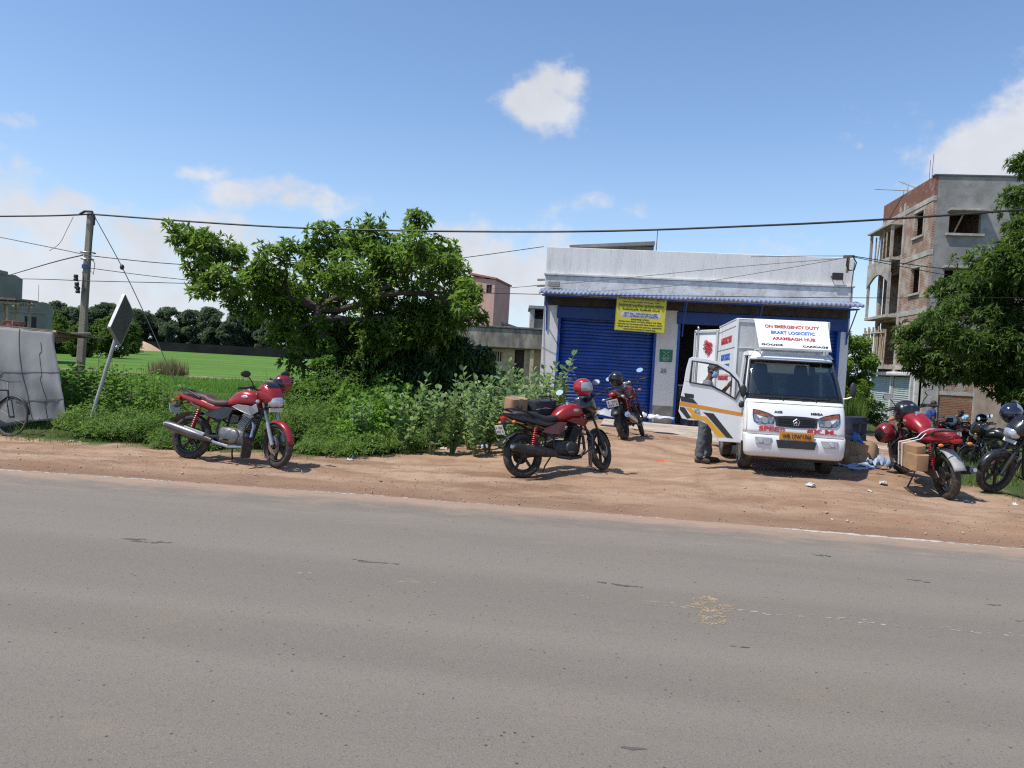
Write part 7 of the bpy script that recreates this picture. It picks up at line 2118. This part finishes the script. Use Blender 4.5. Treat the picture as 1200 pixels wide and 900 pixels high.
for a, b in ((c0, c0 + vv_), (c0 + uu, c0 + uu + vv_), (c0, c0 + uu), (c0 + vv_, c0 + uu + vv_)): mb.bar(a, b, .03, .05, up=nn_)
mb.build('rim', POSTM, rs, smooth=False)
mb = MB(); mb.tube([s_(ST) - (ST - SB).normalized() * .08, s_(at(141, 404, 13.62))], .026, 8); mb.tube([s_(ST), c0 + uu * .5 + vv_ * .25], .02, 8); mb.build('brace', POSTM, rs)

# ================================================================== overhead wires
WIREM = M('black cable', (.018, .018, .019), .6, var=.1); WIREG = M('thin grey wire', (.10, .10, .105), .6, var=.1)
def wire(label, pts, r, mat=WIREM, sag=0.0, seg=28):
    """pts: (px, py, Y) knots; the span is re-sampled as a smooth curve"""
    P = [at(*p) if len(p) == 3 and not isinstance(p, Vector) else p for p in pts]; out = []
    if len(P) == 2:
        out = [P[0].lerp(P[1], k / seg) + Vector((0, 0, -sag * 4 * (k / seg) * (1 - k / seg))) for k in range(seg + 1)]
    else:
        for i in range(len(P) - 1):
            p0, p1, p2, p3 = P[max(i - 1, 0)], P[i], P[i + 1], P[min(i + 2, len(P) - 1)]
            for k in range(12):
                u = k / 12; out.append(.5 * ((2 * p1) + (p2 - p0) * u + (2 * p0 - 5 * p1 + 4 * p2 - p3) * u * u + (3 * p1 - p0 - 3 * p2 + p3) * u ** 3))
        out.append(P[-1])
    mb = MB(); mb.tube(out, r, 6); o = mb.build('overhead_wire', mat); tag(o, label, 'wire', 'overhead wires'); return o


wire('thick black cable from the pole top across the sky over the shop roof', [(106, 251, 16.9), (350, 267, 15.5), (650, 271.5, 14.2), (900, 264, 13.4), (1100, 253, 13.0), (1290, 238, 12.6)], .019)
wire('thick black cable running from the pole top out of the frame away from the shop', [(106, 251, 16.9), (50, 253, 17.4), (-80, 254, 18)], .018)
wire('slack wire from the pole across the tree to the shop roof corner', [(99, 299, 16.9), (215, 310, 17.2), (400, 317, 17.8), (520, 305, 19), (637, 289, 20.3)], .010)
wire('wire rising from the pole clamp towards the distant houses', [(98, 298, 16.9), (50, 288, 18), (-40, 270, 20)], .010, WIREG)
wire('dark wire slanting down from the pole to the grey building', [(97, 299, 16.9), (60, 308, 20), (6, 324, 28)], .013)
wire('low thin wire from the pole past the tree and shop front', [(95, 329, 16.9), (250, 333, 17), (450, 340, 17.2), (640, 345, 17.6), (820, 347, 18), (1000, 349, 18.5), (1250, 349, 19)], .009)
wire('low thin wire from the pole behind the stall roof', [(95, 329, 16.9), (40, 327, 19), (-60, 326, 22)], .009)
wire('faint wire from the pole insulator fading behind the tree', [(97, 313, 16.9), (200, 326, 18), (330, 337, 21), (560, 339, 26), (632, 334, 28)], .008, WIREG)
wire('thin wire from the shop bracket along the parapet to the awning end', [(997, 301, 18.8), (900, 318, 18.9), (780, 336, 19.2), (640, 344, 19.9)], .007, WIREG)
wire('thin wire crossing the white parapet below the cornice', [(997, 302, 18.8), (860, 313, 19.0), (700, 329, 19.4), (600, 337, 20)], .007, WIREG)
wire('thin wire hugging the top of the white parapet', [(997, 300, 18.8), (950, 300, 18.9), (880, 301, 19.1)], .008, WIREG)
wire('upper wire from the shop bracket to the mango tree', [(999, 300, 18.8), (1060, 309, 19), (1130, 316, 19.3), (1260, 315, 20)], .011)
wire('lower wire from the shop bracket into the mango tree', [(999, 301, 18.8), (1060, 313, 19), (1130, 325, 19.3), (1260, 338, 20)], .009)
gw = wire('guy wire with a dark insulator slanting down from the pole top behind the road sign', [(112, 256, 16.9), (143, 313, 16.6), (175, 380, 16.3), (215, 470, 15.6)], .009)
p = at(143, 313, 16.55); mb = MB(); mb.ell((0, 0, 0), (.045, .045, .06), 12, 8); o = mb.build('insulator', BLACKP, gw); o.location = p
wire('frayed loose wire hanging from the cable beside the pole', [(86, 254, 17.1), (78, 270, 17.2), (70, 285, 17.3), (58, 294, 17.4)], .006, WIREG)
wb = thing('wire_bracket', 'bent iron bracket with looped cable on the shop parapet corner', 'bracket', at(996, 303, 18.95))
mb = MB(); mb.bar((-.05, 0, -.35), (-.03, 0, .06), .05); mb.bar((-.16, 0, .04), (.10, 0, .06), .06); mb.build('arm', WOODD, wb, smooth=False)
mb = MB(); mb.tube([(.05, -.05, .05), (.14, -.06, -.10), (.10, -.06, -.28), (-.02, -.06, -.30), (-.10, -.06, -.18), (-.08, -.05, .02)], .016, 7); mb.tube([(.10, -.05, -.1), (.07, -.04, -.6), (.10, 0, -1.2)], .010, 6); mb.build('cable_loop', WIREM, wb)

# ================================================================== goods and rubbish beside the truck
def place(px, py, Y, lift=0.0):
    p = at(px, py, Y); p.z = gz(p.x, p.y) + lift; return p


SHEETW = M('white plastic sheet', (.62, .62, .64), .5, var=.08, scale=4); BLUEB = M('pale blue wrapping', (.34, .43, .58), .6, var=.15, scale=6); BRTB = M('blue wrapping', (.05, .14, .42), .5, var=.2); GREENP = M('green plastic', (.02, .25, .08), .5, var=.2)


def crumple(name, label, p, d, mat, seed, cat='litter', group=None, rz=0.0, flat=.35):
    mb = MB(); n = 9; V = []
    for j in range(n + 1):
        for i in range(n + 1):
            x, y = (i / n - .5) * d[0], (j / n - .5) * d[1]
            h = d[2] * (abs(mnoise.noise(Vector((x / d[0] * 3.1 + seed, y / d[1] * 3.1, seed)))) * 1.6 + (1 - flat) * max(0, 1 - (2 * x / d[0]) ** 2) * max(0, 1 - (2 * y / d[1]) ** 2) * .8)
            k = 1 + .25 * mnoise.noise(Vector((x * 9, y * 9, seed + 3)))
            V.append((x * k, y * k, max(.004, h)))
    mb.add(V, [(j * (n + 1) + i, j * (n + 1) + i + 1, (j + 1) * (n + 1) + i + 1, (j + 1) * (n + 1) + i) for j in range(n) for i in range(n)])
    o = mb.build(name, mat, ang=25); q = o.modifiers.new('t', 'SOLIDIFY'); q.thickness = .004; q.offset = 1
    o.matrix_world = Matrix.Translation(p) @ Matrix.Rotation(rz, 4, 'Z'); return tag(o, label, cat, group)


ws = crumple('plastic_sheet', 'white plastic sheet spread on the pavement under the navy bags', place(1005, 506, 15.6, .24), (1.2, .8, .10), SHEETW, 3, 'sheet', rz=.3); ws.location.z = .13
for k, (h_, dz, lb) in enumerate(((.36, 0, 'lower navy delivery bag of the pair on the white sheet'), (.34, .37, 'upper navy delivery bag of the pair on the white sheet'))):
    b = thing('delivery_bag', lb, 'bag', Matrix.Translation(at(999, 500, 15.6).xy.to_3d() + Vector((0, 0, .20 + dz))) @ Matrix.Rotation(.12 + .1 * k, 4, 'Z'), 'navy delivery bags beside the truck')
    soft_box((.46, .42, h_), 40 + k, .02).build('body', NAVY, b)
    mb = MB(); mb.b2((-.03, -.224, .05), (.03, -.214, h_ - .04)); mb.b2((-.2, -.224, h_ * .62), (.2, -.214, h_ * .62 + .03)); mb.build('strap', BLACKP, b, smooth=False)
HP = 'cartons heaped beside the truck'
for px, py, Y, d, rz, ry, lift, lb, mt in ((998, 520, 13.3, (.55, .42, .34), .5, 18, .05, 'tipped cardboard box at the back of the heap beside the truck', CARDD), (1002, 532, 12.9, (.46, .30, .20), .25, -8, .0, 'brown carton at the bottom front of the heap beside the truck', CARD),
                                  (1000, 527, 12.95, (.40, .28, .18), -.2, 10, .22, 'brown carton lying on top of the heap beside the truck', CARD), (1013, 526, 13.2, (.42, .38, .30), .9, 32, .05, 'leaning opened carton at the right of the heap', CARDD), (986, 530, 13.0, (.5, .4, .30), -.1, 5, .0, 'squashed cardboard box half under the truck side', CARDD)):
    carton(lb, Matrix.Translation(place(px, py, Y, lift)) @ Matrix.Rotation(rz, 4, 'Z') @ Matrix.Rotation(R(ry), 4, 'Y'), d, int(px), mt, True, HP)
crumple('wrapping', 'pale blue wrapping film across the front of the carton heap', place(1008, 541, 12.5), (.62, .2, .07), BLUEB, 5, 'wrapping', rz=-.12)
crumple('wrapping', 'bundle of pale blue wrapping at the right end of the carton heap', place(1033, 541, 12.5), (.36, .28, .2), BLUEB, 9, 'wrapping', rz=.3, flat=.1)
crumple('wrapping', 'bright blue crumpled wrapping on the carton heap', place(1003, 520, 13.0, .36), (.16, .14, .14), BRTB, 2, 'wrapping', flat=.1)
crumple('wrapping', 'small flat blue wrapping before the carton heap', place(1008, 546, 12.2), (.34, .16, .04), BLUEB, 7, 'wrapping', rz=.1)
crumple('green_bag', 'green plastic bag behind the parcel carrying motorcycle', place(1094, 516, 21.0), (.8, .4, .35), GREENP, 4, 'bag', flat=.1)
crumple('plastic_sheet', 'white plastic heap on the pavement before the middle pillar', place(760, 496, 16.8, .27), (.95, .45, .13), SHEETW, 11, 'sheet', rz=.1)
crumple('plastic_sheet', 'torn grey plastic on the shop step behind the leaning motorcycle', place(700, 490, 17.8, .3), (1.0, .5, .16), M('grey plastic film', (.34, .35, .36), .5, var=.15), 13, 'sheet', rz=-.1)
SC_ = 'scraps of litter on the dirt'
LW = M('dirty white scrap', (.55, .54, .52), .8, var=.15)
for k, (px, py, Y, s, mt) in enumerate(((950, 570, 11.0, .20, LW), (1035, 566, 11.4, .22, LW), (1020, 577, 10.9, .10, LW), (757, 511, 13.8, .16, SHEETW), (630, 549, 10.9, .12, LW), (1133, 588, 10.2, .09, LW), (83, 518, 11.9, .14, LW), (94, 519, 11.8, .08, SHEETW), (590, 515, 13.2, .3, LW), (568, 524, 12.6, .25, BLUEB), (415, 536, 11.5, .18, BRTB), (417, 530, 11.6, .12, REDP), (445, 532, 11.6, .18, BLUEB), (500, 525, 12, .25, LW), (410, 540, 11.3, .16, LW), (1190, 592, 10.2, .12, SHEETW), (1085, 573, 10.9, .07, LW), (520, 527, 12, .2, LW), (585, 520, 12.9, .25, SHEETW), (975, 607, 9.6, .06, LW), (845, 551, 11.9, .08, BLUEB))):
    p = at(px, py, Y); q = onground(px, py)
    crumple('litter', 'small pale scrap of rubbish lying on the dirt verge', q + Vector((0, 0, .004)), (s * .62, s * .45, s * .2), mt, k + 20, 'litter', SC_, rz=k * 1.1)
# orange spill of dry sand near the truck
q = onground(778, 541); mb = MB(); V = [(0, 0, .035)]
for k in range(16):
    a = k * math.pi / 8; r0 = .26 * (1 + .3 * nz(math.cos(a), math.sin(a), 1.5, 6)); V.append((r0 * math.cos(a), r0 * .6 * math.sin(a), -.012))
mb.add(V, [(0, 1 + k, 1 + (k + 1) % 16) for k in range(16)]); o = mb.build('brick_dust', M('orange brick dust', (.50, .15, .05), .95, var=.25, scale=12)); o.location = q; tag(o, 'small heap of orange brick dust on the dirt before the truck', 'heap')
# pebbles and crumbs of soil
V, F = [], []
r_ = random.Random(3)
for _ in range(3000):
    x = r_.uniform(-8.5, 11); y = yedge(x) + abs(r_.gauss(0, 1.6)) + r_.choice((0, 0, .1)) - .05
    px, py = project((x, y, 0))
    if not (-20 < px < 1220) or grassy((x, y, 0)) > 6: continue
    z = gz(x, y) + .012; s = r_.uniform(.004, .012) * (2.0 if r_.random() < .04 else 1); b0 = len(V)
    for dx, dy, dz in ((1, 0, 0), (0, 1, 0), (-1, 0, 0), (0, -1, 0), (0, 0, .8), (0, 0, -.6)):
        V.append((x + dx * s * r_.uniform(.6, 1.3), y + dy * s * r_.uniform(.6, 1.3), z + dz * s))
    for a, b, c in ((0, 1, 4), (1, 2, 4), (2, 3, 4), (3, 0, 4), (1, 0, 5), (2, 1, 5), (3, 2, 5), (0, 3, 5)): F.append((b0 + a, b0 + b, b0 + c))
tag(fast_mesh('pebbles', np.array(V), np.array(F), M('verge stone', (.40, .28, .19), .9, var=.4, scale=3)), 'scattered pebbles and crumbs of soil on the dirt verge', 'pebbles', kind='stuff')
